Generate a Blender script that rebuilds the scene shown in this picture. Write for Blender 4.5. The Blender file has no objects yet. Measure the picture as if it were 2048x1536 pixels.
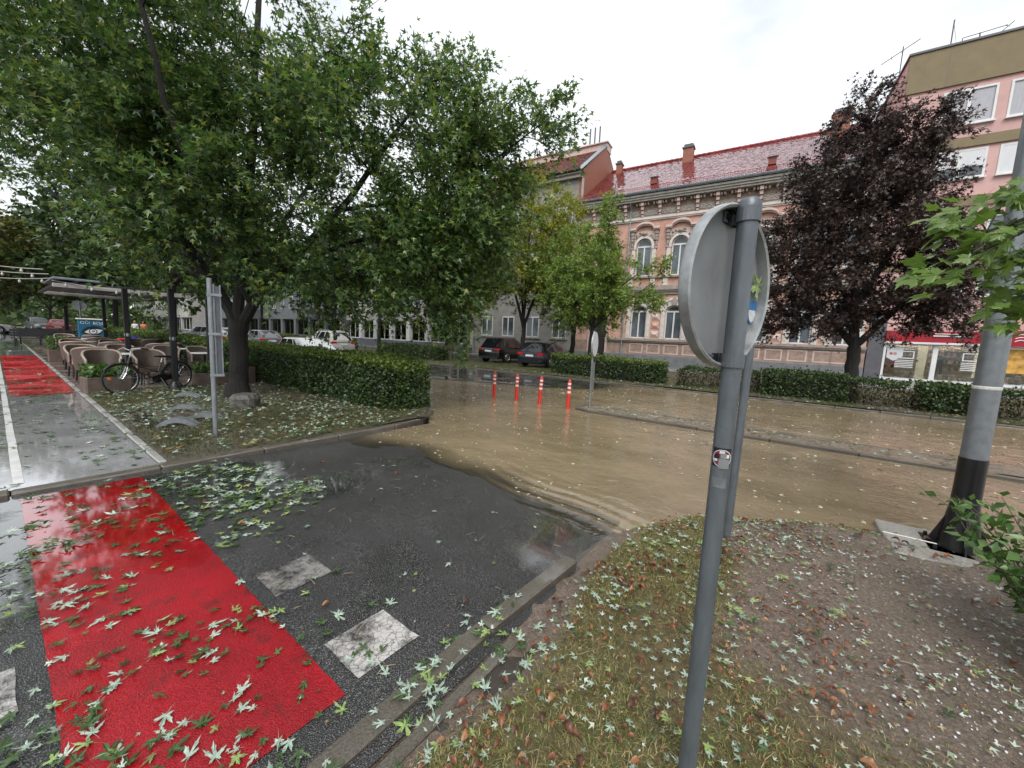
import bpy, math, random
import numpy as np
from mathutils import Vector, Matrix

R = math.radians
rng = np.random.default_rng(7)
random.seed(7)
SC = bpy.context.scene
COL = SC.collection

# ------------------------------------------------------------------ camera, world, sun, exposure
# world frame: X runs along the main street (right = towards the viewer's right), Y across it (away), Z up; flood water level = 0
CAM_H, PITCH, ROLL, HEAD, FPX = 1.62, R(6.6), R(2.6), R(36.5), 770.0
cam_data = bpy.data.cameras.new('camera')
cam_data.sensor_width = 36.0
cam_data.lens = 36.0 * FPX / 2048.0
cam_data.clip_start = 0.05
cam_data.clip_end = 3000
cam = bpy.data.objects.new('camera', cam_data)
COL.objects.link(cam)
_fw = Vector((-math.sin(HEAD) * math.cos(PITCH), math.cos(HEAD) * math.cos(PITCH), -math.sin(PITCH)))
_r0 = Vector((math.cos(HEAD), math.sin(HEAD), 0))
_u0 = _r0.cross(_fw)
_rt = math.cos(ROLL) * _r0 + math.sin(ROLL) * _u0
_up = -math.sin(ROLL) * _r0 + math.cos(ROLL) * _u0
cam.matrix_world = Matrix(((_rt.x, _up.x, -_fw.x, 0), (_rt.y, _up.y, -_fw.y, 0), (_rt.z, _up.z, -_fw.z, CAM_H), (0, 0, 0, 1)))
SC.camera = cam

SUN_EL, SUN_AZ = R(52), R(150)      # soft light from high on the right behind the viewer
world = bpy.data.worlds.new('World')
SC.world = world
world.use_nodes = True
wn, wl = world.node_tree.nodes, world.node_tree.links
wn.clear()
w_out = wn.new('ShaderNodeOutputWorld')
w_bg = wn.new('ShaderNodeBackground')
w_bg.inputs['Strength'].default_value = 0.1
w_sky = wn.new('ShaderNodeTexSky')
w_sky.sky_type = 'NISHITA'
w_sky.sun_disc = False
w_sky.sun_elevation = SUN_EL
w_sky.sun_rotation = SUN_AZ
w_sky.air_density = 1.0
w_sky.dust_density = 3.0
w_tc = wn.new('ShaderNodeTexCoord')
w_mp = wn.new('ShaderNodeMapping')
w_mp.inputs['Scale'].default_value = (1.0, 1.0, 2.2)
w_nz = wn.new('ShaderNodeTexNoise')
w_nz.inputs['Scale'].default_value = 1.7
w_nz.inputs['Detail'].default_value = 6
w_nz.inputs['Roughness'].default_value = 0.55
w_cr = wn.new('ShaderNodeValToRGB')
w_cr.color_ramp.elements[0].position = 0.42
w_cr.color_ramp.elements[0].color = (4.85, 5.15, 5.4, 1)
w_cr.color_ramp.elements[1].position = 0.80
w_cr.color_ramp.elements[1].color = (10.0, 10.1, 10.2, 1)
w_mx = wn.new('ShaderNodeMix')
w_mx.data_type = 'RGBA'
w_mx.inputs['Factor'].default_value = 0.93       # full overcast: the clouds hide nearly all of the blue
wl.new(w_tc.outputs['Generated'], w_mp.inputs['Vector'])
wl.new(w_mp.outputs['Vector'], w_nz.inputs['Vector'])
wl.new(w_nz.outputs['Fac'], w_cr.inputs['Fac'])
wl.new(w_sky.outputs['Color'], w_mx.inputs['A'])
wl.new(w_cr.outputs['Color'], w_mx.inputs['B'])
wl.new(w_mx.outputs['Result'], w_bg.inputs['Color'])
wl.new(w_bg.outputs['Background'], w_out.inputs['Surface'])

sun_data = bpy.data.lights.new('sun', 'SUN')
sun_data.energy = 1.5
sun_data.angle = R(35)
sun_data.color = (1.0, 0.97, 0.93)
sun = bpy.data.objects.new('sun', sun_data)
COL.objects.link(sun)
_sd = Vector((math.sin(SUN_AZ) * math.cos(SUN_EL), math.cos(SUN_AZ) * math.cos(SUN_EL), math.sin(SUN_EL)))
sun.rotation_euler = _sd.to_track_quat('Z', 'Y').to_euler()

SC.view_settings.view_transform = 'Standard'
SC.view_settings.look = 'None'
SC.view_settings.gamma = 1.0
SC.view_settings.exposure = 0.9
SC.view_settings.use_curve_mapping = False
SC.render.engine = 'CYCLES'
cy = SC.cycles
cy.use_denoising = True
cy.max_bounces = 7
cy.diffuse_bounces = 3
cy.glossy_bounces = 3
cy.transmission_bounces = 4
cy.transparent_max_bounces = 8
cy.adaptive_threshold = 0.02
cy.caustics_reflective = False
cy.caustics_refractive = False
cy.sample_clamp_indirect = 6

# ------------------------------------------------------------------ helpers: materials
MATS = {}
def nmat(name):
    m = bpy.data.materials.new(name)
    m.use_nodes = True
    nt = m.node_tree
    b = nt.nodes['Principled BSDF']
    MATS[name] = m
    return m, nt.nodes, nt.links, b

def ramp(nodes, stops):
    r = nodes.new('ShaderNodeValToRGB')
    els = r.color_ramp.elements
    while len(els) < len(stops):
        els.new(0.5)
    for e, (p, c) in zip(els, stops):
        e.position = p
        e.color = (c[0], c[1], c[2], 1)
    return r

def noise(nodes, links, scale, detail=3, rough=0.55, vec=None, mapping=None, coord='Object'):
    n = nodes.new('ShaderNodeTexNoise')
    n.inputs['Scale'].default_value = scale
    n.inputs['Detail'].default_value = detail
    n.inputs['Roughness'].default_value = rough
    if vec is None:
        tc = nodes.new('ShaderNodeTexCoord')
        vec = tc.outputs[coord]
        if mapping:
            mp = nodes.new('ShaderNodeMapping')
            mp.inputs['Scale'].default_value = mapping
            links.new(vec, mp.inputs['Vector'])
            vec = mp.outputs['Vector']
    links.new(vec, n.inputs['Vector'])
    return n

def mixc(nodes, links, a, b, fac, mode='MIX'):
    m = nodes.new('ShaderNodeMix')
    m.data_type = 'RGBA'
    m.blend_type = mode
    for sock, v in (('A', a), ('B', b), ('Factor', fac)):
        if hasattr(v, 'is_linked') or hasattr(v, 'links'):
            links.new(v, m.inputs[sock])
        elif sock == 'Factor':
            m.inputs[sock].default_value = v
        else:
            m.inputs[sock].default_value = (v[0], v[1], v[2], 1)
    return m.outputs['Result']

def bump(nodes, links, b, height, strength, dist=0.02, normal=None):
    bp = nodes.new('ShaderNodeBump')
    bp.inputs['Strength'].default_value = strength
    bp.inputs['Distance'].default_value = dist
    links.new(height, bp.inputs['Height'])
    if normal:
        links.new(normal, bp.inputs['Normal'])
    links.new(bp.outputs['Normal'], b.inputs['Normal'])
    return bp.outputs['Normal']

def simple(name, col, rough=0.6, metal=0.0, var=0.18, scale=6.0, bmp=0.0, bscale=60.0, spec=0.5, coord='Object', mapping=None, detail=4):
    """plain coloured surface with grime-like variation and optional fine relief"""
    m, n, l, b = nmat(name)
    nz = noise(n, l, scale, detail, 0.6, coord=coord, mapping=mapping)
    lo = tuple(c * (1 - var) for c in col)
    hi = tuple(min(1, c * (1 + var)) for c in col)
    rp = ramp(n, [(0.3, lo), (0.7, hi)])
    l.new(nz.outputs['Fac'], rp.inputs['Fac'])
    l.new(rp.outputs['Color'], b.inputs['Base Color'])
    b.inputs['Roughness'].default_value = rough
    b.inputs['Metallic'].default_value = metal
    b.inputs['Specular IOR Level'].default_value = spec
    if bmp:
        n2 = noise(n, l, bscale, 3, coord=coord)
        bump(n, l, b, n2.outputs['Fac'], bmp)
    return m

def leafmat(name, stops, trans=0.3, rough=0.38, spec=0.5, mottle=0):
    """colour differs from leaf to leaf (random per island); thin leaves let some light through"""
    m, n, l, b = nmat(name)
    g = n.new('ShaderNodeNewGeometry')
    rp = ramp(n, stops)
    l.new(g.outputs['Random Per Island'], rp.inputs['Fac'])
    if mottle:
        nz = noise(n, l, mottle, 3, .6, vec=g.outputs['Position'])
        nr = ramp(n, [(.3, (.55,.56,.52)), (.7, (1.2,1.2,1.2))])
        l.new(nz.outputs['Fac'], nr.inputs['Fac'])
        col_out = mixc(n, l, rp.outputs['Color'], nr.outputs['Color'], 1.0, 'MULTIPLY')
    else:
        col_out = rp.outputs['Color']
    l.new(col_out, b.inputs['Base Color'])
    b.inputs['Roughness'].default_value = rough
    b.inputs['Specular IOR Level'].default_value = spec
    if trans:
        t = n.new('ShaderNodeBsdfTranslucent')
        hs = n.new('ShaderNodeHueSaturation')
        hs.inputs['Saturation'].default_value = 1.1
        hs.inputs['Value'].default_value = 1.3
        l.new(col_out, hs.inputs['Color'])
        l.new(hs.outputs['Color'], t.inputs['Color'])
        mx = n.new('ShaderNodeMixShader')
        mx.inputs['Fac'].default_value = trans
        l.new(b.outputs['BSDF'], mx.inputs[1])
        l.new(t.outputs['BSDF'], mx.inputs[2])
        l.new(mx.outputs['Shader'], n['Material Output'].inputs['Surface'])
    return m

def wet(name, stops, fine=260.0, puddle_lo=0.45, puddle_hi=0.6, puddle_scale=0.9, r_dry=0.32, r_wet=0.06, bstr=0.35, ripple=0.0, grain=None, spec=0.5, pmap=None, wear=None, coat_ior=1.85):
    """rain-wet ground: grainy stone colour, a water film that lies in patches and turns the surface glossy"""
    m, n, l, b = nmat(name)
    f = noise(n, l, fine, 2, 0.7)
    rp = ramp(n, stops)
    l.new(f.outputs['Fac'], rp.inputs['Fac'])
    big = noise(n, l, 1.7, 4, 0.6)
    bigr = ramp(n, [(0.25, (0.72, 0.72, 0.72)), (0.75, (1.25, 1.25, 1.25))])
    l.new(big.outputs['Fac'], bigr.inputs['Fac'])
    c = mixc(n, l, rp.outputs['Color'], bigr.outputs['Color'], 1.0, 'MULTIPLY')
    if wear:
        wn_ = noise(n, l, 5.0, 7, 0.72)
        wr_ = ramp(n, [(.56, (0, 0, 0)), (.70, (.85, .85, .85))])
        l.new(wn_.outputs['Fac'], wr_.inputs['Fac'])
        c = mixc(n, l, c, wear, wr_.outputs['Color'])
        st_ = noise(n, l, 1.3, 6, 0.7)
        sr_ = ramp(n, [(.3, (.62, .60, .58)), (.6, (1.08, 1.08, 1.08))])
        l.new(st_.outputs['Fac'], sr_.inputs['Fac'])
        c = mixc(n, l, c, sr_.outputs['Color'], 1.0, 'MULTIPLY')
    l.new(c, b.inputs['Base Color'])
    p = noise(n, l, puddle_scale, 4, 0.55, mapping=pmap)
    pa = n.new('ShaderNodeAttribute')
    pa.attribute_name = 'pud'            # how deep rain water stands at this spot of the mesh
    pm_ = n.new('ShaderNodeMath')
    pm_.operation = 'MULTIPLY_ADD'
    pm_.inputs[1].default_value = .30
    l.new(pa.outputs['Fac'], pm_.inputs[0])
    l.new(p.outputs['Fac'], pm_.inputs[2])
    pr = ramp(n, [(puddle_lo, (0, 0, 0)), (puddle_hi, (1, 1, 1))])
    l.new(pm_.outputs['Value'], pr.inputs['Fac'])
    rr = n.new('ShaderNodeMapRange')
    rr.inputs['To Min'].default_value = r_dry
    rr.inputs['To Max'].default_value = r_wet
    l.new(pr.outputs['Color'], rr.inputs['Value'])
    l.new(rr.outputs['Result'], b.inputs['Roughness'])
    b.inputs['Specular IOR Level'].default_value = spec
    b.inputs['Coat IOR'].default_value = coat_ior
    b.inputs['Coat Roughness'].default_value = .05
    l.new(pr.outputs['Color'], b.inputs['Coat Weight'])
    h1 = n.new('ShaderNodeMath')
    h1.operation = 'MULTIPLY'
    inv = n.new('ShaderNodeMath')
    inv.operation = 'SUBTRACT'
    inv.inputs[0].default_value = 1.0
    l.new(pr.outputs['Color'], inv.inputs[1])
    l.new(f.outputs['Fac'], h1.inputs[0])
    l.new(inv.outputs['Value'], h1.inputs[1])
    nrm = bump(n, l, b, h1.outputs['Value'], bstr, 0.012)
    if ripple:
        w = noise(n, l, 9.0, 3, 0.6)
        bump(n, l, b, w.outputs['Fac'], ripple, 0.02, nrm)
    return m

# ------------------------------------------------------------------ helpers: geometry
class MB:
    def __init__(s):
        s.v, s.f = [], []
    def add(s, vs, fs):
        o = len(s.v)
        s.v.extend([tuple(p) for p in vs])
        s.f.extend([tuple(i + o for i in q) for q in fs])
        return s
    def box(s, x0, x1, y0, y1, z0, z1):
        if x0 > x1: x0, x1 = x1, x0
        if y0 > y1: y0, y1 = y1, y0
        return s.add([(x0,y0,z0),(x1,y0,z0),(x1,y1,z0),(x0,y1,z0),(x0,y0,z1),(x1,y0,z1),(x1,y1,z1),(x0,y1,z1)],
                     [(0,3,2,1),(4,5,6,7),(0,1,5,4),(1,2,6,5),(2,3,7,6),(3,0,4,7)])
    def bbox(s, x0, x1, y0, y1, z0, z1, c):
        """box with its upright and upper edges chamfered"""
        if x0 > x1: x0, x1 = x1, x0
        if y0 > y1: y0, y1 = y1, y0
        def ring(x0, x1, y0, y1, z, k):
            return [(x0+k,y0,z),(x1-k,y0,z),(x1,y0+k,z),(x1,y1-k,z),(x1-k,y1,z),(x0+k,y1,z),(x0,y1-k,z),(x0,y0+k,z)]
        vs = ring(x0,x1,y0,y1,z0,c) + ring(x0,x1,y0,y1,z1-c,c) + ring(x0+c,x1-c,y0+c,y1-c,z1,c*0.6)
        fs = [tuple(range(7,-1,-1)), tuple(range(16,24))]
        for k in range(2):
            for i in range(8):
                j = (i+1) % 8
                fs.append((k*8+i, k*8+j, k*8+8+j, k*8+8+i))
        return s.add(vs, fs)
    def tube(s, pts, rad, n=8, cap=True):
        pts = [Vector(p) for p in pts]
        if not hasattr(rad, '__len__'):
            rad = [rad] * len(pts)
        vs, fs = [], []
        prev = None
        for i, p in enumerate(pts):
            d = (pts[min(i+1, len(pts)-1)] - pts[max(i-1, 0)])
            d = d.normalized() if d.length > 1e-9 else Vector((0,0,1))
            if prev is None:
                a = Vector((0,0,1)) if abs(d.z) < 0.9 else Vector((1,0,0))
                x = d.cross(a).normalized()
            else:
                x = (prev - d * prev.dot(d))
                x = x.normalized() if x.length > 1e-6 else d.orthogonal().normalized()
            prev = x
            y = d.cross(x)
            for k in range(n):
                a = 2*math.pi*k/n
                vs.append(p + (x*math.cos(a) + y*math.sin(a)) * rad[i])
        for i in range(len(pts)-1):
            for k in range(n):
                j = (k+1) % n
                fs.append((i*n+k, i*n+j, (i+1)*n+j, (i+1)*n+k))
        if cap:
            fs.append(tuple(range(n-1,-1,-1)))
            fs.append(tuple(range((len(pts)-1)*n, len(pts)*n)))
        return s.add(vs, fs)
    def lathe(s, prof, n=20, c=(0,0,0), axis='z'):
        vs, fs = [], []
        for r, z in prof:
            for k in range(n):
                a = 2*math.pi*k/n
                p = (r*math.cos(a), r*math.sin(a), z)
                if axis == 'y': p = (p[0], p[2], p[1])
                if axis == 'x': p = (p[2], p[0], p[1])
                vs.append((p[0]+c[0], p[1]+c[1], p[2]+c[2]))
        m = len(prof)
        for i in range(m-1):
            for k in range(n):
                j = (k+1) % n
                fs.append((i*n+k, i*n+j, (i+1)*n+j, (i+1)*n+k))
        fs.append(tuple(range(n-1,-1,-1)))
        fs.append(tuple(range((m-1)*n, m*n)))
        return s.add(vs, fs)
    def torus(s, R0, r, c, axis='y', n=36, m=8):
        vs, fs = [], []
        for i in range(n):
            a = 2*math.pi*i/n
            for k in range(m):
                t = 2*math.pi*k/m
                q = R0 + r*math.cos(t)
                p = (q*math.cos(a), r*math.sin(t), q*math.sin(a))
                if axis == 'z': p = (p[0], p[2], p[1])
                if axis == 'x': p = (p[1], p[0], p[2])
                vs.append((p[0]+c[0], p[1]+c[1], p[2]+c[2]))
        for i in range(n):
            for k in range(m):
                i2, k2 = (i+1) % n, (k+1) % m
                fs.append((i*m+k, i*m+k2, i2*m+k2, i2*m+k))
        return s.add(vs, fs)
    def prism(s, poly, o, ex, ey, ez):
        """polygon poly (in the ex,ey plane through o) thickened by the vector ez"""
        o, ex, ey, ez = map(Vector, (o, ex, ey, ez))
        n = len(poly)
        a = [o + ex*p[0] + ey*p[1] for p in poly]
        return s.add(a + [p + ez for p in a], [tuple(range(n-1,-1,-1)), tuple(range(n, 2*n))] + [(i, (i+1) % n, n+(i+1) % n, n+i) for i in range(n)])
    def quad(s, a, b, c, d):
        return s.add([a,b,c,d], [(0,1,2,3)])
    def mesh(s, name, mat, smooth=False):
        me = bpy.data.meshes.new(name)
        me.from_pydata(s.v, [], s.f)
        if mat: me.materials.append(MATS[mat] if isinstance(mat, str) else mat)
        if smooth:
            me.polygons.foreach_set('use_smooth', [True]*len(me.polygons))
            try: me.set_sharp_from_angle(angle=R(40))
            except Exception: pass
        me.update()
        return me
    def build(s, name, mat, parent=None, loc=None, rotz=0.0, smooth=False):
        return link(name, s.mesh(name, mat, smooth), parent, loc, rotz)

def link(name, data, parent=None, loc=None, rotz=0.0):
    o = bpy.data.objects.new(name, data)
    COL.objects.link(o)
    if parent: o.parent = parent
    if loc is not None: o.location = loc
    if rotz: o.rotation_euler = (0, 0, rotz)
    return o

def tag(o, label, cat, group=None, kind=None):
    o['label'] = label
    o['category'] = cat
    if group: o['group'] = group
    if kind: o['kind'] = kind
    return o

def thing(name, label, cat, loc=(0,0,0), rotz=0.0, group=None):
    o = bpy.data.objects.new(name, None)
    o.empty_display_size = 0.2
    COL.objects.link(o)
    o.location = loc
    o.rotation_euler = (0, 0, rotz)
    return tag(o, label, cat, group)

def struct(o, label=None):
    o['kind'] = 'structure'
    if label: o['label'] = label
    return o

def dup(root, loc, rotz, label, group=None):
    r = root.copy()
    COL.objects.link(r)
    r.location = loc
    r.rotation_euler = (0, 0, rotz)
    r['label'] = label
    if group: r['group'] = group
    for ch in [c for c in bpy.data.objects if c.parent == root]:
        c = ch.copy()
        COL.objects.link(c)
        c.parent = r
        for g in [x for x in bpy.data.objects if x.parent == ch]:
            d = g.copy()
            COL.objects.link(d)
            d.parent = c
    return r

def smoothstep(a, b, x):
    t = np.clip((x - a) / (b - a), 0, 1)
    return t * t * (3 - 2 * t)

def fbm(x, y, seed=0, octaves=4, base=1.0):
    """cheap smooth pseudo-noise for terrain relief, about -1..1"""
    r = np.random.default_rng(100 + seed)
    out = np.zeros(np.shape(np.asarray(x) + np.asarray(y)))
    amp, tot = 1.0, 0.0
    f = base
    for o in range(octaves):
        for k in range(3):
            a = r.uniform(0, 2*math.pi)
            p = r.uniform(0, 2*math.pi)
            out = out + amp * np.sin((np.asarray(x)*math.cos(a) + np.asarray(y)*math.sin(a)) * f * r.uniform(0.7, 1.4) + p) / 3
        tot += amp * 0.6
        amp *= 0.55
        f *= 2.1
    return out / tot

def np_mesh(name, V, F, mat, smooth=False, attrs=None):
    """mesh from numpy arrays; F is (n,3) or (n,4)"""
    V = np.ascontiguousarray(V, np.float32)
    F = np.ascontiguousarray(F, np.int32)
    k = F.shape[1]
    me = bpy.data.meshes.new(name)
    me.vertices.add(len(V))
    me.vertices.foreach_set('co', V.ravel())
    me.loops.add(F.size)
    me.loops.foreach_set('vertex_index', F.ravel())
    me.polygons.add(len(F))
    me.polygons.foreach_set('loop_start', np.arange(0, F.size, k, dtype=np.int32))
    me.polygons.foreach_set('loop_total', np.full(len(F), k, np.int32))
    if smooth:
        me.polygons.foreach_set('use_smooth', np.ones(len(F), bool))
    for an, av in (attrs or {}).items():
        a = me.attributes.new(an, 'FLOAT', 'POINT')
        a.data.foreach_set('value', np.ascontiguousarray(av, np.float32).ravel())
    if mat: me.materials.append(MATS[mat])
    me.update(calc_edges=True)
    return me

def grid(name, us, vs, zf, mat, keep=None, attrs=None):
    U, W = np.meshgrid(us, vs, indexing='ij')
    Z = zf(U, W)
    nu, nv = U.shape
    idx = np.arange(nu*nv).reshape(nu, nv)
    F = np.stack([idx[:-1,:-1], idx[1:,:-1], idx[1:,1:], idx[:-1,1:]], -1).reshape(-1, 4)
    if keep is not None:
        cu = 0.25*(U[:-1,:-1]+U[1:,:-1]+U[1:,1:]+U[:-1,1:]).ravel()
        cv = 0.25*(W[:-1,:-1]+W[1:,:-1]+W[1:,1:]+W[:-1,1:]).ravel()
        F = F[keep(cu, cv)]
    at = {k: fn(U, W) for k, fn in (attrs or {}).items()}
    me = np_mesh(name, np.stack([U, W, Z], -1).reshape(-1, 3), F, mat, True, at)
    return link(name, me)

# leaf templates: columns x (across), y (towards the tip), z (curl)
T_OVAL = (np.array([(0,0,0),(-.27,.38,.05),(0,.5,-.03),(.27,.38,.05),(0,1,-.06)], float), np.array([(0,2,1),(0,3,2),(1,2,4),(2,3,4)]))
T_DIA = (np.array([(0,0,0),(-.32,.5,.07),(.32,.5,.07),(0,1,-.04)], float), np.array([(0,2,1),(1,2,3)]))
T_MAPLE = (np.array([(0,0,0),(-.50,.52,.06),(-.13,.40,-.02),(0,1.05,-.08),(.13,.40,-.02),(.50,.52,.06)], float),
           np.array([(0,5,4),(0,4,3),(0,3,2),(0,2,1)]))
T_FAR = (np.array([(0,0,0),(-.40,.42,.08),(.40,.42,.08),(0,1.0,-.05)], float), np.array([(0,2,1),(1,2,3)]))

def maple_hi(r, teeth=True, full=False):
    """a five-lobed, deeply cut silver-maple leaf as a triangle fan with stalk"""
    lobes = [(-122, .46), (-58, .84), (0, 1.0), (58, .84), (122, .46)]
    sin_r = [.44, .50, .50, .44] if full else [.30, .24, .24, .30]
    pts = [(-168, .10)]
    for i, (a, ln) in enumerate(lobes):
        a = a + r.uniform(-7, 7)
        ln = ln * r.uniform(.85, 1.12)
        if teeth:
            w_ = 1.25 if full else 1.0
            pts += [(a-17*w_, ln*(.62 if full else .46)), (a-14*w_, ln*.70), (a-7*w_, ln*.70), (a, ln), (a+7*w_, ln*.70), (a+14*w_, ln*.70), (a+17*w_, ln*(.62 if full else .46))]
        else:
            pts += [(a-14, ln*.6), (a, ln), (a+14, ln*.6)]
        if i < 4:
            m = (lobes[i][0] + lobes[i+1][0]) / 2
            pts.append((m, sin_r[i] * r.uniform(.85, 1.15)))
    pts.append((168, .10))
    torn = r.random() < .5 and not full
    if torn:                                  # shredded by the hail: some tips are gone
        pts = [(a, q*(r.uniform(.35,.8) if r.random() < .28 else 1)) for a, q in pts]
    sx_, sh_ = (r.uniform(.55, 1.0), r.uniform(-.3, .3)) if not full else (1.0, 0.0)
    c1, c2, c3 = r.uniform(-.3, .5), r.uniform(-.3, .3), r.uniform(-.3, .3)
    V = [(0, 0, 0)]
    for a, q in pts:
        x, y = q*math.sin(R(a)), q*math.cos(R(a))
        x, y = x*sx_ + sh_*y*.4, y
        V.append((x, y, c1*x*x + c2*y*y*abs(y) + c3*x*y + r.uniform(-.02, .03)))
    n = len(pts)
    F = [(0, i+1, i) for i in range(1, n)]
    k = len(V)
    bx, bz = r.uniform(-.35, .35), r.uniform(0, .1)
    V += [(-.018, -.05, .01), (.018, -.05, .01), (bx*.5+.015, -.45, .03+bz), (bx*.5-.015, -.45, .03+bz), (bx, -.85, .02)]
    F += [(k, k+1, k+2), (k, k+2, k+3), (k+3, k+2, k+4)]
    V = np.array(V, float)
    V[:, 2] -= V[:, 2].min() * .5
    return V, np.array(F)

def norm(a):
    return a / np.maximum(np.linalg.norm(a, axis=-1, keepdims=True), 1e-9)

def leaves_arrays(pos, tip, nor, size, tmpl):
    T, F = tmpl
    t = norm(tip)
    b = norm(np.cross(t, nor))
    n = np.cross(b, t)
    s = size[:, None, None]
    V = pos[:, None, :] + s * (T[None, :, 0:1]*b[:, None, :] + T[None, :, 1:2]*t[:, None, :] + T[None, :, 2:3]*n[:, None, :])
    k = len(T)
    FF = F[None] + (np.arange(len(pos))*k)[:, None, None]
    return V.reshape(-1, 3), FF.reshape(-1, F.shape[1])

def leaf_object(name, pos, tip, nor, size, tmpl, mat, parent=None):
    V, F = leaves_arrays(pos, tip, nor, size, tmpl)
    return link(name, np_mesh(name, V, F, mat), parent)

def rand_dirs(n, r=rng):
    return norm(r.normal(size=(n, 3)))

# ------------------------------------------------------------------ materials
A_ST = [(0.36, (0.010, 0.010, 0.011)), (0.50, (0.024, 0.024, 0.025)), (0.58, (0.055, 0.054, 0.052)), (0.67, (0.22, 0.217, 0.21))]
wet('asphalt_side', A_ST, fine=165, puddle_lo=.60, puddle_hi=.74, puddle_scale=1.1, r_dry=.30, r_wet=.05, bstr=.6)
wet('asphalt_main', [(.3, (.03,.03,.03)), (.7, (.075,.072,.068))], fine=120, puddle_lo=.35, puddle_hi=.6, r_dry=.3, r_wet=.1, bstr=.3)
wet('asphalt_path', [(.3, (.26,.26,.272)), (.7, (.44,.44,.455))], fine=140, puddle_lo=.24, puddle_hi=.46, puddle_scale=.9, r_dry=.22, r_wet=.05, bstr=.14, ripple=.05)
wet('red_coat', [(.36, (.20,.0004,.004)), (.52, (.30,.001,.009)), (.66, (.40,.012,.02))], fine=165, puddle_lo=.58, puddle_hi=.72, puddle_scale=1.1, r_dry=.30, r_wet=.05, bstr=.40, wear=(.035,.012,.012))
wet('red_coat_path', [(.3, (.34,.002,.008)), (.7, (.55,.006,.015))], fine=190, puddle_lo=.42, puddle_hi=.66, puddle_scale=1.2, r_dry=.3, r_wet=.09, bstr=.35)
wet('kerb_concrete', [(.3, (.060,.052,.041)), (.7, (.12,.105,.083))], fine=90, puddle_lo=.5, puddle_hi=.75, puddle_scale=2.5, r_dry=.5, r_wet=.18, bstr=.35)
wet('kerb_pale', [(.3, (.24,.24,.23)), (.7, (.40,.39,.37))], fine=90, puddle_lo=.4, puddle_hi=.7, puddle_scale=2.5, r_dry=.45, r_wet=.15, bstr=.3)
wet('paver', [(.3, (.10,.075,.062)), (.7, (.19,.14,.12))], fine=60, puddle_lo=.4, puddle_hi=.6, puddle_scale=1.5, r_dry=.4, r_wet=.1, bstr=.3)
wet('concrete_wet', [(.3, (.22,.21,.19)), (.7, (.38,.36,.33))], fine=40, puddle_lo=.45, puddle_hi=.7, puddle_scale=1.6, r_dry=.45, r_wet=.12, bstr=.25)
wet('sidewalk', [(.3, (.16,.155,.145)), (.7, (.27,.26,.245))], fine=30, puddle_lo=.4, puddle_hi=.7, puddle_scale=.7, r_dry=.4, r_wet=.12, bstr=.2)

def white_paint(name, k=1.0):
    m, n, l, b = nmat(name)
    v = n.new('ShaderNodeTexVoronoi')
    v.feature = 'DISTANCE_TO_EDGE'
    v.inputs['Scale'].default_value = 26
    tc = n.new('ShaderNodeTexCoord')
    wv = noise(n, l, 12, 3)
    mv = n.new('ShaderNodeVectorMath')
    mv.operation = 'MULTIPLY_ADD'
    mv.inputs[1].default_value = (.06, .06, .06)
    l.new(wv.outputs['Color'], mv.inputs[0])
    l.new(tc.outputs['Object'], mv.inputs[2])
    l.new(mv.outputs['Vector'], v.inputs['Vector'])
    crack = ramp(n, [(.0, (.05,.05,.05)), (.055, (1,1,1))])
    l.new(v.outputs['Distance'], crack.inputs['Fac'])
    wear = noise(n, l, 5.5, 5, .7)
    wr = ramp(n, [(.40, (.05*k,.048*k,.045*k)), (.58, (.46*k,.44*k,.42*k))])
    l.new(wear.outputs['Fac'], wr.inputs['Fac'])
    c = mixc(n, l, wr.outputs['Color'], crack.outputs['Color'], .8, 'MULTIPLY')
    l.new(c, b.inputs['Base Color'])
    b.inputs['Roughness'].default_value = .33
    f = noise(n, l, 200, 2)
    bump(n, l, b, f.outputs['Fac'], .35, .01)
white_paint('road_white')
white_paint('road_white_worn', .5)
simple('line_white', (.55,.55,.54), .3, var=.2, scale=9)

def ground_mat(name, soil, grassy, wet_r=.35):
    """earth and turf floor below the blades, split by the 'soil' attribute of the mesh"""
    m, n, l, b = nmat(name)
    a = n.new('ShaderNodeAttribute')
    a.attribute_name = 'soil'
    f = noise(n, l, 55, 5, .7)
    r1 = ramp(n, [(.25, tuple(c*.45 for c in soil)), (.5, soil), (.75, tuple(c*1.9 for c in soil))])
    l.new(f.outputs['Fac'], r1.inputs['Fac'])
    f2 = noise(n, l, 22, 5, .7)
    r2 = ramp(n, [(.3, tuple(c*.5 for c in grassy)), (.7, tuple(c*1.5 for c in grassy))])
    l.new(f2.outputs['Fac'], r2.inputs['Fac'])
    c = mixc(n, l, r2.outputs['Color'], r1.outputs['Color'], a.outputs['Fac'])
    l.new(c, b.inputs['Base Color'])
    p = noise(n, l, 3.2, 3)
    rr = ramp(n, [(.45, (.62,.62,.62)), (.64, (wet_r*.5,)*3)])
    l.new(p.outputs['Fac'], rr.inputs['Fac'])
    l.new(rr.outputs['Color'], b.inputs['Roughness'])
    h = noise(n, l, 70, 5, .75)
    bump(n, l, b, h.outputs['Fac'], .9, .03)
    return m
ground_mat('lawn_near', (.195,.150,.118), (.150,.120,.058))
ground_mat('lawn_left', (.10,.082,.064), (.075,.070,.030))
ground_mat('lawn_far', (.09,.075,.055), (.06,.065,.022))
ground_mat('island_gravel', (.22,.17,.125), (.22,.17,.125))

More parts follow.
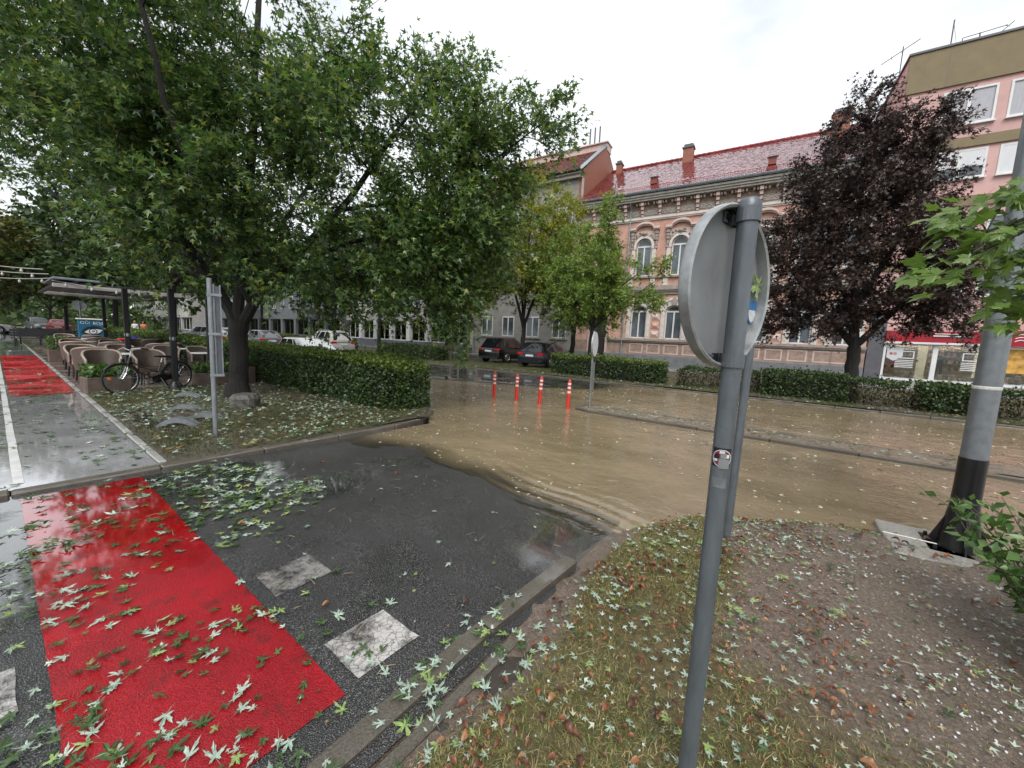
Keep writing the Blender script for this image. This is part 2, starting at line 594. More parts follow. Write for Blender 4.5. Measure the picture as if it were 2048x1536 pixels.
def water_mat():
    m, n, l, b = nmat('flood_water')
    a = n.new('ShaderNodeAttribute')
    a.attribute_name = 'depth'
    big = noise(n, l, .45, 6, .65, mapping=(1, 1.8, 1))
    rp = ramp(n, [(.3, (.145,.113,.070)), (.7, (.275,.213,.134))])
    l.new(big.outputs['Fac'], rp.inputs['Fac'])
    l.new(rp.outputs['Color'], b.inputs['Base Color'])
    b.inputs['Roughness'].default_value = .07
    b.inputs['IOR'].default_value = 1.5
    w1 = noise(n, l, 3.2, 4, .5, mapping=(.9, 1.2, 1))
    w2 = noise(n, l, 14, 2, .5, mapping=(.9, 1.1, 1))
    w1.inputs['Distortion'].default_value = .6
    nrm = bump(n, l, b, w1.outputs['Fac'], .34, .06)
    bp2 = bump(n, l, b, w2.outputs['Fac'], .30, .018, nrm)
    # thin film at the edge: clear water over the asphalt, silt closes it with depth
    tr = n.new('ShaderNodeBsdfTransparent')
    gl = n.new('ShaderNodeBsdfGlossy')
    gl.inputs['Roughness'].default_value = .06
    l.new(bp2, gl.inputs['Normal'])
    fr = n.new('ShaderNodeFresnel')
    fr.inputs['IOR'].default_value = 1.7
    l.new(bp2, fr.inputs['Normal'])
    film = n.new('ShaderNodeMixShader')
    l.new(fr.outputs['Fac'], film.inputs['Fac'])
    l.new(tr.outputs['BSDF'], film.inputs[1])
    l.new(gl.outputs['BSDF'], film.inputs[2])
    mr = n.new('ShaderNodeMapRange')
    mr.inputs['From Min'].default_value = -.002
    mr.inputs['From Max'].default_value = .036
    l.new(a.outputs['Fac'], mr.inputs['Value'])
    mx = n.new('ShaderNodeMixShader')
    l.new(mr.outputs['Result'], mx.inputs['Fac'])
    l.new(film.outputs['Shader'], mx.inputs[1])
    l.new(b.outputs['BSDF'], mx.inputs[2])
    l.new(mx.outputs['Shader'], n['Material Output'].inputs['Surface'])
water_mat()
def puddle_mat():
    m, n, l, b = nmat('puddle_water')
    b.inputs['Base Color'].default_value = (.05,.042,.036,1)
    b.inputs['Roughness'].default_value = .05
    b.inputs['IOR'].default_value = 1.33
    w = noise(n, l, 30, 2)
    bump(n, l, b, w.outputs['Fac'], .10, .01)
puddle_mat()

# foliage
leafmat('leaf_maple', [(0, (.034,.070,.026)), (.35, (.070,.135,.040)), (.65, (.115,.190,.054)), (.88, (.19,.265,.068)), (1, (.24,.26,.06))], .40, .28)
leafmat('leaf_far', [(0, (.022,.046,.014)), (.5, (.046,.085,.022)), (1, (.10,.14,.035))], .3, .42)
leafmat('leaf_olive', [(0, (.11,.14,.020)), (.5, (.23,.265,.034)), (.85, (.33,.335,.045)), (1, (.40,.34,.055))], .40, .42)
leafmat('leaf_olive_dim', [(0, (.035,.048,.012)), (.5, (.085,.098,.022)), (1, (.17,.16,.035))], .32, .45)
leafmat('leaf_pale', [(0, (.09,.145,.032)), (.5, (.19,.28,.062)), (1, (.31,.39,.10))], .40, .42)
leafmat('leaf_purple', [(0, (.024,.017,.016)), (.5, (.048,.032,.029)), (.85, (.082,.053,.043)), (1, (.13,.082,.058))], .14, .34)
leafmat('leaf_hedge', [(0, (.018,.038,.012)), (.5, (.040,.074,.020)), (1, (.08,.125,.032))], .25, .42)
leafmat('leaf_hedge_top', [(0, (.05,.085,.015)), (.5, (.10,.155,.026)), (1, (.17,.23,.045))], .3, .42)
leafmat('leaf_hedge_dry', [(0, (.028,.020,.012)), (.45, (.050,.040,.022)), (.7, (.05,.07,.02)), (1, (.09,.085,.035))], .2, .5)
leafmat('leaf_near', [(0, (.06,.115,.025)), (.5, (.12,.20,.040)), (1, (.20,.28,.075))], .35, .3)
leafmat('leaf_bush', [(0, (.03,.075,.018)), (.5, (.072,.15,.034)), (1, (.15,.25,.065))], .3, .3)
leafmat('fallen_pale', [(0, (.17,.24,.18)), (.5, (.33,.43,.35)), (1, (.52,.60,.53))], .1, .32, .5, 55)
leafmat('fallen_green', [(0, (.025,.050,.018)), (.5, (.050,.095,.030)), (1, (.10,.16,.048))], .12, .3, .5, 55)
leafmat('fallen_light', [(0, (.15,.23,.07)), (.6, (.26,.36,.12)), (1, (.36,.38,.15))], .12, .36, .5, 55)
leafmat('fallen_brown', [(0, (.05,.020,.012)), (.5, (.15,.050,.022)), (.85, (.26,.095,.036)), (1, (.34,.20,.09))], .1, .4, .5, 70)
leafmat('fallen_shred', [(0, (.06,.10,.035)), (.25, (.16,.20,.10)), (.35, (.34,.41,.34)), (.8, (.50,.57,.50)), (.9, (.40,.33,.16)), (1, (.22,.09,.045))], .1, .4)
leafmat('fallen_mix', [(0, (.030,.060,.022)), (.40, (.07,.11,.040)), (.50, (.20,.27,.20)), (.80, (.42,.51,.44)), (.90, (.30,.26,.10)), (1, (.20,.08,.04))], .1, .38)
leafmat('floating_bits', [(0, (.35,.30,.12)), (.4, (.60,.56,.38)), (.8, (.66,.62,.50)), (1, (.30,.36,.14))], .05, .4)
leafmat('grass_blade', [(0, (.065,.095,.020)), (.3, (.115,.150,.034)), (.55, (.20,.19,.062)), (.8, (.33,.27,.115)), (1, (.46,.37,.18))], .25, .5)
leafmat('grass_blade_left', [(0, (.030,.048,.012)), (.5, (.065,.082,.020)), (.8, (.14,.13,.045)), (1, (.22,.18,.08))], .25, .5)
leafmat('hail', [(0, (.42,.44,.46)), (1, (.66,.68,.70))], .0, .25)
leafmat('fallen_twig', [(0, (.16,.10,.05)), (1, (.38,.32,.16))], .0, .6)
simple('sticker_ghost', (.135,.150,.160), .5, var=.25, scale=40)
leafmat('crumb', [(0, (.05,.038,.032)), (.6, (.17,.135,.11)), (1, (.36,.31,.27))], .0, .55)
leafmat('twig_wood', [(0, (.045,.032,.022)), (1, (.10,.075,.05))], .0, .7)

def bark(name, col):
    m, n, l, b = nmat(name)
    f = noise(n, l, 16, 5, .7, mapping=(3, 3, .6))
    rp = ramp(n, [(.3, tuple(c*.4 for c in col)), (.7, tuple(c*1.6 for c in col))])
    l.new(f.outputs['Fac'], rp.inputs['Fac'])
    l.new(rp.outputs['Color'], b.inputs['Base Color'])
    b.inputs['Roughness'].default_value = .6
    bump(n, l, b, f.outputs['Fac'], .9, .05)
bark('bark_maple', (.022,.017,.013))
bark('bark_dark', (.012,.009,.008))
bark('bark_grey', (.06,.05,.04))

simple('galvanised', (.25,.27,.29), .42, .55, var=.16, scale=14, bmp=.05, bscale=40)
simple('pole_grey', (.112,.128,.144), .36, .25, var=.24, scale=7, bmp=.05, bscale=60, mapping=(3,3,.7), detail=7)
simple('sign_back', (.20,.213,.218), .42, .15, var=.20, scale=4.5, bmp=.04, bscale=50, detail=8)
simple('sign_rim', (.30,.315,.325), .40, .3, var=.35, scale=14, detail=7)
simple('black_paint', (.010,.010,.011), .30, var=.35, scale=6, bmp=.05)
simple('black_metal', (.012,.012,.013), .4, .2, var=.3, scale=8)
simple('bollard_red', (.62,.035,.018), .42, var=.14, scale=5)
simple('reflective_white', (.72,.70,.67), .4, var=.1, scale=20)
simple('sticker_black', (.010,.010,.018), .45, var=.3, scale=40)
simple('sticker_red', (.30,.02,.035), .45, var=.3, scale=60)
simple('sticker_blue', (.02,.13,.33), .4, var=.25, scale=50)
simple('sticker_white', (.55,.58,.60), .45, var=.15, scale=60)
simple('stone', (.075,.07,.062), .5, var=.55, scale=9, bmp=.9, bscale=16)
simple('planter', (.12,.085,.072), .65, var=.3, scale=8, bmp=.3, bscale=40)
simple('tyre', (.012,.012,.012), .7, var=.3, scale=20)
simple('chrome', (.55,.56,.58), .2, .95, var=.12, scale=10)
simple('bike_frame', (.075,.060,.052), .35, .4, var=.2, scale=12)
simple('reflector_orange', (.8,.22,.02), .3, var=.1)
simple('table_white', (.68,.68,.67), .25, var=.07, scale=5)
simple('cloth_white', (.62,.62,.63), .8, var=.08)
simple('cloth_orange', (.60,.20,.11), .8, var=.08)
simple('cloth_dark', (.016,.016,.018), .8, var=.2)
simple('skin', (.40,.23,.16), .55, var=.08)
simple('hair_dark', (.03,.02,.015), .5, var=.2)
simple('hair_fair', (.28,.18,.09), .5, var=.2)
simple('toy_red', (.55,.02,.02), .35, var=.15)
simple('toy_blue', (.02,.03,.40), .35, var=.15)
simple('board_blue', (.008,.11,.20), .45, var=.18, scale=5)
simple('ink_black', (.008,.010,.014), .5, var=.2)
simple('ink_white', (.62,.66,.70), .5, var=.1)
simple('ink_sky', (.12,.25,.42), .5, var=.2)
simple('canopy_dark', (.022,.023,.026), .5, var=.2)
simple('canopy_pale', (.17,.21,.24), .35, var=.15)
simple('beam_white', (.36,.36,.355), .45, var=.12)
simple('bulb_glass', (.5,.48,.43), .25, var=.05)

def wicker():
    m, n, l, b = nmat('wicker')
    tc = n.new('ShaderNodeTexCoord')
    w = n.new('ShaderNodeTexWave')
    w.wave_type = 'BANDS'
    w.bands_direction = 'Z'
    w.inputs['Scale'].default_value = 16
    w.inputs['Distortion'].default_value = 1.2
    l.new(tc.outputs['Object'], w.inputs['Vector'])
    nz = noise(n, l, 45, 3, .6)
    rp = ramp(n, [(.3, (.045,.032,.026)), (.7, (.145,.105,.083))])
    mx = n.new('ShaderNodeMath')
    mx.operation = 'ADD'
    l.new(w.outputs['Fac'], mx.inputs[0])
    l.new(nz.outputs['Fac'], mx.inputs[1])
    dv = n.new('ShaderNodeMath')
    dv.operation = 'MULTIPLY'
    dv.inputs[1].default_value = .5
    l.new(mx.outputs['Value'], dv.inputs[0])
    l.new(dv.outputs['Value'], rp.inputs['Fac'])
    l.new(rp.outputs['Color'], b.inputs['Base Color'])
    b.inputs['Roughness'].default_value = .42
    bump(n, l, b, dv.outputs['Value'], .6, .02)
wicker()
simple('wicker_rim', (.30,.235,.19), .42, var=.25, scale=40)

def paint(name, col, rough=.18):
    m, n, l, b = nmat(name)
    nz = noise(n, l, 3, 3)
    rp = ramp(n, [(.3, tuple(c*.9 for c in col)), (.7, tuple(c*1.05 for c in col))])
    l.new(nz.outputs['Fac'], rp.inputs['Fac'])
    l.new(rp.outputs['Color'], b.inputs['Base Color'])
    b.inputs['Roughness'].default_value = rough + .12
    b.inputs['Coat Weight'].default_value = .8
    b.inputs['Coat Roughness'].default_value = .06
    dr = noise(n, l, 240, 2)
    bump(n, l, b, dr.outputs['Fac'], .05, .003)
paint('paint_black', (.006,.006,.008))
paint('paint_navy', (.007,.009,.016))
paint('paint_silver', (.40,.39,.37))
paint('paint_white', (.60,.61,.61))
paint('paint_grey', (.10,.105,.11))
paint('paint_red', (.25,.015,.02))
simple('car_trim', (.012,.012,.013), .5, var=.2)
simple('tail_red', (.42,.012,.018), .18, var=.2, scale=14)
simple('lamp_clear', (.55,.56,.58), .12, var=.1)
simple('plate_white', (.62,.63,.64), .4, var=.1, scale=30)
simple('rim_alloy', (.42,.43,.45), .3, .7, var=.1)
def glass(name, col, rough=.04):
    m, n, l, b = nmat(name)
    b.inputs['Base Color'].default_value = (*col, 1)
    b.inputs['Roughness'].default_value = rough
    b.inputs['Specular IOR Level'].default_value = .7
    nz = noise(n, l, 1.1, 2)
    bump(n, l, b, nz.outputs['Fac'], .04, .05)
glass('car_glass', (.012,.014,.016))
simple('window_glass', (.095,.115,.135), .05, var=.55, scale=.9, spec=.8, mapping=(1,1,.5))  # blue-grey tones painted in for sky reflections and curtains behind the panes
def clear_glass():
    m, n, l, b = nmat('shop_glass')
    tr = n.new('ShaderNodeBsdfTransparent')
    tr.inputs['Color'].default_value = (.86,.9,.89,1)
    gl = n.new('ShaderNodeBsdfGlossy')
    gl.inputs['Roughness'].default_value = .03
    fr = n.new('ShaderNodeFresnel')
    fr.inputs['IOR'].default_value = 1.5
    ad = n.new('ShaderNodeMath')
    ad.operation = 'MULTIPLY_ADD'
    ad.inputs[1].default_value = 1.0
    ad.inputs[2].default_value = .03
    l.new(fr.outputs['Fac'], ad.inputs[0])
    mx = n.new('ShaderNodeMixShader')
    l.new(ad.outputs['Value'], mx.inputs['Fac'])
    l.new(tr.outputs['BSDF'], mx.inputs[1])
    l.new(gl.outputs['BSDF'], mx.inputs[2])
    l.new(mx.outputs['Shader'], n['Material Output'].inputs['Surface'])
clear_glass()
# buildings
simple('plaster_orange', (.50,.285,.225), .75, var=.26, scale=1.1, detail=8, bmp=.12, bscale=30)
simple('plaster_orange_pale', (.54,.33,.26), .75, var=.2, scale=3.5, bmp=.2, bscale=24)
simple('stucco_white', (.60,.55,.52), .7, var=.14, scale=3, bmp=.12, bscale=26)
simple('stucco_pink', (.55,.42,.38), .7, var=.14, scale=3, bmp=.12, bscale=26)
simple('stucco_grey', (.30,.265,.235), .75, var=.22, scale=4, bmp=.25, bscale=22)
simple('cornice_grey', (.34,.315,.285), .65, var=.2, scale=3, bmp=.15)
simple('plinth_grey', (.155,.16,.17), .7, var=.22, scale=2.2, bmp=.25, bscale=18)
simple('dado_brown', (.30,.215,.175), .75, var=.3, scale=3.4, bmp=.3, bscale=20)
simple('gutter_zinc', (.27,.32,.36), .35, .5, var=.2, scale=3)
simple('frame_white', (.66,.67,.67), .4, var=.07, scale=4)
simple('curtain', (.42,.42,.46), .85, var=.12, scale=14, mapping=(4, 1, .2))
simple('roof_ground', (.10,.016,.015), .6, var=.3, scale=4)
leafmat('roof_tile_glazed', [(0, (.17,.010,.014)), (.5, (.27,.018,.024)), (1, (.38,.04,.045))], 0, .20, 1.0)
_rb = MATS['roof_tile_glazed'].node_tree.nodes['Principled BSDF']
_rb.inputs['Coat Weight'].default_value = 1.0
_rb.inputs['Coat IOR'].default_value = 1.6
_rb.inputs['Coat Roughness'].default_value = .07
leafmat('roof_tile_matt', [(0, (.12,.028,.020)), (.5, (.19,.050,.034)), (1, (.26,.085,.055))], 0, .5, .4)
def brick_mat(name, c1, c2, mortar, scale):
    m, n, l, b = nmat(name)
    tc = n.new('ShaderNodeTexCoord')
    mp = n.new('ShaderNodeMapping')
    mp.inputs['Rotation'].default_value = (R(90), 0, 0)
    l.new(tc.outputs['Object'], mp.inputs['Vector'])
    br = n.new('ShaderNodeTexBrick')
    br.inputs['Color1'].default_value = (*c1, 1)
    br.inputs['Color2'].default_value = (*c2, 1)
    br.inputs['Mortar'].default_value = (*mortar, 1)
    br.inputs['Scale'].default_value = scale
    l.new(mp.outputs['Vector'], br.inputs['Vector'])
    l.new(br.outputs['Color'], b.inputs['Base Color'])
    b.inputs['Roughness'].default_value = .8
simple('gable_brick', (.27,.115,.078), .8, var=.35, scale=9, bmp=.3, bscale=20, mapping=(1, 1, 3))
simple('plaster_grey', (.25,.245,.23), .75, var=.18, scale=1.5, bmp=.1)
simple('plaster_cream', (.42,.41,.39), .75, var=.12, scale=1.2)
simple('plaster_slate', (.15,.16,.18), .6, var=.15, scale=2)
simple('plaster_rose', (.58,.36,.34), .75, var=.15, scale=.8, detail=8, bmp=.2, bscale=70)
simple('band_olive', (.215,.170,.100), .8, var=.09, scale=2.5, bmp=.3, bscale=90)
simple('stone_strip', (.10,.10,.115), .4, var=.15, scale=3)
simple('fascia_red', (.50,.008,.030), .35, var=.1, scale=2)
simple('panel_crimson', (.33,.005,.02), .35, var=.1, scale=2)
simple('blind_white', (.62,.63,.66), .6, var=.05, scale=3)
simple('shelf_wood', (.30,.235,.14), .6, var=.35, scale=5)
simple('shop_back', (.55,.52,.40), .7, var=.25, scale=1.3)
simple('goods_mixed', (.27,.20,.15), .5, var=.8, scale=5)
simple('poster_red', (.40,.05,.05), .45, var=.3, scale=5)
simple('bread_gold', (.50,.28,.06), .6, var=.6, scale=3)
simple('door_dark', (.035,.033,.032), .5, var=.3, scale=6)
simple('slat_brown', (.12,.07,.045), .6, var=.3, scale=8)
def lit_interior():
    m, n, l, b = nmat('lit_interior')
    nz = noise(n, l, 1.1, 5, .7)
    rp = ramp(n, [(.35, (.03,.028,.026)), (.52, (.20,.16,.12)), (.66, (.52,.42,.30))])
    l.new(nz.outputs['Fac'], rp.inputs['Fac'])
    l.new(rp.outputs['Color'], b.inputs['Base Color'])
    b.inputs['Roughness'].default_value = .6
    l.new(rp.outputs['Color'], b.inputs['Emission Color'])
    b.inputs['Emission Strength'].default_value = .5
lit_interior()
def lamp_mat():
    m, n, l, b = nmat('lamp_glow')
    b.inputs['Emission Color'].default_value = (1, .93, .8, 1)
    b.inputs['Emission Strength'].default_value = 3.0
lamp_mat()
def lamp_mat2():
    m, n, l, b = nmat('shop_lamp')
    b.inputs['Emission Color'].default_value = (1, .95, .84, 1)
    b.inputs['Emission Strength'].default_value = 24.0
lamp_mat2()

# ================================================================== ground, roads, water
def road_z(u, v):
    """asphalt height; the main road lies just below the flood, the side road climbs out of it"""
    edge = 3.25 + .12*np.sin(u*1.7) + .05*np.sin(u*4.3+1) + .25*smoothstep(-3.2, -4.4, u)*smoothstep(-5.6, -4.2, u)
    z = -.055 - .03*smoothstep(5.0, 7.5, v)
    side = np.clip(np.where(v > edge, (edge - v)*.065, (edge - v)*.020), -.06, .050)
    z = np.where(v < 6.0, np.maximum(z, np.minimum(side, .07)), z)
    d = (v - (8.6 + (u + 10.5)*.44)) / 1.1            # the part across the road that stands clear of the flood
    lim = smoothstep(-3.0, -7.0, u)
    z = z + smoothstep(-.3, 2.2, d) * lim * np.where(v > 8.4, .098, 0)
    z = z + smoothstep(-24, -34, u) * .11
    return z + .004*fbm(u, v, 3, 3, 1.4)

def pud(u, v):
    """where the rain stands on the side road: along the far kerb, by the near kerb below the flood, and in a few hollows"""
    b_ = lambda cu, cv, ru, rv, a=0: np.exp(-((((u-cu)*math.cos(a)+(v-cv)*math.sin(a))/ru)**2 + ((-(u-cu)*math.sin(a)+(v-cv)*math.cos(a))/rv)**2))
    return (1.3*b_(-4.9,.5,.75,1.6) + 1.0*b_(-3.9,.2,.6,.8) + .9*b_(-3.7,1.9,.5,.5) + .8*b_(-1.55,2.65,.35,.6) + .5*b_(-1.9,1.15,.25,.2) + .7*b_(-3.0,-.3,.8,.3) + .35*b_(-2.9,2.6,.7,.35))
g = MB().quad((-900,-900,-.40), (900,-900,-.40), (900,900,-.40), (-900,900,-.40)).build('ground', 'lawn_far')
struct(g)
us = np.concatenate([np.linspace(-260, -40, 30), np.arange(-39, -8, .5), np.arange(-8, 2, .12), np.arange(2, 14, .4), np.linspace(14, 120, 12)])
vs = np.concatenate([np.arange(3.4, 6.2, .1), np.arange(6.2, 15.06, .3), [15.06]])
def main_keep(cu, cv):
    left = (cu < -5.4) & (cv < 6.05) & ~((cu > -6.9) & (cv > 4.75 + (-5.4-cu)*.85))
    return ~left
main_road = struct(grid('main_road', us, vs, road_z, 'asphalt_main', main_keep))
side_road = struct(grid('side_road', np.arange(-5.42, -1.06, .06), np.concatenate([np.linspace(-40, -2, 20), np.arange(-1.9, 3.9, .06)]),
                        lambda u, v: road_z(u, v) + np.where(v > 3.4, .004, 0), 'asphalt_side', None, {'pud': pud}))

def patch(name, u0, u1, v0, v1, mat, parent, lift=.004, zf=road_z, jag=.0018, step=.06, base=None, attrs=None):
    """thin coat painted on the surface below it, slightly ragged at its rim"""
    uu = np.linspace(u0, u1, max(3, int((u1-u0)/step)))
    vv = np.linspace(v0, v1, max(3, int((v1-v0)/step)))
    U, W = np.meshgrid(uu, vv, indexing='ij')
    ju = np.random.default_rng(int(abs(u0*100+v0*10))).normal(0, jag, U.shape)
    U2, W2 = U.copy(), W.copy()
    U2[0] += ju[0]; U2[-1] += ju[-1]; W2[:, 0] += ju[:, 0]; W2[:, -1] += ju[:, -1]
    Z = zf(U, W) + lift
    idx = np.arange(U.size).reshape(U.shape)
    F = np.stack([idx[:-1,:-1], idx[1:,:-1], idx[1:,1:], idx[:-1,1:]], -1).reshape(-1, 4)
    return link(name, np_mesh(name, np.stack([U2, W2, Z], -1).reshape(-1, 3), F, mat, True, {k_: f_(U, W) for k_, f_ in (attrs or {}).items()}), parent)

patch('red_crossing', -5.27, -1.43, .05, .82, 'red_coat', side_road, attrs={'pud': pud})
for u0 in (-2.63, -1.77):
    patch('white_square', u0, u0+.31, .90, 1.24, 'road_white' if u0 > -2 else 'road_white_worn', side_road)
    patch('white_square', u0-.06, u0+.27, -.40, -.04, 'road_white', side_road)

# ---- far side of the side road: cycle path, footpath, lawn, café paving
PZ = .075
path_z = lambda u, v: np.full(np.shape(u), PZ) + .003*fbm(u, v, 5, 2, 1.0)
cu_ = np.concatenate([np.linspace(-220, -60, 12), np.arange(-58, -5.5, .5), [-5.52]])
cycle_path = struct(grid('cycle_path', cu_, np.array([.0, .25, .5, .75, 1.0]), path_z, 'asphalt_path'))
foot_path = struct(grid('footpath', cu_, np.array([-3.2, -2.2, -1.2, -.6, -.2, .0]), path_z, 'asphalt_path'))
def path_red(name, u0, u1, v0, v1, mat):
    return patch(name, u0, u1, v0, v1, mat, cycle_path, .004, path_z, .0012, .3)
path_red('red_panel', -25.2, -12.2, .12, .985, 'red_coat_path')
path_red('dividing_line', -90, -5.7, .02, .085, 'line_white')
path_red('outer_line', -60, -5.7, -.62, -.56, 'line_white')

def stone_row(name, pts, width, depth, top, mat, length, rv, tilt=0.0, label=None):
    """kerb laid of separate stones along a polyline: each stone its own child, joints left open"""
    root = bpy.data.objects.new(name, None)
    COL.objects.link(root)
    struct(root)
    r = np.random.default_rng(rv)
    P = [Vector((p[0], p[1], 0)) for p in pts]
    seg = []
    for a, b in zip(P[:-1], P[1:]):
        n = max(1, round((b-a).length/length))
        for i in range(n):
            seg.append((a.lerp(b, i/n), a.lerp(b, (i+1)/n)))
    for a, b in seg:
        d = (b-a)
        L = d.length
        dz = r.uniform(-.006, .006)
        m = MB().bbox(.004, L-.004, -width/2, width/2, -depth, 0, .012)
        mt = (a+b)/2
        zt = top(mt.x, mt.y) if callable(top) else top
        o = m.build('kerb_stone', mat, root, (a.x, a.y, zt+dz), math.atan2(d.y, d.x))
    return root
stone_row('kerb_far_side', [(-5.46,-14),(-5.46,4.0),(-5.62,4.7),(-6.1,5.4),(-6.9,5.95),(-8.5,6.08),(-24,6.08)], .14, .22, .085, 'kerb_concrete', 1.0, 1)
stone_row('kerb_path_edge', [(-5.6,1.05),(-30,1.05),(-60,1.05)], .08, .2, .092, 'kerb_pale', 1.0, 2)
near_top = lambda u, v: float(.078 - .10*smoothstep(2.0, 3.4, v))
stone_row('kerb_near_side', [(-1.20,-6),(-1.22,1.5),(-1.17,2.4),(-1.08,3.2),(-.95,3.75)], .105, .2, near_top, 'kerb_concrete', .9, 3)
stone_row('kerb_near_path_edge', [(-1.08,-2),(-1.06,1.55)], .06, .2, .048, 'kerb_concrete', 1.0, 6)
stone_row('kerb_far_street', [(-70,15.12),(40,15.12)], .16, .25, .055, 'kerb_concrete', 1.0, 4)

# lawn left with the tree, stone and hoops
def lawn_left_z(u, v):
    return .085 + .028*fbm(u, v, 8, 4, 1.1) + .03*smoothstep(3.0, 4.4, v) - .03*np.exp(-((u+7.0)**2/.9 + (v-1.55)**2/.12)) - .03*np.exp(-((u+8.6)**2/.9 + (v-1.4)**2/.1))
def left_keep(cu, cv):
    return (cu < -5.52) & ~((cv > 4.4) & (cu > -6.9) & (cv > 4.75 + (-5.4-cu)*.85)) & ~((cu < -12.35) & (cu > -42) & (cv < 4.12))
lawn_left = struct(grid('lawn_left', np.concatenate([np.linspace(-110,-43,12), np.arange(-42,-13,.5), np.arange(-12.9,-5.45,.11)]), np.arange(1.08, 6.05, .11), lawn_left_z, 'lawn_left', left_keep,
                {'soil': lambda u, v: smoothstep(-.1, .5, fbm(u, v, 11, 3, 1.6) + .5*smoothstep(3.2, 4.2, v))}))
struct(MB().quad((-12.9,1.1,.058),(-5.6,1.1,.058),(-5.6,3.3,.058),(-12.9,3.3,.058)).build('puddle_left', 'puddle_water'))
# café floor of small pavers (laid one by one near the viewer)
terrace = struct(MB().box(-42, -12.36, 1.09, 4.12, -.1, .070).build('terrace', 'paver'))
pm = MB().bbox(0, .192, 0, .092, -.03, .012, .008).mesh('paver_stone', 'paver')
cnt = 0
for i in range(60):
    for j in range(30):
        u = -12.58 - i*.2
        v = 1.10 + j*.1
        if cnt >= 300 or i >= 10: break
        p = link('paver_stone', pm, terrace, (u, v + 0, .062 + random.uniform(-.003, .003)))
        cnt += 1
rest = MB()
for i in range(10, 48):
    for j in range(30):
        u = -12.58 - i*.2
        rest.box(u, u+.192, 1.10+j*.1, 1.192+j*.1, .05, .073 + random.uniform(-.003, .003))
o = rest.build('paving_beyond', 'paver', terrace)
o['kind'] = 'stuff'

# lawn on the viewer's side
BU = np.array([-1.12, -1.0, -.64, -.2, .2, .6, 1.2, 2.0, 4.0, 14.0])
BV = np.array([3.0, 3.35, 4.05, 4.25, 4.62, 4.80, 5.10, 5.25, 5.35, 5.4])
def lawn_near_z(u, v):
    d = np.interp(u, BU, BV) - v
    z = -.13 + .19*smoothstep(-.35, .35, d) + .02*smoothstep(.3, 1.5, d)
    z = z + .016*fbm(u, v, 21, 4, 3.0) + .008*fbm(u, v, 22, 3, 14.0)
    wetstrip = smoothstep(-.82, -1.02, u + .07*np.sin(v*3.1)) * smoothstep(3.2, 2.4, v)
    return z - .05*wetstrip
def soil_mask(u, v):
    e = (u + .28) * 1.0 + .16*(v - 2.6) + .25*fbm(u, v, 31, 3, 2.2)
    near = smoothstep(1.75, 2.35, v + .25*u*.0 + .3*(u-.1))
    s = smoothstep(-.12, .12, e) * near
    s = np.maximum(s, smoothstep(-.86, -.98, u + .06*np.sin(v*3.1)))
    rim = np.exp(-((np.interp(u, BU, BV) - v - .12)/.10)**2)
    return np.clip(s, 0, 1) * (1 - .35*rim)
lawn_near = struct(grid('lawn_near', np.concatenate([np.arange(-1.14, 3.2, .045), np.linspace(3.25, 14, 16)]), np.concatenate([np.linspace(-8, .1, 10), np.arange(.15, 5.8, .045)]), lawn_near_z, 'lawn_near', None, {'soil': soil_mask}))
struct(MB().quad((-1.04,.2,.024),(-.72,.2,.024),(-.72,2.9,.024),(-1.04,2.9,.024)).build('puddle_near', 'puddle_water'))

# flood water: one rippled sheet, its depth over the road kept as an attribute
wu = np.concatenate([np.linspace(-34, -9, 70), np.arange(-8.8, 1.6, .055), np.arange(1.7, 12, .2), np.linspace(12.5, 60, 20)])
wv = np.concatenate([np.arange(2.3, 5.4, .045), np.arange(5.45, 15.05, .16), [15.04]])
def water_z(u, v):
    # the front where the flood runs up the side road piles into a fan of small standing waves by the kerb
    px, py = -1.0, 3.05
    dx, dy = u - px, v - py
    ang = np.arctan2(dy, -dx)
    q = dy + .30*dx*smoothstep(0, -3, dx) + .06*np.sin(dx*3)
    fan = np.exp(-((q-.28)/.34)**2) * smoothstep(-3.0, -.7, dx) * smoothstep(.35, -.05, dx)
    z = fan * (.014 + .013*np.sin(q*30 + 1.6*np.sin(dx*2.2)) + .004*np.sin(q*66 + dx*5))
    z = z + .0028*fbm(u*1.0, v*1.8, 41, 3, 5.0)
    return z
def water_depth(u, v):
    ground = np.where(v < 6.0, np.where((u > -1.14), lawn_near_z(u, v), road_z(u, v)), road_z(u, v))
    return water_z(u, v) - ground
def water_keep(cu, cv):
    return ~((cu < -6.9) & (cv < 6.05)) & ~((cu < -5.4) & (cv < 4.75 + (-5.4-cu)*.85) & (cv > 3.9) & (cu > -6.95)) & ~((cu < -5.45) & (cv < 4.0))
struct(grid('flood_water', wu, wv, water_z, 'flood_water', water_keep, {'depth': water_depth}))

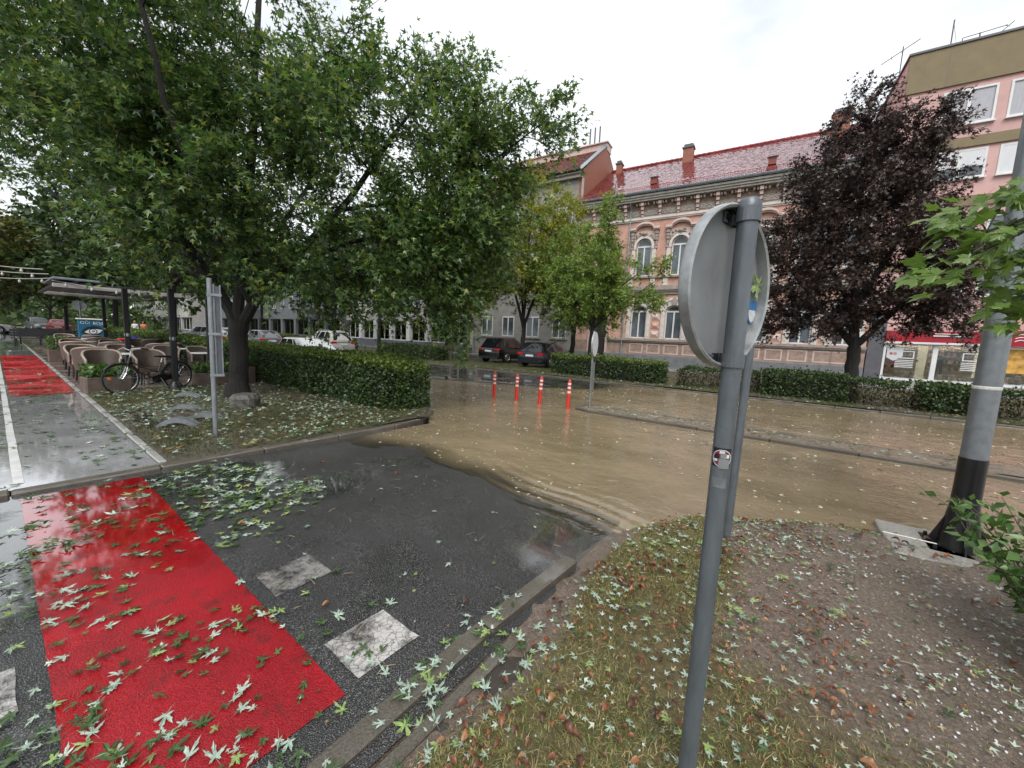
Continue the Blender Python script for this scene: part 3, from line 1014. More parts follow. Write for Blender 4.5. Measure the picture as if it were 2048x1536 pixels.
# traffic island
isl = MB()
nose = [(-4.32 + .40*(1-math.cos(a)), 8.66 + .41*math.sin(a)) for a in np.linspace(-math.pi/2, math.pi/2, 9)]
nose = [(-3.92, 8.25)] + nose[1:-1][::1] + [(-3.92, 9.07)]
ring = nose + [(60, 9.07), (60, 8.25)]
ring = ring[::-1]
isl.add([(p[0], p[1], .030) for p in ring], [tuple(range(len(ring)))])
island = struct(isl.build('traffic_island', 'island_gravel'))
def isl_z(u, v):
    return .052 + .025*np.clip(fbm(u, v, 51, 4, 5.0), -.6, 1) - .03*smoothstep(.25, .41, np.abs(v-8.66))
ig = grid('gravel_bed', np.concatenate([np.arange(-4.1, 8, .06), np.linspace(8.2, 60, 30)]), np.linspace(8.33, 8.99, 12), isl_z, 'island_gravel', None, {'soil': lambda u, v: np.ones_like(u)})
ig.parent = island
ik = stone_row('island_kerb', [(60,8.27),(-3.9,8.27),(-4.18,8.36),(-4.32,8.66),(-4.18,8.96),(-3.9,9.05),(60,9.05)][::1], .10, .2, .055, 'kerb_concrete', 1.2, 5)

# far side: planted strip and pavement before the houses
def lawn_far_z(u, v):
    return .06 + .04*fbm(u, v, 61, 3, .8)
struct(grid('lawn_far', np.concatenate([np.linspace(-120, -30, 30), np.arange(-29, 20, .5), np.linspace(21, 60, 10)]), np.arange(15.2, 26.2, .5), lawn_far_z, 'lawn_far', None,
     {'soil': lambda u, v: smoothstep(-.1, .6, fbm(u, v, 63, 3, .7))}))
struct(MB().box(-120, 60, 26.1, 31.5, -.2, .14).build('pavement', 'sidewalk'))
stone_row('pavement_edge', [(-60,26.0),(30,26.0)], .16, .25, .17, 'kerb_pale', 1.5, 9)

# ================================================================== buildings
BROT = R(5)
def bwin_wall(mb, s0, s1, za, zb, sc, w, zs, zp, rise, reveal=.24, n=8):
    """wall bay s0..s1 x za..zb with an arched opening (sill zs, springing zp, rise) and its reveals"""
    a, b = sc - w/2, sc + w/2
    arch = [(sc + w/2*math.cos(t), zp + rise*math.sin(t)) for t in np.linspace(math.pi, 0, n+1)]
    q = lambda s, z, y=0: (s, y, z)
    mb.quad(q(s0,za), q(a,za), q(a,zb), q(s0,zb))
    mb.quad(q(b,za), q(s1,za), q(s1,zb), q(b,zb))
    mb.quad(q(a,za), q(b,za), q(b,zs), q(a,zs))
    for (x0,z0), (x1,z1) in zip(arch[:-1], arch[1:]):
        mb.quad(q(x0,z0), q(x1,z1), q(x1,zb), q(x0,zb))
    out = [(a,zs)] + arch + [(b,zs)]
    for (x0,z0), (x1,z1) in zip(out, out[1:] + out[:1]):
        mb.quad(q(x0,z0), q(x0,z0,reveal), q(x1,z1,reveal), q(x1,z1))

def arch_pts(sc, w, zs, zp, rise, n=10):
    return [(sc-w/2, zs)] + [(sc + w/2*math.cos(t), zp + rise*math.sin(t)) for t in np.linspace(math.pi, 0, n+1)] + [(sc+w/2, zs)]

def band(mb, inner, outer, y0, y1):
    """flat moulding between two open outlines of equal length, from depth y0 (front) to y1"""
    for (a, b, c, d) in zip(inner[:-1], inner[1:], outer[1:], outer[:-1]):
        P = [(a[0],y0,a[1]),(b[0],y0,b[1]),(c[0],y0,c[1]),(d[0],y0,d[1])]
        Q = [(p[0],y1,p[2]) for p in P]
        mb.add(P+Q, [(3,2,1,0),(0,1,5,4),(2,3,7,6),(1,2,6,5),(3,0,4,7)])

def fit_window(parent, sc, w, zs, zp, rise, y=.16, glassmat='window_glass', mull=True, curtain=True):
    o = MB()
    outer, inner = arch_pts(sc, w, zs, zp, rise), arch_pts(sc, w-.14, zs+.07, zp, max(.01, rise-.07))
    band(o, inner, outer, y-.04, y+.03)
    o.box(sc-w/2+.07, sc+w/2-.07, y-.035, y+.03, zs, zs+.07)
    o.box(sc-w/2+.07, sc+w/2-.07, y-.045, y+.03, zp-.06, zp+.05)
    if mull: o.box(sc-.045, sc+.045, y-.045, y+.03, zs+.07, zp-.06)
    win = o.build('window', 'frame_white', parent)
    MB().prism(arch_pts(sc, w-.1, zs+.05, zp, max(.01, rise-.05)), (0,y+.012,0), (1,0,0), (0,0,1), (0,.012,0)).build('pane', glassmat, win)
    return win

# ---- the orange house with the glazed roof
OH = thing('orange_townhouse', 'ornate orange two-storey townhouse with arched white-framed windows and wet red tile roof', 'house', (-7, 29, 0), BROT)
S0, S1, DEP = -8.0, 10.0, 13.0
MB().box(S0, S1, .36, DEP, 0, 12.0).build('core_wall', 'plaster_orange', OH)
MB().bbox(S0, -6.55, -.14, .05, -.1, .95, .02).bbox(-5.35, S1, -.14, .05, -.1, .95, .02).build('plinth', 'plinth_grey', OH)
wins = [-2.90, -.46, 1.98, 4.42, 6.86, 8.95]
lower, upper = MB(), MB()
edges = [-4.1] + [(a+b)/2 for a, b in zip(wins[:-1], wins[1:])] + [S1]
for k, sc in enumerate(wins):
    bwin_wall(lower, edges[k], edges[k+1], .95, 5.3, sc, 1.12, 2.15, 4.1, .40)
    bwin_wall(upper, edges[k], edges[k+1], 5.3, 11.95, sc, 1.06, 6.65, 8.75, .53)
lower.quad((S0,0,0), (-6.6,0,0), (-6.6,0,5.3), (S0,0,5.3)).quad((-5.3,0,0), (-4.1,0,0), (-4.1,0,5.3), (-5.3,0,5.3)).quad((-6.6,0,3.9), (-5.3,0,3.9), (-5.3,0,5.3), (-6.6,0,5.3))
bwin_wall(upper, S0, -4.1, 5.3, 11.95, -5.9, 1.2, 6.65, 8.75, .6)
lower.build('lower_wall', 'plaster_orange_pale', OH)
upper.build('upper_wall', 'plaster_orange', OH)
d = MB().box(-6.55, -5.35, .10, .18, 0, 3.85).build('door', 'door_dark', OH)
for i in range(9):
    MB().tube([(-6.45+i*.125,.07,.3), (-6.45+i*.125,.07,2.4)], .012, 6).build('bar', 'black_metal', d)
MB().box(-6.75, -6.6, -.10, .1, 0, 4.1).box(-5.3, -5.15, -.10, .1, 0, 4.1).box(-6.75, -5.15, -.13, .1, 4.1, 4.35).build('door_surround', 'stucco_pink', OH)
fit_window(OH, -5.9, 1.2, 6.65, 8.75, .6)
for k, sc in enumerate(wins):
    w1 = fit_window(OH, sc, 1.12, 2.15, 4.1, .40)
    w2 = fit_window(OH, sc, 1.06, 6.65, 8.75, .53)
    for (sx, zc, zt, mt) in ((sc, 2.2, 4.0, 'curtain'),) if k % 2 else ():
        pass
    # lower surround: pilasters, arched head, keystone
    m = MB()
    m.box(sc-.86, sc-.58, -.09, .04, 2.12, 4.12).box(sc+.58, sc+.86, -.09, .04, 2.12, 4.12)
    m.box(sc-.80, sc-.64, -.115, .0, 2.3, 3.98).box(sc+.64, sc+.80, -.115, .0, 2.3, 3.98)
    band(m, arch_pts(sc, 1.16, 4.12, 4.13, .40), arch_pts(sc, 1.72, 4.12, 4.13, .76), -.09, .04)
    band(m, arch_pts(sc, 1.72, 4.12, 4.135, .76), arch_pts(sc, 1.98, 4.12, 4.135, .93), -.15, .04)
    s = m.build('surround', 'stucco_white', w1)
    MB().prism([(-.13,0),(.13,0),(.2,.36),(.10,.5),(0,.56),(-.10,.5),(-.2,.36)], (sc,-.18,4.52), (1,0,0), (0,0,1), (0,.2,0)).build('keystone', 'stucco_grey', w1)
    # upper surround: pilaster strips, arch, consoles, carved field, hood
    m = MB()
    m.box(sc-.86, sc-.60, -.08, .04, 6.6, 8.55).box(sc+.60, sc+.86, -.08, .04, 6.6, 8.55)
    band(m, arch_pts(sc, 1.10, 8.55, 8.76, .55), arch_pts(sc, 1.42, 8.55, 8.76, .72), -.12, .04)
    m.build('surround', 'stucco_white', w2)
    m = MB()
    for sg in (-1, 1):
        c = sc + sg*.84
        for (z0, z1, hw, pr) in ((9.55, 9.75, .13, .20), (9.33, 9.53, .11, .17), (9.12, 9.31, .10, .15), (8.78, 9.08, .07, .12), (8.55, 8.72, .09, .13)):
            m.bbox(c-hw, c+hw, -pr, .02, z0, z1, .03)
        m.build('console', 'stucco_grey', w2)
        m = MB()
    m = MB()
    rr = np.random.default_rng(int(sc*10)+50)
    for q in range(26):                                                          # carved leafwork between arch and hood
        t = rr.uniform(.10, .90)*math.pi
        rad = rr.uniform(.70, .98)
        x, z = sc + rad*math.cos(t)*.95, 8.78 + rad*math.sin(t)*1.02
        if abs(x-sc) < .74 and z > 8.95:
            e = rr.uniform(.05, .11)
            m.lathe([(e*.4,-.11), (e,-.06), (e*1.1,.02)], 7, (x,-.02,z), 'y')
    m.lathe([(.05,-.24), (.15,-.17), (.19,.0)], 10, (sc,-.02,9.62), 'y')
    m.build('carving', 'stucco_grey', w2)['kind'] = 'stuff'
    MB().box(sc-.78, sc+.78, -.035, .03, 9.34, 9.80).build('field', 'stucco_pink', w2)
    m = MB()
    hood_in = [(sc-1.02,9.80),(sc-.62,9.80)] + [(sc+.62*math.cos(t), 9.82+.36*math.sin(t)) for t in np.linspace(math.pi, 0, 9)] + [(sc+.62,9.80),(sc+1.02,9.80)]
    for dz, pr in ((.0,.22), (.085,.30), (.17,.24)):
        band(m, [(x, z+dz) for x, z in hood_in], [(x, z+dz+.08) for x, z in hood_in], -pr, .03)
    m.build('hood', 'stucco_pink', w2)
    # parapet blocks below the upper sill and panels of the dado
    MB().bbox(sc-.95, sc-.62, -.07, .03, 5.93, 6.48, .01).build('pedestal', 'stucco_white', OH)
    MB().bbox(sc+.62, sc+.95, -.07, .03, 5.93, 6.48, .01).build('pedestal', 'stucco_white', OH)
    for c2, ww in ((sc, .98), (sc+1.22, .92))[:1 if k == 5 else 2]:
        m = MB()
        m.box(c2-ww/2, c2+ww/2, -.06, .02, 1.05, 1.13).box(c2-ww/2, c2+ww/2, -.06, .02, 1.68, 1.76).box(c2-ww/2, c2-ww/2+.08, -.06, .02, 1.13, 1.68).box(c2+ww/2-.08, c2+ww/2, -.06, .02, 1.13, 1.68)
        fr = m.build('dado_frame', 'stucco_pink', OH)
        MB().prism([(c2-ww/2+.1,1.15),(c2+ww/2-.1,1.15),(c2+ww/2-.1,1.66),(c2-ww/2+.1,1.66)], (0,-.04,0), (1,0,0), (0,0,1), (0,.05,0)).build('dado_field', 'plaster_orange_pale', fr)
    # rusticated blocks on the pier to the right
    for j in range(4 if k < 5 else 0):
        z0 = 2.2 + j*.62
        px = sc + 1.22
        MB().add([(px-.30,0,z0),(px+.30,0,z0),(px+.30,0,z0+.5),(px-.30,0,z0+.5),(px-.10,-.11,z0+.25),(px+.10,-.11,z0+.25)],
                 [(0,1,5,4),(1,2,5),(2,3,4,5),(3,0,4)]).build('stone_block', 'plaster_orange_pale' if j % 2 else 'stucco_pink', OH)
MB().box(-5.1, S1, -.045, .02, .95, 1.86).box(S0, -6.8, -.045, .02, .95, 1.86).build('dado', 'dado_brown', OH)
MB().box(-5.1, S1, -.16, .02, 1.86, 1.95).box(-5.1, S1, -.22, .02, 1.955, 2.10).build('sill_course', 'stucco_grey', OH)
MB().box(S0, S1, -.12, .02, 5.32, 5.48).box(S0, S1, -.20, .02, 5.485, 5.60).box(S0, S1, -.27, .02, 5.605, 5.70).box(S0, S1, -.20, .02, 5.705, 5.92).build('storey_cornice', 'stucco_grey', OH)
MB().box(S0, S1, -.15, .02, 6.49, 6.60).build('upper_sill_course', 'stucco_grey', OH)
MB().box(S0, S1, -.10, .02, 10.52, 10.60).box(S0, S1, -.16, .02, 10.605, 10.76).build('string_course', 'stucco_white', OH)
MB().box(S0, S1, -.05, .02, 10.765, 11.75).build('frieze', 'dado_brown', OH)
for i in range(15):
    c = S0 + .62 + i*1.20
    m = MB()
    hw = .42
    pts = [(c+hw+.0+.08*math.cos(t), 11.09+.19*math.sin(t)) for t in np.linspace(-math.pi/2, math.pi/2, 6)] + [(c-hw+.08*math.cos(t), 11.09+.19*math.sin(t)) for t in np.linspace(math.pi/2, 3*math.pi/2, 6)]
    m.prism(pts, (0,-.085,0), (1,0,0), (0,0,1), (0,.04,0))
    p = m.build('frieze_panel', 'stucco_grey', OH)
    m = MB()
    for q in np.linspace(-.36, .36, 7):
        m.lathe([(.03,-.035), (.075,.0)], 6, (c+q,-.085,11.09+.05*math.sin(q*20)), 'y')
    m.build('scroll', 'cornice_grey', p)
    m = MB()
    for (z0, z1, pr, hw) in ((11.5,11.72,.46,.11), (11.25,11.48,.34,.10), (11.0,11.23,.22,.09), (10.82,10.97,.15,.07)):
        m.bbox(c+.60-hw, c+.60+hw, -pr, .0, z0, z1, .025)
    m.build('bracket', 'stucco_pink', OH)
    for q in (.2, .4, .8, 1.0):
        MB().box(c+.0+q-.05-.6+.6, c+q+.05, -.36, -.04, 11.56, 11.70).build('dentil', 'stucco_pink', OH)
MB().box(S0-.05, S1+.05, -.58, .05, 11.755, 11.88).box(S0-.05, S1+.05, -.66, .05, 11.885, 12.02).box(S0-.05, S1+.05, -.74, .05, 12.025, 12.16).build('cornice', 'cornice_grey', OH)
m = MB()
for k in range(6):
    x0, x1 = S0-.05 + k*3.017, S0-.05 + (k+1)*3.017 - .02
    prof = [(-.80 + .11*math.cos(t), 12.31 + .12*math.sin(t)) for t in np.linspace(math.pi, 2*math.pi, 8)]
    for (a, b) in zip(prof[:-1], prof[1:]):
        m.quad((x0,a[0],a[1]), (x1,a[0],a[1]), (x1,b[0],b[1]), (x0,b[0],b[1]))
    m.tube([(x0,-.905,12.31), (x1,-.905,12.31)], .018, 6)
m.build('gutter', 'gutter_zinc', OH)
m = MB().tube([(-4.0,-.75,12.2), (-4.0,-.5,11.7), (-4.0,-.2,11.3), (-4.0,-.14,10.9), (-4.0,-.14,.9)], .055, 8)
m.build('downpipe', 'gutter_zinc', OH)
# roof: eave -> ridge, laid with overlapping glazed tiles in diagonal bond
EY, EZ, RY, RZ = -.72, 12.34, 6.0, 16.95
MB().add([(S0,EY,EZ-.05),(S1,EY,EZ-.05),(S1,RY,RZ-.05),(S0,RY,RZ-.05),(S0,DEP,12),(S1,DEP,12)], [(0,1,2,3),(3,2,5,4),(1,5,2),(0,3,4)]).build('roof', 'roof_ground', OH)
tv, tf = [], []
sl = math.hypot(RY-EY, RZ-EZ)
ey, ez = (RY-EY)/sl, (RZ-EZ)/sl
tr_ = np.random.default_rng(5)
PT, RW = .20, .165
for j in range(int(sl/RW)):
    for i in range(int((S1-S0)/PT)):
        c = S0 + .1 + i*PT + (PT/2 if j % 2 else 0)
        if c > S1-.1: continue
        base = j*RW - .02
        lift, tilt, roll = .010 + tr_.uniform(0, .003), .007 + tr_.uniform(-.005, .007), tr_.normal(0, .03)
        pts = [(-.088, .15), (-.088, .09), (0, -.005), (.088, .09), (.088, .15), (.088, RW*1.15), (-.088, RW*1.15)]
        k = len(tv)
        for (x, t) in pts:
            up = lift + tilt*(1 - t/(RW*1.15)) + roll*x
            tt = base + t
            tv.append((c+x, EY + ey*tt - ez*up, EZ + ez*tt + ey*up))
        tf.append(tuple(range(k, k+7)))
t = MB()
t.v, t.f = tv, tf
o = t.build('roof_tiles', 'roof_tile_glazed', OH)
o['kind'] = 'stuff'
m = MB()
for k in range(45):
    x = S0 + .2 + k*.4
    m.tube([(x,RY,RZ+.02), (x+.41,RY,RZ+.03)], [.11,.125], 8)
m.build('ridge_tiles', 'roof_tile_glazed', OH)
m = MB()
for k in range(150):                                                             # snow guard: low rail on hooks above the eave
    x = S0 + .1 + k*.119
    m.box(x, x+.02, EY+.36, EY+.39, EZ+.28, EZ+.47)
for z in (.36, .46):
    m.tube([(S0+.05,EY+.36,EZ+z), (S1-.05,EY+.36,EZ+z)], .013, 5)
m.build('snow_guard', 'roof_tile_glazed', OH)
for (x, yy, ht, w) in ((-6.9, 5.4, .6, .45), (-1.3, 5.0, .9, .75), (8.0, 4.8, 1.2, .9)):
    zz = EZ + ez/ey*(yy-EY)
    ch = MB().box(x-w/2, x+w/2, yy-.3, yy+.3, zz-.5, zz+ht).build('chimney', 'gable_brick', OH)
    MB().box(x-w/2-.07, x+w/2+.07, yy-.37, yy+.37, zz+ht, zz+ht+.1).box(x-w/2+.04, x+w/2-.04, yy-.26, yy+.26, zz+ht+.1, zz+ht+.3).build('chimney_cap', 'stone_strip', ch)
for (x, yy) in ((-2.75, .75), (4.4, .75)):
    zz = EZ + ez/ey*(yy-EY)
    sk = MB().box(x-.22, x+.22, yy-.25, yy+.35, zz-.1, zz+.33).build('roof_hatch', 'roof_tile_matt', OH)
    MB().add([(x-.30,yy-.36,zz+.34),(x+.30,yy-.36,zz+.34),(x+.30,yy+.40,zz+.50),(x-.30,yy+.40,zz+.50),(x-.30,yy-.36,zz+.37),(x+.30,yy-.36,zz+.37),(x+.30,yy+.40,zz+.53),(x-.30,yy+.40,zz+.53)],
             [(0,3,2,1),(4,5,6,7),(0,1,5,4),(1,2,6,5),(2,3,7,6),(3,0,4,7)]).build('hatch_lid', 'gutter_zinc', sk)

# ---- the taller grey house to its left
GH = thing('grey_townhouse', 'tall grey rendered house with red roof and brick gable left of the orange one', 'house', (-7, 29, 0), BROT)
G0, G1 = -18.0, -8.03
MB().box(G0, G1, 0, 12, 0, 14.6).build('wall', 'plaster_grey', GH)
MB().box(G0-.1, G1+.02, -.35, 0, 14.35, 14.6).box(G0-.1, G1+.02, -.5, 0, 14.605, 14.72).build('cornice', 'cornice_grey', GH)
MB().tube([(G0,-.55,14.82), (G1,-.55,14.80)], .10, 8).build('gutter', 'black_metal', GH)
MB().box(G1+.005, G1+.16, -.12, .0, 0, 14.3).build('corner_pilaster', 'cornice_grey', GH)
ry, rz = 5.0, 18.6
MB().add([(G0,-.6,14.75),(G1+.02,-.6,14.75),(G1+.02,ry,rz),(G0,ry,rz),(G0,12,14.7),(G1+.02,12,14.7)], [(0,1,2,3),(3,2,5,4)]).build('roof', 'roof_ground', GH)
MB().add([(G1+.015,-.02,11.5),(G1+.015,12,11.5),(G1+.015,12,14.7),(G1+.015,ry,rz+.25),(G1+.015,-.02,14.95),
          (G1-.25,-.02,11.5),(G1-.25,12,11.5),(G1-.25,12,14.7),(G1-.25,ry,rz+.25),(G1-.25,-.02,14.95)],
         [(0,1,2,3,4),(9,8,7,6,5),(3,8,9,4),(2,7,8,3),(0,4,9,5)]).build('gable', 'gable_brick', GH)
MB().add([(G1-.3,-.45,14.92),(G1+.09,-.45,14.92),(G1+.09,ry,rz+.36),(G1-.3,ry,rz+.36),(G1-.3,-.45,14.84),(G1+.09,-.45,14.84),(G1+.09,ry,rz+.26),(G1-.3,ry,rz+.26)],
         [(0,1,2,3),(7,6,5,4),(0,4,5,1),(1,5,6,2),(3,7,4,0)]).build('verge', 'gutter_zinc', GH)
tv, tf = [], []
sl = math.hypot(ry+.6, rz-14.75)
ey2, ez2 = (ry+.6)/sl, (rz-14.75)/sl
for j in range(int(sl/.3)):
    for i in range(int((G1-G0)/.24)):
        c = G0 + .12 + i*.24
        k = len(tv)
        for (x, tt, up) in ((-.118, 0, .045), (-.04, 0, .075), (.04, 0, .045), (.118, 0, .05), (.118, .36, .015), (.04, .36, .012), (-.04, .36, .035), (-.118, .36, .012)):
            q = j*.3 + tt
            tv.append((c+x, -.6 + ey2*q - ez2*up, 14.75 + ez2*q + ey2*up))
        tf += [(k,k+1,k+6,k+7), (k+1,k+2,k+5,k+6), (k+2,k+3,k+4,k+5)]
t = MB(); t.v, t.f = tv, tf
o = t.build('roof_tiles', 'roof_tile_matt', GH); o['kind'] = 'stuff'
MB().box(G0, G1+.05, ry-.1, ry+1.0, rz-.15, rz+.45).box(G0, G1+.12, ry-.25, ry+1.1, rz+.455, rz+.55).build('parapet', 'stucco_pink', GH)
for x in (G1-.9, G1-1.35, G1-1.8, -15.0, -15.5):
    MB().tube([(x,ry+.4,rz+.5), (x,ry+.4,rz+(2.2 if x > -14 else 1.4))], .07, 8).build('flue_pipe', 'stone_strip', GH)
for x in (-9.3, -11.8, -14.3, -16.6):
    for z in (1.9, 6.0, 10.6):
        fit_window(GH, x, 1.25, z, z+1.7, .02, y=-.02)
        MB().box(x-.8, x+.8, -.10, .02, z-.12, z-.01).build('sill', 'cornice_grey', GH)

# ---- the pink corner block with the bakery-like shop
PB = thing('pink_apartment_block', 'pink flat-roofed apartment block with olive bands above a red-fronted shop', 'building', (-7, 29, 0), BROT)
P0, P1 = 10.06, 26.0
MB().box(P0, P1, .05, 12, 4.2, 17.3).box(P0, P1, 4.5, 12, -.2, 4.2).build('core_wall', 'plaster_rose', PB)
def flat_windows(z0, z1, spans, top, bottom):
    m = MB()
    x = P0
    for (a, b) in spans:
        m.quad((x,0,bottom), (a,0,bottom), (a,0,top), (x,0,top))
        m.quad((a,0,bottom), (b,0,bottom), (b,0,z0), (a,0,z0))
        m.quad((a,0,z1), (b,0,z1), (b,0,top), (a,0,top))
        x = b
    m.quad((x,0,bottom), (P1,0,bottom), (P1,0,top), (x,0,top))
    return m
rows = [(13.42, 15.12, 15.40, 12.78), (10.78, 12.20, 12.30, 9.9), (7.3, 8.9, 9.4, 6.7), (4.9, 6.1, 6.3, 4.2)]
spans = [(11.55, 13.45), (13.85, 15.3), (16.6, 18.5), (19.3, 21.2), (22.2, 24.2)]
for (z0, z1, top, bot) in rows:
    flat_windows(z0, z1, spans, top, bot).build('wall_panel', 'plaster_rose', PB)
    for k, (a, b) in enumerate(spans):
        m = MB()
        m.box(a, b, .0-.03, .06, z0, z0+.09).box(a, b, -.03, .06, z1-.09, z1).box(a, a+.09, -.03, .06, z0+.09, z1-.09).box(b-.09, b, -.03, .06, z0+.09, z1-.09)
        mid = a + (b-a)*.5
        m.box(mid-.06, mid+.06, -.035, .06, z0+.09, z1-.09)
        w = m.build('window', 'frame_white', PB)
        MB().box(a+.09, mid-.06, .02, .045, z0+.09, z1-.09).build('pane', 'curtain' if z0 > 13 else 'window_glass', w)
        MB().box(mid+.06, b-.09, .02, .045, z0+.09, z1-.09).build('pane', 'curtain' if z0 > 13 else 'window_glass', w)
        MB().box(a-.05, b+.05, -.14, -.031, z0-.07, z0-.01).build('sill', 'frame_white', w)
        if 10 < z0 < 11:
            h = .62 if k == 0 else 1.0
            MB().box(a+.08, b-.08, -.02, .018, z0+.09+(z1-z0-.18)*(1-h), z1-.09).build('roller_blind', 'blind_white', w)
m = MB()
for (a, b) in ((15.40, 17.3), (12.30, 12.78), (9.40, 9.90), (6.30, 6.70)):
    m.box(P0-.03, P1, -.10, .05, a, b)
m.build('band', 'band_olive', PB)
MB().box(P0-.09, P1, -.16, 12, 17.3, 17.4).build('roof_edge', 'stone_strip', PB)
MB().box(11.52, 11.535, -.103, -.09, 15.4, 17.3).build('joint', 'stone_strip', PB)
# shop on the ground floor
MB().box(P0, 10.75, -.06, .5, 0, 3.9).build('corner_pier', 'stone_strip', PB)
MB().box(P0+.0, P1, -.05, 4.4, -.15, .34).build('shop_base', 'stucco_grey', PB)
fa = MB().box(10.75, P1, -.22, .3, 2.42, 3.05).build('fascia', 'panel_crimson', PB)
MB().box(10.75, P1, -.26, -.221, 2.36, 2.46).build('fascia_trim', 'frame_white', fa)
MB().box(12.55, 14.0, -.29, -.221, 2.78, 2.84).box(12.55, 14.0, -.29, -.221, 2.90, 2.94).build('fascia_stripe', 'frame_white', fa)
MB().box(10.75, P1, -.05, .4, 3.05, 4.3).build('upper_fascia', 'plaster_rose', PB)
MB().box(10.75, P1, 4.0, 4.2, 0, 3.9).build('shop_rear_wall', 'shop_back', PB)
MB().box(10.75, P1, .3, 4.2, 3.6, 3.8).build('shop_ceiling', 'plaster_cream', PB)
for q in range(5):
    MB().box(11.2+q*2.4, 12.6+q*2.4, 1.2, 1.6, 3.54, 3.595).build('ceiling_light', 'shop_lamp', PB)
xs = [10.75, 12.80, 15.05, 17.3, 19.6, 22, 24.4]
for a, b in zip(xs[:-1], xs[1:]):
    m = MB().box(a, b, -.08, .06, .34, .47).box(a, b, -.08, .06, 2.28, 2.36).box(a, a+.10, -.08, .06, .47, 2.28).box(b-.10, b, -.08, .06, .47, 2.28)
    w = m.build('shop_window', 'frame_white', PB)
    MB().box(a+.10, b-.10, -.01, .0, .47, 2.28).build('pane', 'shop_glass', w)
    MB().box(a+.10, b-.10, .06, .85, .40, .50).build('display_ledge', 'table_white', w)
    rr = np.random.default_rng(int(a*7))
    sh = MB()
    for z in (.95, 1.35, 1.72, 2.05):
        sh.box(a+.25, b-.15, 1.55, 1.9, z, z+.03)
    sh.box(a+.25, b-.15, 1.9, 1.95, .4, 2.4)
    s_ = sh.build('shelf', 'shelf_wood', w)
    gd = MB()
    for z in (.98, 1.38, 1.75, 2.08):
        x = a+.3
        while x < b-.35:
            ww, hh = rr.uniform(.10, .26), rr.uniform(.08, .26)
            gd.bbox(x, x+ww, 1.58, 1.84, z, z+hh, .02)
            x += ww + rr.uniform(.03, .16)
    gd.build('goods', 'goods_mixed', s_)
    gd = MB()
    x = a+.25
    while x < b-.5:
        ww, hh = rr.uniform(.12, .45), rr.uniform(.06, .42)
        gd.bbox(x, x+ww, .35, .70, .50, .50+hh, .02)
        x += ww + rr.uniform(.06, .3)
    gd.build('display_goods', 'goods_mixed' if rr.random() < .6 else 'table_white', w)
    # white sticker frame and stripes on the pane
    c = a + (b-a)*(.45 if a < 12 else .62)
    m = MB()
    m.box(c-.36, c+.36, -.018, -.012, 1.55, 1.60).box(c-.36, c+.36, -.018, -.012, 1.92, 1.97).box(c-.36, c-.31, -.018, -.012, 1.60, 1.92).box(c+.31, c+.36, -.018, -.012, 1.60, 1.92)
    for q in range(5):
        m.box(c-.38, c+.36, -.018, -.012, 1.06+q*.092, 1.06+q*.092+.042)
    for q in range(2):
        m.box(c-.36, c+.36, -.018, -.012, 2.05+q*.09, 2.05+q*.09+.042)
    m.build('pane_sticker', 'frame_white', w)
    if a < 11:
        MB().prism([(0,0),(.66,0),(.66,-.55),(.30,-.80),(0,-.62)], (a+.16,-.03,2.2), (1,0,0), (0,0,1), (0,.012,0)).build('poster', 'sticker_white', w)
        m = MB().box(a+.28, a+.40, -.036, -.0305, 1.74, 1.86).box(a+.44, a+.56, -.036, -.0305, 1.74, 1.78).box(a+.44, a+.56, -.036, -.0305, 1.82, 1.86).box(a+.44, a+.47, -.036, -.0305, 1.78, 1.82).box(a+.53, a+.56, -.036, -.0305, 1.78, 1.82)
        m.build('poster_print', 'poster_red', w)
        MB().box(a+.25, a+.95, .95, .98, 1.15, 1.5).build('red_card', 'poster_red', w)
    if a > 15:
        MB().box(a+.12, b-.12, -.02, -.012, 1.05, 2.25).build('poster', 'bread_gold', w)
        MB().box(a+.02, b, -.30, -.10, 2.38, 3.15).build('side_panel', 'panel_crimson', w)
        m = MB()
        for q in range(3):
            m.tube([(a+.35+t_*.5, -.31, 2.62+q*.14+.07*math.sin(t_*4)) for t_ in np.linspace(0, 1.6, 12)], .022, 5)
        m.build('panel_mark', 'frame_white', w)
MB().box(15.02, 15.14, -.75, -.05, 3.35, 4.15).build('projecting_sign', 'fascia_red', PB)
# rooftop masts
def mast(name, label, pts_list, base, group=None):
    t = thing(name, label, 'antenna', base)
    MB().tube([(0,0,0), (0,0,pts_list[0])], .03, 6).build('mast', 'stone_strip', t)
    m = MB()
    for (a, b, r_) in pts_list[1:]:
        m.tube([a, b], r_, 5)
    m.build('element', 'stone_strip', t)
    return t
mast('roof_antenna', 'branching television antenna on the near corner of the pink block roof', [2.6, ((-.9,0,1.9),(.7,0,2.75),.025), ((-.1,-.3,2.1),(.1,.3,2.5),.015), ((-.5,-.4,2.0),(-.4,.4,2.2),.015), ((.4,-.4,2.4),(.5,.4,2.8),.015), ((-.5,-.2,1.0),(.4,.2,1.35),.02), ((-.5,0,.4),(.4,0,.9),.02)], (3.0, 33.6, 17.4))
mast('roof_antenna', 'single upright whip antenna on the pink block roof', [1.75, ((0,0,1.6),(.35,.2,0),.008)], (4.6, 31.0, 17.4))
mast('roof_antenna', 'low frame-shaped antenna above the pink block roof edge', [.75, ((-.6,0,.72),(.9,0,.75),.02), ((-.6,0,.72),(-.6,0,.0),.02), ((.5,0,.3),(1.1,0,.85),.02), ((.9,-.3,.5),(.9,.3,.9),.015)], (5.6, 31.0, 17.4))

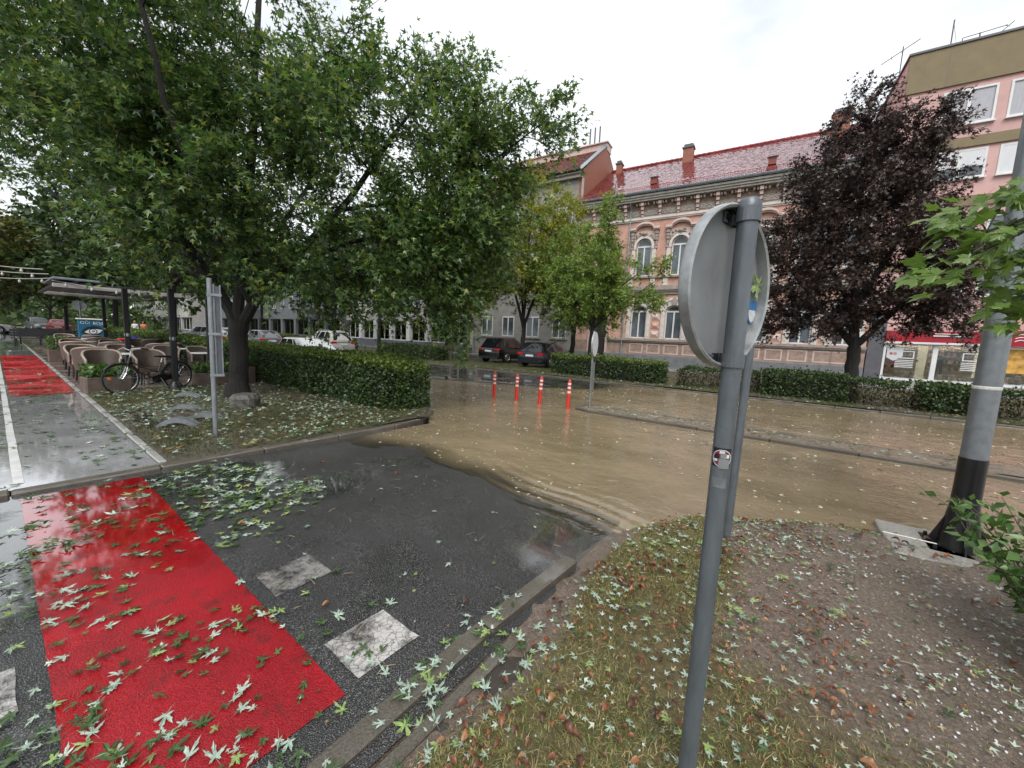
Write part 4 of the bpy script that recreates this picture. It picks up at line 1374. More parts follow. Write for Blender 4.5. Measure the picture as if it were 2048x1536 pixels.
# ---- shop buildings further left
def shop_row(name, label, u0, u1, V, H_, wallm, pil, piltint, seed, lit, base):
    t = thing(name, label, 'building', (0, V, 0))
    r = np.random.default_rng(seed)
    MB().box(u0, u1, .6, 12, -.1, H_).box(u0, u1, .0, .6, 3.7, H_).build('wall', wallm, t)
    MB().box(u0-.1, u1+.1, -.5, 12.2, H_, H_+.35).build('roof_edge', 'cornice_grey', t)
    MB().box(u0, u1, -.04, .6, -.1, base).build('base', 'plaster_slate', t)
    MB().box(u0, u1, -.12, .6, 3.1, 3.7).build('fascia', wallm, t)
    x = u0 + pil
    while x + .5 < u1:
        MB().bbox(x-.28, x+.28, -.12, .5, base, 3.1, .02).build('pillar', piltint, t)
        x += pil
    x = u0
    while x < u1 - .5:
        a, b = x + .34, min(x + pil, u1) - .34
        if b - a > .4:
            m = MB().box(a, b, .16, .24, base, base+.1).box(a, b, .16, .24, 3.0, 3.1).box(a, a+.08, .16, .24, base+.1, 3.0).box(b-.08, b, .16, .24, base+.1, 3.0).box((a+b)/2-.04, (a+b)/2+.04, .16, .24, base+.1, 3.0)
            w = m.build('shop_window', 'frame_white' if not lit else 'stone_strip', t)
            MB().box(a+.08, (a+b)/2-.04, .20, .215, base+.1, 3.0).build('pane', 'shop_glass', w)
            MB().box((a+b)/2+.04, b-.08, .20, .215, base+.1, 3.0).build('pane', 'shop_glass', w)
            MB().box(a, b, .55, .59, base, 3.1).build('display', 'lit_interior' if lit else 'goods_mixed', w)
            if lit:
                for q in range(2):
                    xx = r.uniform(a+.3, b-.3)
                    MB().lathe([(.02,2.75), (.10,2.66), (.12,2.58), (.02,2.55)], 8, (xx,.40,.0)).build('lamp', 'lamp_glow', w)
            for q in range(2):                                                   # window dummies
                xx = r.uniform(a+.3, b-.3)
                MB().lathe([(.16,base+.1), (.22,base+.5), (.13,base+.95), (.20,base+1.25), (.06,base+1.42), (.08,base+1.6), (.02,base+1.7)], 8, (xx,.42,0)).build('dummy', r.choice(['cloth_white', 'poster_red', 'cloth_dark', 'curtain']), w)
        x += pil
    z = 4.6
    while z < H_ - 2.2:
        x = u0 + 1.8
        while x < u1 - 1.2:
            m = MB()
            m.box(x-.6, x+.6, -.04, .03, z, z+.08).box(x-.6, x+.6, -.04, .03, z+1.62, z+1.7).box(x-.6, x-.52, -.04, .03, z+.08, z+1.62).box(x+.52, x+.6, -.04, .03, z+.08, z+1.62).box(x-.03, x+.03, -.04, .03, z+.08, z+1.62)
            w = m.build('window', 'frame_white', t)
            MB().box(x-.52, x+.52, -.02, -.005, z+.08, z+1.62).build('pane', 'window_glass', w)
            x += 2.9
        z += 3.3
    return t
shop_row('white_shop_building', 'pale building with white-framed clothes shop windows behind the parked silver car', -46.0, -25.2, 26.8, 12.5, 'plaster_cream', 3.0, 'frame_white', 3, False, .95)
shop_row('slate_shop_building', 'slate grey building with lit shop windows beyond the silver car', -96.0, -46.4, 26.0, 13.0, 'plaster_slate', 4.2, 'plaster_slate', 4, True, .9)
shop_row('far_pale_building', 'distant pale block closing the far end of the street', -150.0, -100.0, 24.0, 12.0, 'plaster_cream', 5.0, 'plaster_cream', 6, False, .6)

# ================================================================== trees
def curve_pts(a, b, sag, r, n=5, wig=.12):
    a, b = np.array(a, float), np.array(b, float)
    L = np.linalg.norm(b-a)
    out = []
    off = r.normal(0, wig*L*.3, 3)
    for i in range(n+1):
        t = i/n
        p = a + (b-a)*t + off*math.sin(math.pi*t) + np.array([0,0,sag*L*math.sin(math.pi*t)])
        out.append(p)
    return out

def grow_tree(name, label, base, trunk, limbs, clouds, n_cl, leaf, twigs=5, per=34, tw_len=(.5,1.1), lsize=(.08,.13), tmpl=T_MAPLE, droop=.45,
              seed=1, barkm='bark_maple', group=None, shell=.55, spread=.16, wood_sides=6, extra=None):
    """trunk and limbs given as polylines [(x,y,z,r)...]; foliage sprays fill the ellipsoids in `clouds` and hang from branches grown back to the limbs"""
    r = np.random.default_rng(seed)
    root = thing(name, label, 'tree', base, 0, group)
    B = np.array(base, float)
    wood = MB()
    nodes, nrad = [], []
    def add_line(pl):
        pl = np.array(pl, float)
        pts, rad = [], []
        for (p, q) in zip(pl[:-1], pl[1:]):
            for t in np.linspace(0, 1, 5)[:-1]:
                pts.append(p[:3] + (q[:3]-p[:3])*t); rad.append(p[3] + (q[3]-p[3])*t)
        pts.append(pl[-1][:3]); rad.append(pl[-1][3])
        pts = np.array(pts)
        pts[1:-1] += r.normal(0, .03, (len(pts)-2, 3)) * np.array([1,1,.3]) * min(1.0, .35 + .0*len(pts))
        return pts, rad
    tp, trd = add_line(trunk)
    tm = MB().tube([p - B for p in tp], trd, 14)
    # root flare
    tm.lathe([(trunk[0][3]*1.55, -.06), (trunk[0][3]*1.25, .08), (trunk[0][3]*1.03, .35)], 12, tuple(np.array(trunk[0][:3]) - B))
    tm.build('trunk', barkm, root, smooth=True)
    for l in limbs:
        pts, rad = add_line(l)
        MB().tube([p - B for p in pts], rad, 8).build('limb', barkm, root, smooth=True)
        nodes += list(pts[2:]); nrad += list(rad[2:])
    nodes += list(tp[-2:]); nrad += list(trd[-2:])
    cents = []
    wts = np.array([c[2] for c in clouds], float); wts /= wts.sum()
    for k in range(n_cl):
        c, rad, _ = clouds[r.choice(len(clouds), p=wts)]
        d = norm(r.normal(size=3))
        q = (shell + (1-shell)*r.random()) if r.random() < .72 else r.random()**.5
        cents.append(np.array(c) + d*np.array(rad)*q)
    cents = np.array(cents)
    fork = np.array(trunk[-1][:3])
    order = np.argsort(np.linalg.norm(cents-fork, axis=1))
    P, TI, NO, SZ = [], [], [], []
    for i in order:
        c = cents[i]
        N = np.array(nodes)
        dd = np.linalg.norm(N-c, axis=1) + .35*np.maximum(0, N[:,2]-c[2])
        j = int(np.argmin(dd))
        L = np.linalg.norm(c-N[j])
        r0 = min(nrad[j]*.7, .012 + .016*L)
        if L > .25:
            pts = curve_pts(N[j], c, .08, r, max(3, int(L/.5)))
            rad = np.linspace(r0, .008, len(pts))
            wood.tube([p - B for p in pts], list(rad), 5 if L < 1 else wood_sides, False)
            nodes += pts[1:]; nrad += list(rad[1:])
        out = norm(c - N[j] + .5*norm(c-fork))
        for t in range(twigs):
            d = norm(out*.8 + r.normal(0, .65, 3) + np.array([0,0,-droop*.6 + .15]))
            tl = r.uniform(*tw_len)
            dn = int(per*r.uniform(.7, 1.2))
            tt = r.random(dn)**.8
            pos = c + d*tl*tt[:,None] + np.array([0,0,-1])*(droop*tl*.6*tt**2)[:,None]
            pos = pos + r.normal(0, spread*.5, (dn,3))
            P.append(pos)
            tip = norm(d + r.normal(0, .75, (dn,3)) + np.array([0,0,-droop]))
            TI.append(tip)
            NO.append(norm(np.array([0,0,1.0]) + r.normal(0, .55, (dn,3))))
            SZ.append(r.uniform(lsize[0], lsize[1], dn))
            end = c + d*tl + np.array([0,0,-droop*tl*.6])
            wood.tube([c-B, c + d*tl*.5 - np.array([0,0,droop*tl*.15]) - B, end-B], [.008,.006,.003], 3, False)
    wood.build('branch', barkm, root)['kind'] = 'stuff'
    P, TI, NO, SZ = map(np.concatenate, (P, TI, NO, SZ))
    o = leaf_object('crown', P - B, TI, NO, SZ, tmpl, leaf, root)
    o['kind'] = 'stuff'
    return root

# ---- the big maple by the hedge
b = (-9.95, 3.18, .06)
trunk = [(-9.95,3.18,.0,.22), (-9.93,3.20,.5,.185), (-9.88,3.22,1.2,.175), (-9.85,3.22,1.75,.19)]
limbs = [
    [(-9.85,3.22,1.6,0.122), (-9.55,3.45,2.2,0.108), (-8.9,3.95,3.1,0.086), (-8.0,4.7,4.4,0.065), (-7.3,5.2,5.6,0.043), (-6.5,5.8,6.9,0.018)],
    [(-9.85,3.22,1.6,0.130), (-10.15,3.0,2.3,0.115), (-10.9,2.5,3.6,0.094), (-11.9,1.9,5.4,0.065), (-12.8,1.3,7.6,0.036), (-13.3,1.0,9.5,0.022)],
    [(-9.85,3.22,1.7,0.115), (-9.9,3.3,3.0,0.108), (-9.7,3.5,5.0,0.086), (-9.5,3.6,7.5,0.058), (-9.3,3.8,10.5,0.029)],
    [(-9.6,3.4,2.1,0.072), (-9.2,2.7,3.3,0.061), (-8.6,1.9,5.2,0.043), (-8.2,1.4,7.4,0.025)],
    [(-9.0,3.9,3.0,0.058), (-8.0,4.9,3.6,0.047), (-6.7,6.0,4.1,0.032), (-5.3,7.0,4.7,0.016)],
    [(-8.2,4.6,4.2,0.043), (-6.9,5.6,4.5,0.036), (-5.6,6.6,5.4,0.025), (-4.7,7.3,6.3,0.011)],
    [(-10.3,2.9,2.6,0.065), (-11.6,2.2,3.2,0.050), (-13.2,1.4,4.0,0.036), (-14.8,.8,4.8,0.018)],
    [(-9.9,3.3,2.8,0.065), (-10.4,4.4,4.2,0.050), (-10.9,5.6,6.0,0.032), (-11.2,6.4,8.0,0.014)],
    [(-8.6,4.2,3.2,0.036), (-7.6,5.0,3.1,0.029), (-6.6,5.8,2.4,0.011)],
]
clouds = [((-10.8,2.6,8.4), (3.2,2.9,3.2), 2.6), ((-12.6,1.7,7.6), (3.2,2.8,2.8), 1.7), ((-13.4,1.3,5.8), (2.3,2.0,1.3), .6), ((-10.2,3.0,4.9), (2.3,2.3,1.9), 1.4), ((-9.6,2.3,4.2), (1.9,1.1,1.4), .8), ((-11.2,1.4,6.6), (1.8,1.2,1.6), .6), ((-11.6,2.1,5.0), (1.6,1.5,1.3), .5),
          ((-7.8,4.7,5.2), (2.2,2.1,2.1), 1.5), ((-6.6,5.9,4.6), (1.7,1.6,1.6), 1.15), ((-7.2,5.3,3.0), (1.6,1.5,1.0), .8), ((-6.6,5.9,2.25), (.65,.65,.75), .18),
          ((-8.1,4.5,6.1), (1.1,1.0,.8), .34), ((-6.7,5.6,6.9), (.35,.35,.5), .06), ((-4.75,7.25,6.2), (.5,.5,.6), .14), ((-8.9,2.0,6.8), (1.9,1.8,2.2), .8), ((-9.0,3.7,2.9), (1.6,1.3,.65), .55), ((-10.9,2.6,3.0), (.9,.9,.5), .25),
          ((-5.8,6.5,5.3), (.9,.9,1.2), .42), ((-6.1,6.3,3.7), (.9,.9,1.0), .45), ((-6.6,5.9,3.2), (1.3,1.2,.9), .6), ((-6.4,6.1,6.3), (1.2,1.2,.8), .4), ((-8.3,4.6,2.6), (1.2,1.0,.5), .38)]
grow_tree('silver_maple_tree', 'big dark green maple with spreading crown beside the stone on the lawn', b, trunk, limbs, clouds, 840, 'leaf_maple', twigs=5, per=30, tw_len=(.45,1.0), lsize=(.09,.155), droop=.5, seed=11, barkm='bark_dark')

# ---- purple plum across the street
b = (1.55, 18.2, .06)
trunk = [(1.55,18.2,0,.24), (1.52,18.2,1.0,.20), (1.5,18.2,1.9,.19)]
limbs = [[(1.5,18.2,1.8,.15), (1.3,18.2,4,.12), (1.1,18.2,7,.06), (1.0,18.2,10,.02)], [(1.5,18.2,1.9,.12), (.3,18.0,3.4,.08), (-1.0,17.9,5.2,.03)], [(1.5,18.2,1.9,.12), (2.7,18.3,3.6,.08), (3.4,18.3,5.6,.03)],
         [(1.4,18.2,3.0,.09), (.2,18.6,5.5,.06), (-.4,18.6,8.2,.02)], [(1.4,18.2,3.4,.09), (2.4,17.6,6.0,.06), (2.8,17.5,8.6,.02)]]
clouds = [((1.2,18.2,5.2), (2.6,2.4,2.9), 3.2), ((1.1,18.2,7.8), (1.7,1.7,2.2), 1.6), ((-.5,18.1,4.3), (1.7,1.7,2.0), 1.3), ((2.7,18.1,4.3), (1.5,1.6,1.9), 1.2), ((1.0,18.2,10.0), (.45,.45,.7), .12), ((2.6,17.7,8.7), (.5,.5,.8), .16), ((-.4,18.4,7.8), (.9,.9,1.1), .35), ((2.4,18.1,6.6), (.9,1.0,1.5), .4), ((.3,17.9,2.8), (1.6,1.5,.6), .5), ((3.5,18.0,3.2), (.95,1.1,.8), .45), ((3.3,18.0,4.6), (.9,1.0,1.0), .35)]
grow_tree('purple_plum_tree', 'dark purple-leaved tree standing before the pink block and its shop', b, trunk, limbs, clouds, 470, 'leaf_purple', twigs=5, per=29, tw_len=(.35,.75), lsize=(.10,.17), droop=.3, seed=12, barkm='bark_dark')

# ---- light slender maple in front of the orange house
b = (-8.35, 17.6, .06)
trunk = [(-8.35,17.6,0,.12), (-8.35,17.6,1.2,.10), (-8.3,17.6,2.3,.095)]
limbs = [[(-8.3,17.6,2.2,.08), (-8.0,17.6,5,.05), (-7.6,17.6,9.0,.012)], [(-8.3,17.6,2.3,.06), (-7.2,17.5,3.2,.04), (-5.4,17.4,4.4,.012)], [(-8.3,17.6,2.4,.06), (-9.4,17.7,3.8,.04), (-10.2,17.8,5.6,.012)],
         [(-8.2,17.6,3.2,.05), (-7.0,17.4,4.2,.03), (-5.2,17.3,5.4,.01)], [(-8.1,17.6,4.0,.045), (-9.0,17.5,6.0,.03), (-9.4,17.4,7.6,.01)]]
clouds = [((-8.3,17.6,3.7), (1.5,1.4,1.0), 1.5), ((-8.0,17.6,5.4), (1.1,1.1,1.3), 1.1), ((-7.8,17.6,7.6), (.55,.55,1.5), .5), ((-9.6,17.7,4.6), (1.1,1.1,1.5), .9), ((-6.2,17.4,3.7), (1.3,.8,.45), .45), ((-5.6,17.3,5.0), (.8,.6,.3), .2), ((-9.2,17.6,2.9), (1.2,1.1,.6), .6), ((-9.3,17.5,6.8), (.6,.6,1.0), .3)]
grow_tree('young_maple_tree', 'young light green open-crowned maple in front of the orange house', b, trunk, limbs, clouds, 210, 'leaf_pale', twigs=4, per=28, tw_len=(.35,.7), lsize=(.10,.17), droop=.35, seed=13, barkm='bark_dark')

# ---- other street trees
def street_tree(label, u, v, h, rad, leaf, seed, low=2.0, n=120, ls=(.16,.26), per=22, rt=.16, group='trees along the far side of the street', cb=None, wide=1.0):
    b = (u, v, .05)
    trunk = [(u,v,0,rt), (u+.05,v,low*.6,rt*.85), (u+.08,v+.05,low+.4,rt*.8)]
    r = np.random.default_rng(seed)
    limbs = []
    for k in range(5):
        a = 2*math.pi*k/5 + r.uniform(-.4, .4)
        q = rad*r.uniform(.45, .75)
        limbs.append([(u+.05,v,low+.2,rt*.6), (u+q*.4*math.cos(a), v+q*.4*math.sin(a), low+(h-low)*.3, rt*.4), (u+q*math.cos(a), v+q*math.sin(a), low+(h-low)*r.uniform(.55,.8), .02)])
    clouds = [((u,v,low+(h-low)*.55), (rad*.8*wide,rad*.8,(h-low)*.48), 2.5)]
    for k in range(6):
        a = r.uniform(0, 2*math.pi)
        q = rad*.6
        clouds.append(((u+q*math.cos(a)*wide, v+q*math.sin(a), low+(h-low)*r.uniform(.25,.7)), (rad*.5,rad*.5,(h-low)*.24), .7))
    return grow_tree('street_tree', label, b, trunk, limbs, clouds, n, leaf, twigs=4, per=per, tw_len=(.5,1.1), lsize=ls, droop=.35, seed=seed, barkm='bark_dark', group=group, tmpl=T_MAPLE if (v > 10 and u > -19) else T_FAR)
street_tree('yellowish green tree standing just left of the grey house', -14.3, 20.2, 12.0, 3.8, 'leaf_olive', 21, 2.2, 380, (.13,.21), 26)
street_tree('leafy green tree overhanging the two parked black cars', -10.8, 20.3, 7.9, 3.0, 'leaf_pale', 22, 2.0, 200, (.12,.19), 26)
street_tree('green tree left of the two black cars across the water', -17.8, 18.6, 8.6, 3.2, 'leaf_pale', 29, 2.2, 190, (.13,.21), 24)
street_tree('dark green tree between the black cars and the white shop', -20.6, 19.6, 11.5, 4.3, 'leaf_far', 23, 2.5, 190)
street_tree('dark green tree in front of the white shop building', -27.6, 18.8, 12, 4.4, 'leaf_far', 24, 3.1, 170)
street_tree('green tree before the slate shop building, behind the silver car', -37.0, 18.6, 12.5, 5.0, 'leaf_far', 25, 3.6, 150, (.2,.32))
street_tree('green tree far along the opposite pavement by the lit shops', -50.0, 18.6, 13, 5.5, 'leaf_far', 26, 3.8, 140, (.22,.38))
street_tree('last green tree on the opposite pavement before the road end', -68.0, 18.4, 14, 6.5, 'leaf_far', 27, 3.6, 140, (.3,.5))
NG = 'trees along the near path'
street_tree('broad tree rising behind the café chairs', -21.5, 4.6, 8.2, 4.2, 'leaf_far', 31, 2.9, 170, (.15,.24), group=NG)
street_tree('tree standing behind the blue painted cabinet', -37.0, 5.0, 9.6, 5.0, 'leaf_far', 32, 3.0, 160, (.2,.32), group=NG)
street_tree('dark tree left of the cycle path, over the black benches', -38.0, -1.2, 7.6, 4.6, 'leaf_olive_dim', 33, 2.0, 200, (.16,.26), group=NG)
street_tree('tree on the near verge far down the cycle path', -58.0, 4.4, 11, 6.5, 'leaf_far', 34, 2.8, 150, (.3,.45), group=NG)
street_tree('tree left of the path with dark double trunk', -54.0, -2.8, 9.4, 6.0, 'leaf_far', 35, 2.2, 170, (.26,.4), group=NG)
street_tree('tree farthest down the path on its left side', -80.0, -6.0, 12, 7.5, 'leaf_far', 36, 2.2, 150, (.35,.55), group=NG)
street_tree('tree far down the near verge beside the roadway', -85.0, 5.0, 12.5, 7.5, 'leaf_far', 37, 2.6, 150, (.35,.55), group=NG)
# a wood that closes the view at the far end
r = np.random.default_rng(44)
N = 30000
pos = np.stack([r.uniform(-200,-105,N), r.uniform(-90,24,N), 11*r.random(N)**1.3], -1)
wd = leaf_object('distant_trees', pos, rand_dirs(N, r), rand_dirs(N, r), r.uniform(.8,1.6,N), T_DIA, 'leaf_far')
tag(wd, 'green mass of trees closing the far end of the street', 'trees', kind='stuff')

# ================================================================== hedges
def hedge(name, label, u0, u1, v0, v1, h, dens, ls, mat, seed, top=None, ragged=.05, z0=.05, group=None, gaps=0.0, round_end=0.0):
    r = np.random.default_rng(seed)
    t = thing(name, label, 'hedge', ((u0+u1)/2, (v0+v1)/2, z0), 0, group)
    B = np.array([(u0+u1)/2, (v0+v1)/2, z0])
    L, W = u1-u0, v1-v0
    def prof(u):                                     # uneven clipped height along the hedge
        return h * (1 + .085*fbm(u, u*0, seed, 4, 1.3))
    faces = [('f', L*h), ('b', L*h*.5), ('t', L*W*1.25), ('e', W*h), ('g', W*h)]
    Ps, Ns, top_flag = [], [], []
    for kind, area in faces:
        n = int(area*dens)
        a, b_ = r.random(n), r.random(n)
        zero, one = np.zeros(n), np.ones(n)
        if kind in 'fb':
            u = u0 + L*a
            z = prof(u)*b_
            v = np.full(n, v0 if kind == 'f' else v1)
            nn = np.stack([zero, (-one if kind == 'f' else one), .35*one], -1)
        elif kind == 't':
            u = u0 + L*a; v = v0 + W*b_; z = prof(u)
            nn = np.stack([zero, zero, one], -1)
        else:
            u = np.full(n, u0 if kind == 'e' else u1); v = v0 + W*a; z = prof(u)*b_
            nn = np.stack([(-one if kind == 'e' else one), zero, .3*one], -1)
        p = np.stack([u, v, z], -1)
        inward = np.abs(r.normal(0, ragged, n)) * 1.2
        bul = .05*fbm(p[:,0]*2, p[:,2]*3 + p[:,1]*2, seed+1, 3, 1.3)
        p = p - nn*(inward - bul - .02*r.random(n))[:,None]
        if round_end:                               # round off the plan at the right-hand end and the upper edges
            ex = np.clip((p[:,0] - (u1-round_end))/round_end, 0, 1)
            mid = (v0+v1)/2
            p[:,1] = mid + (p[:,1]-mid)*np.sqrt(np.maximum(0, 1-(ex*.85)**2))
            p[:,2] -= ex**3*.10
        if gaps:
            keep = fbm(p[:,0]*1.6, p[:,2]*2.4, seed+5, 3, 1.2) > (-1 + gaps*1.6)
            p, nn = p[keep], nn[keep]
            n = len(p)
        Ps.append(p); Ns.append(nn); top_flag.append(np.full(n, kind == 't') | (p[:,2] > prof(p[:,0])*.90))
    P, N_, TF = np.concatenate(Ps), np.concatenate(Ns), np.concatenate(top_flag)
    n = len(P)
    P[:,2] += z0 + np.where((r.random(n) < .10) & TF, r.random(n)**2*.16, 0) * (fbm(P[:,0]*5, P[:,1]*5, seed+9, 2, 1.0) > -.1)
    tip = norm(N_*.5 + r.normal(0, .7, (n,3)) + np.array([0,0,.25]))
    nor = norm(N_ + r.normal(0, .6, (n,3)))
    sz = r.uniform(ls[0], ls[1], n)
    m1 = ~TF if top else np.ones(n, bool)
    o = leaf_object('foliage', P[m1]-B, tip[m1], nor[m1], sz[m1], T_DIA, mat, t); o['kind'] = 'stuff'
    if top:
        o = leaf_object('top_foliage', P[TF]-B, tip[TF], nor[TF], sz[TF]*1.05, T_DIA, top, t); o['kind'] = 'stuff'  # leaves near the top edge, coloured by the top material
    tw = MB()
    nst = int(L*14)
    for k in range(nst):                            # stems inside
        x, y = r.uniform(u0+.1, u1-.12), r.uniform(v0+.12, v1-.12)
        if round_end and x > u1-round_end*.7: y = (v0+v1)/2 + (y-(v0+v1)/2)*.5
        p0 = np.array([x, y, z0-.05]) - B
        p1 = p0 + np.array([r.normal(0,.12), r.normal(0,.12), h*r.uniform(.6,.95)])
        tw.tube([p0, (p0+p1)/2 + r.normal(0,.05,3), p1], [.010,.007,.003], 3, False)
        for q in range(3):
            a = p0 + (p1-p0)*r.uniform(.3,.9)
            tw.tube([a, a + np.array([r.normal(0,.16), r.normal(0,.16), r.uniform(.02,.2)])], [.005,.002], 3, False)
    o = tw.build('stems', 'twig_wood', t); o['kind'] = 'stuff'
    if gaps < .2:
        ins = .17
        MB().bbox(u0+ins-B[0], u1-ins-round_end*.35-B[0], v0+ins-B[1], v1-ins-B[1], -.05, h*.82, .08).build('dark_core', 'hedge_core', t)  # solid dark box added inside, standing for the shaded depth between the leaves
    return t
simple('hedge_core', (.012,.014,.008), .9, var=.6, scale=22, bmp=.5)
hedge('clipped_hedge', 'long clipped green hedge with bright top beside the lawn, ending at the water', -13.5, -6.2, 4.42, 5.75, 1.0, 1300, (.045,.080), 'leaf_hedge', 51, 'leaf_hedge_top', .06, .08, round_end=.9)
hedge('clipped_hedge', 'clipped hedge running behind the café chairs', -48, -13.55, 4.35, 5.6, 1.02, 420, (.06,.11), 'leaf_hedge', 52, 'leaf_hedge_top', .05, .08)
hedge('clipped_hedge', 'low hedge beside the black estate car across the water', -9.7, -4.5, 16.2, 17.5, .92, 620, (.06,.10), 'leaf_hedge', 53, 'leaf_hedge_top', .07, group='hedges across the street', gaps=.12)
hedge('clipped_hedge', 'thin brown patchy hedge across the water behind the round sign', -3.9, -1.1, 16.3, 17.3, .80, 420, (.06,.10), 'leaf_hedge_dry', 54, 'leaf_hedge', .1, group='hedges across the street', gaps=.36)
hedge('clipped_hedge', 'dense dark green hedge left of the purple tree trunk', -1.0, 1.35, 16.1, 17.4, .90, 600, (.06,.10), 'leaf_hedge', 55, 'leaf_hedge', .07, group='hedges across the street', gaps=.1)
hedge('clipped_hedge', 'ragged half-bare hedge below the shop window', 1.5, 3.0, 16.2, 17.3, .80, 430, (.06,.10), 'leaf_hedge_dry', 56, 'leaf_hedge', .1, group='hedges across the street', gaps=.36)
hedge('clipped_hedge', 'leafy green stretch of hedge below the shop window', 3.0, 4.1, 16.1, 17.3, .86, 560, (.06,.11), 'leaf_hedge', 57, 'leaf_hedge', .08, group='hedges across the street', gaps=.15)
hedge('clipped_hedge', 'brown hedge stretch behind the lamp post across the water', 4.1, 8.5, 16.1, 17.3, .80, 430, (.06,.11), 'leaf_hedge_dry', 58, 'leaf_hedge', .1, group='hedges across the street', gaps=.25)
hedge('clipped_hedge', 'dark low hedge left of the black cars before the white shop', -24.5, -18.2, 16.6, 17.7, .85, 420, (.07,.12), 'leaf_hedge', 59, 'leaf_hedge', .07, group='hedges across the street')
hedge('clipped_hedge', 'short hedge beyond the silver car', -38.0, -30.5, 17.5, 18.7, .95, 300, (.08,.14), 'leaf_hedge', 60, 'leaf_hedge_top', .07, group='hedges across the street')
hedge('clipped_hedge', 'far low hedge before the lit shops', -52.0, -40.5, 17.5, 18.7, .95, 240, (.10,.16), 'leaf_hedge', 61, 'leaf_hedge_top', .07, group='hedges across the street')

# ================================================================== street furniture
def arc_patch(mb, c, r, a0, a1, z0, z1, n=8, lean=(0,0)):
    for i in range(n):
        t0, t1 = a0 + (a1-a0)*i/n, a0 + (a1-a0)*(i+1)/n
        p = [(c[0]+r*math.cos(t)+lean[0]*z, c[1]+r*math.sin(t)+lean[1]*z, z) for t, z in ((t0,z0),(t1,z0),(t1,z1),(t0,z1))]
        mb.quad(*p)

def disc_sign(parent, c, nrm, rad, front='sticker_white', depth=.03):
    """pressed metal sign seen from behind: plate, raised flange, front face"""
    n = Vector(nrm).normalized()
    M = Matrix.Translation(c) @ n.to_track_quat('Z', 'Y').to_matrix().to_4x4()
    def put(mb, name, mat, par):
        o = mb.build(name, mat, par, smooth=True)
        o.matrix_local = (par.matrix_local.inverted() @ M) if par is not parent else M
        return o
    plate = MB().lathe([(rad-.012, 0), (rad-.006, .004), (rad-.012, .006)], 56)
    p = plate.build('plate', 'sign_back', parent)
    p.matrix_local = M
    rim = MB()
    prof = [(rad-.012, .006), (rad-.002, .004), (rad+.003, -.004), (rad+.003, -depth), (rad-.003, -depth-.004), (rad-.010, -depth), (rad-.012, -.004)]
    k = 56
    vs, fs = [], []
    for r_, z in prof:
        for i in range(k):
            a = 2*math.pi*i/k
            vs.append((r_*math.cos(a), r_*math.sin(a), z))
    for j in range(len(prof)):
        j2 = (j+1) % len(prof)
        for i in range(k):
            i2 = (i+1) % k
            fs.append((j*k+i, j*k+i2, j2*k+i2, j2*k+i))
    rim.add(vs, fs)
    o = rim.build('rim', 'sign_rim', p, smooth=True)
    f = MB().lathe([(rad-.014, .0065), (rad-.016, .0085)], 48).build('face', front, p)
    return p

# ---- the foreground sign, seen from behind
sb = (-.170, 1.395, -.06)
FS = thing('traffic_sign', 'round traffic sign seen from behind on a dark grey pole in the foreground', 'sign', sb)
PR = .0295
MB().tube([(0,0,0), (0,0,2.125)], PR, 24).build('pole', 'pole_grey', FS, smooth=True)
MB().lathe([(PR+.003,2.09), (PR+.004,2.12), (PR-.004,2.132)], 24).build('cap', 'pole_grey', FS, smooth=True)
nF = Vector((-.95, .315, 0)).normalized()
dc = Vector((0,0,1.872)) + nF*(PR+.022)
disc_sign(FS, dc, nF, .248)
sideV = Vector((-nF.y, nF.x, 0))
for z in (2.085, 1.645):
    m = MB()
    k = 20
    for i in range(k):                                                          # strap round the pole
        a0, a1 = 2*math.pi*i/k, 2*math.pi*(i+1)/k
        for (ra, rb) in ((PR+.0012, PR+.005),):
            P = [(r_*math.cos(a), r_*math.sin(a), zz) for zz in (z-.021, z+.021) for a, r_ in ((a0,ra),(a1,ra),(a1,rb),(a0,rb))]
            m.add(P, [(0,1,2,3),(7,6,5,4),(0,4,5,1),(2,6,7,3)])
    cl = m.build('clamp', 'pole_grey', FS)
    m = MB()
    for sg in (-1, 1):
        o_ = nF*(PR+.004) + sideV*sg*.026
        m.prism([(0,-.021),(.022,-.021),(.022,.021),(0,.021)], o_ + Vector((0,0,z)) - sideV*.002, nF, (0,0,1), sideV*.004)
        e = nF*(PR+.014) + sideV*sg*.03
        m.tube([e + Vector((0,0,z)) - sideV*sg*.012, e + Vector((0,0,z)) + sideV*sg*.010], .008, 6)
        m.build('bolt', 'black_metal', cl)
        m = MB()
    m = MB().prism([(-.05,-.017),(.05,-.017),(.05,.017),(-.05,.017)], nF*(PR+.016) + Vector((0,0,z)), sideV, (0,0,1), nF*.004)
    m.build('bracket', 'pole_grey', cl)
# torn round sticker and the ghost of another one
toc = math.atan2(-1.395, .170)
m = MB(); arc_patch(m, (0,0), PR+.0008, toc-.95, toc+.95, 1.305, 1.366); m.build('sticker', 'sticker_black', FS)
m = MB()
for i in range(20):
    t0, t1 = 2*math.pi*i/20, 2*math.pi*(i+1)/20
    pt = lambda t, rr, e: ((PR+e)*math.cos(toc+.05+rr*math.cos(t)/PR), (PR+e)*math.sin(toc+.05+rr*math.cos(t)/PR), 1.333+rr*math.sin(t))
    m.add([pt(t0,.0285,.0016), pt(t1,.0285,.0016), pt(t1,.0262,.0016), pt(t0,.0262,.0016)], [(0,1,2,3)])
m.build('sticker_ring', 'sticker_white', FS)
m = MB()
for i in range(20):
    t0, t1 = 2*math.pi*i/20, 2*math.pi*(i+1)/20
    m.add([pt(t0,.0255,.0012), pt(t1,.0255,.0012), pt(t1,.006,.0012), pt(t0,.006,.0012)], [(0,1,2,3)])
m.build('sticker_print', 'sticker_red', FS)
m = MB()
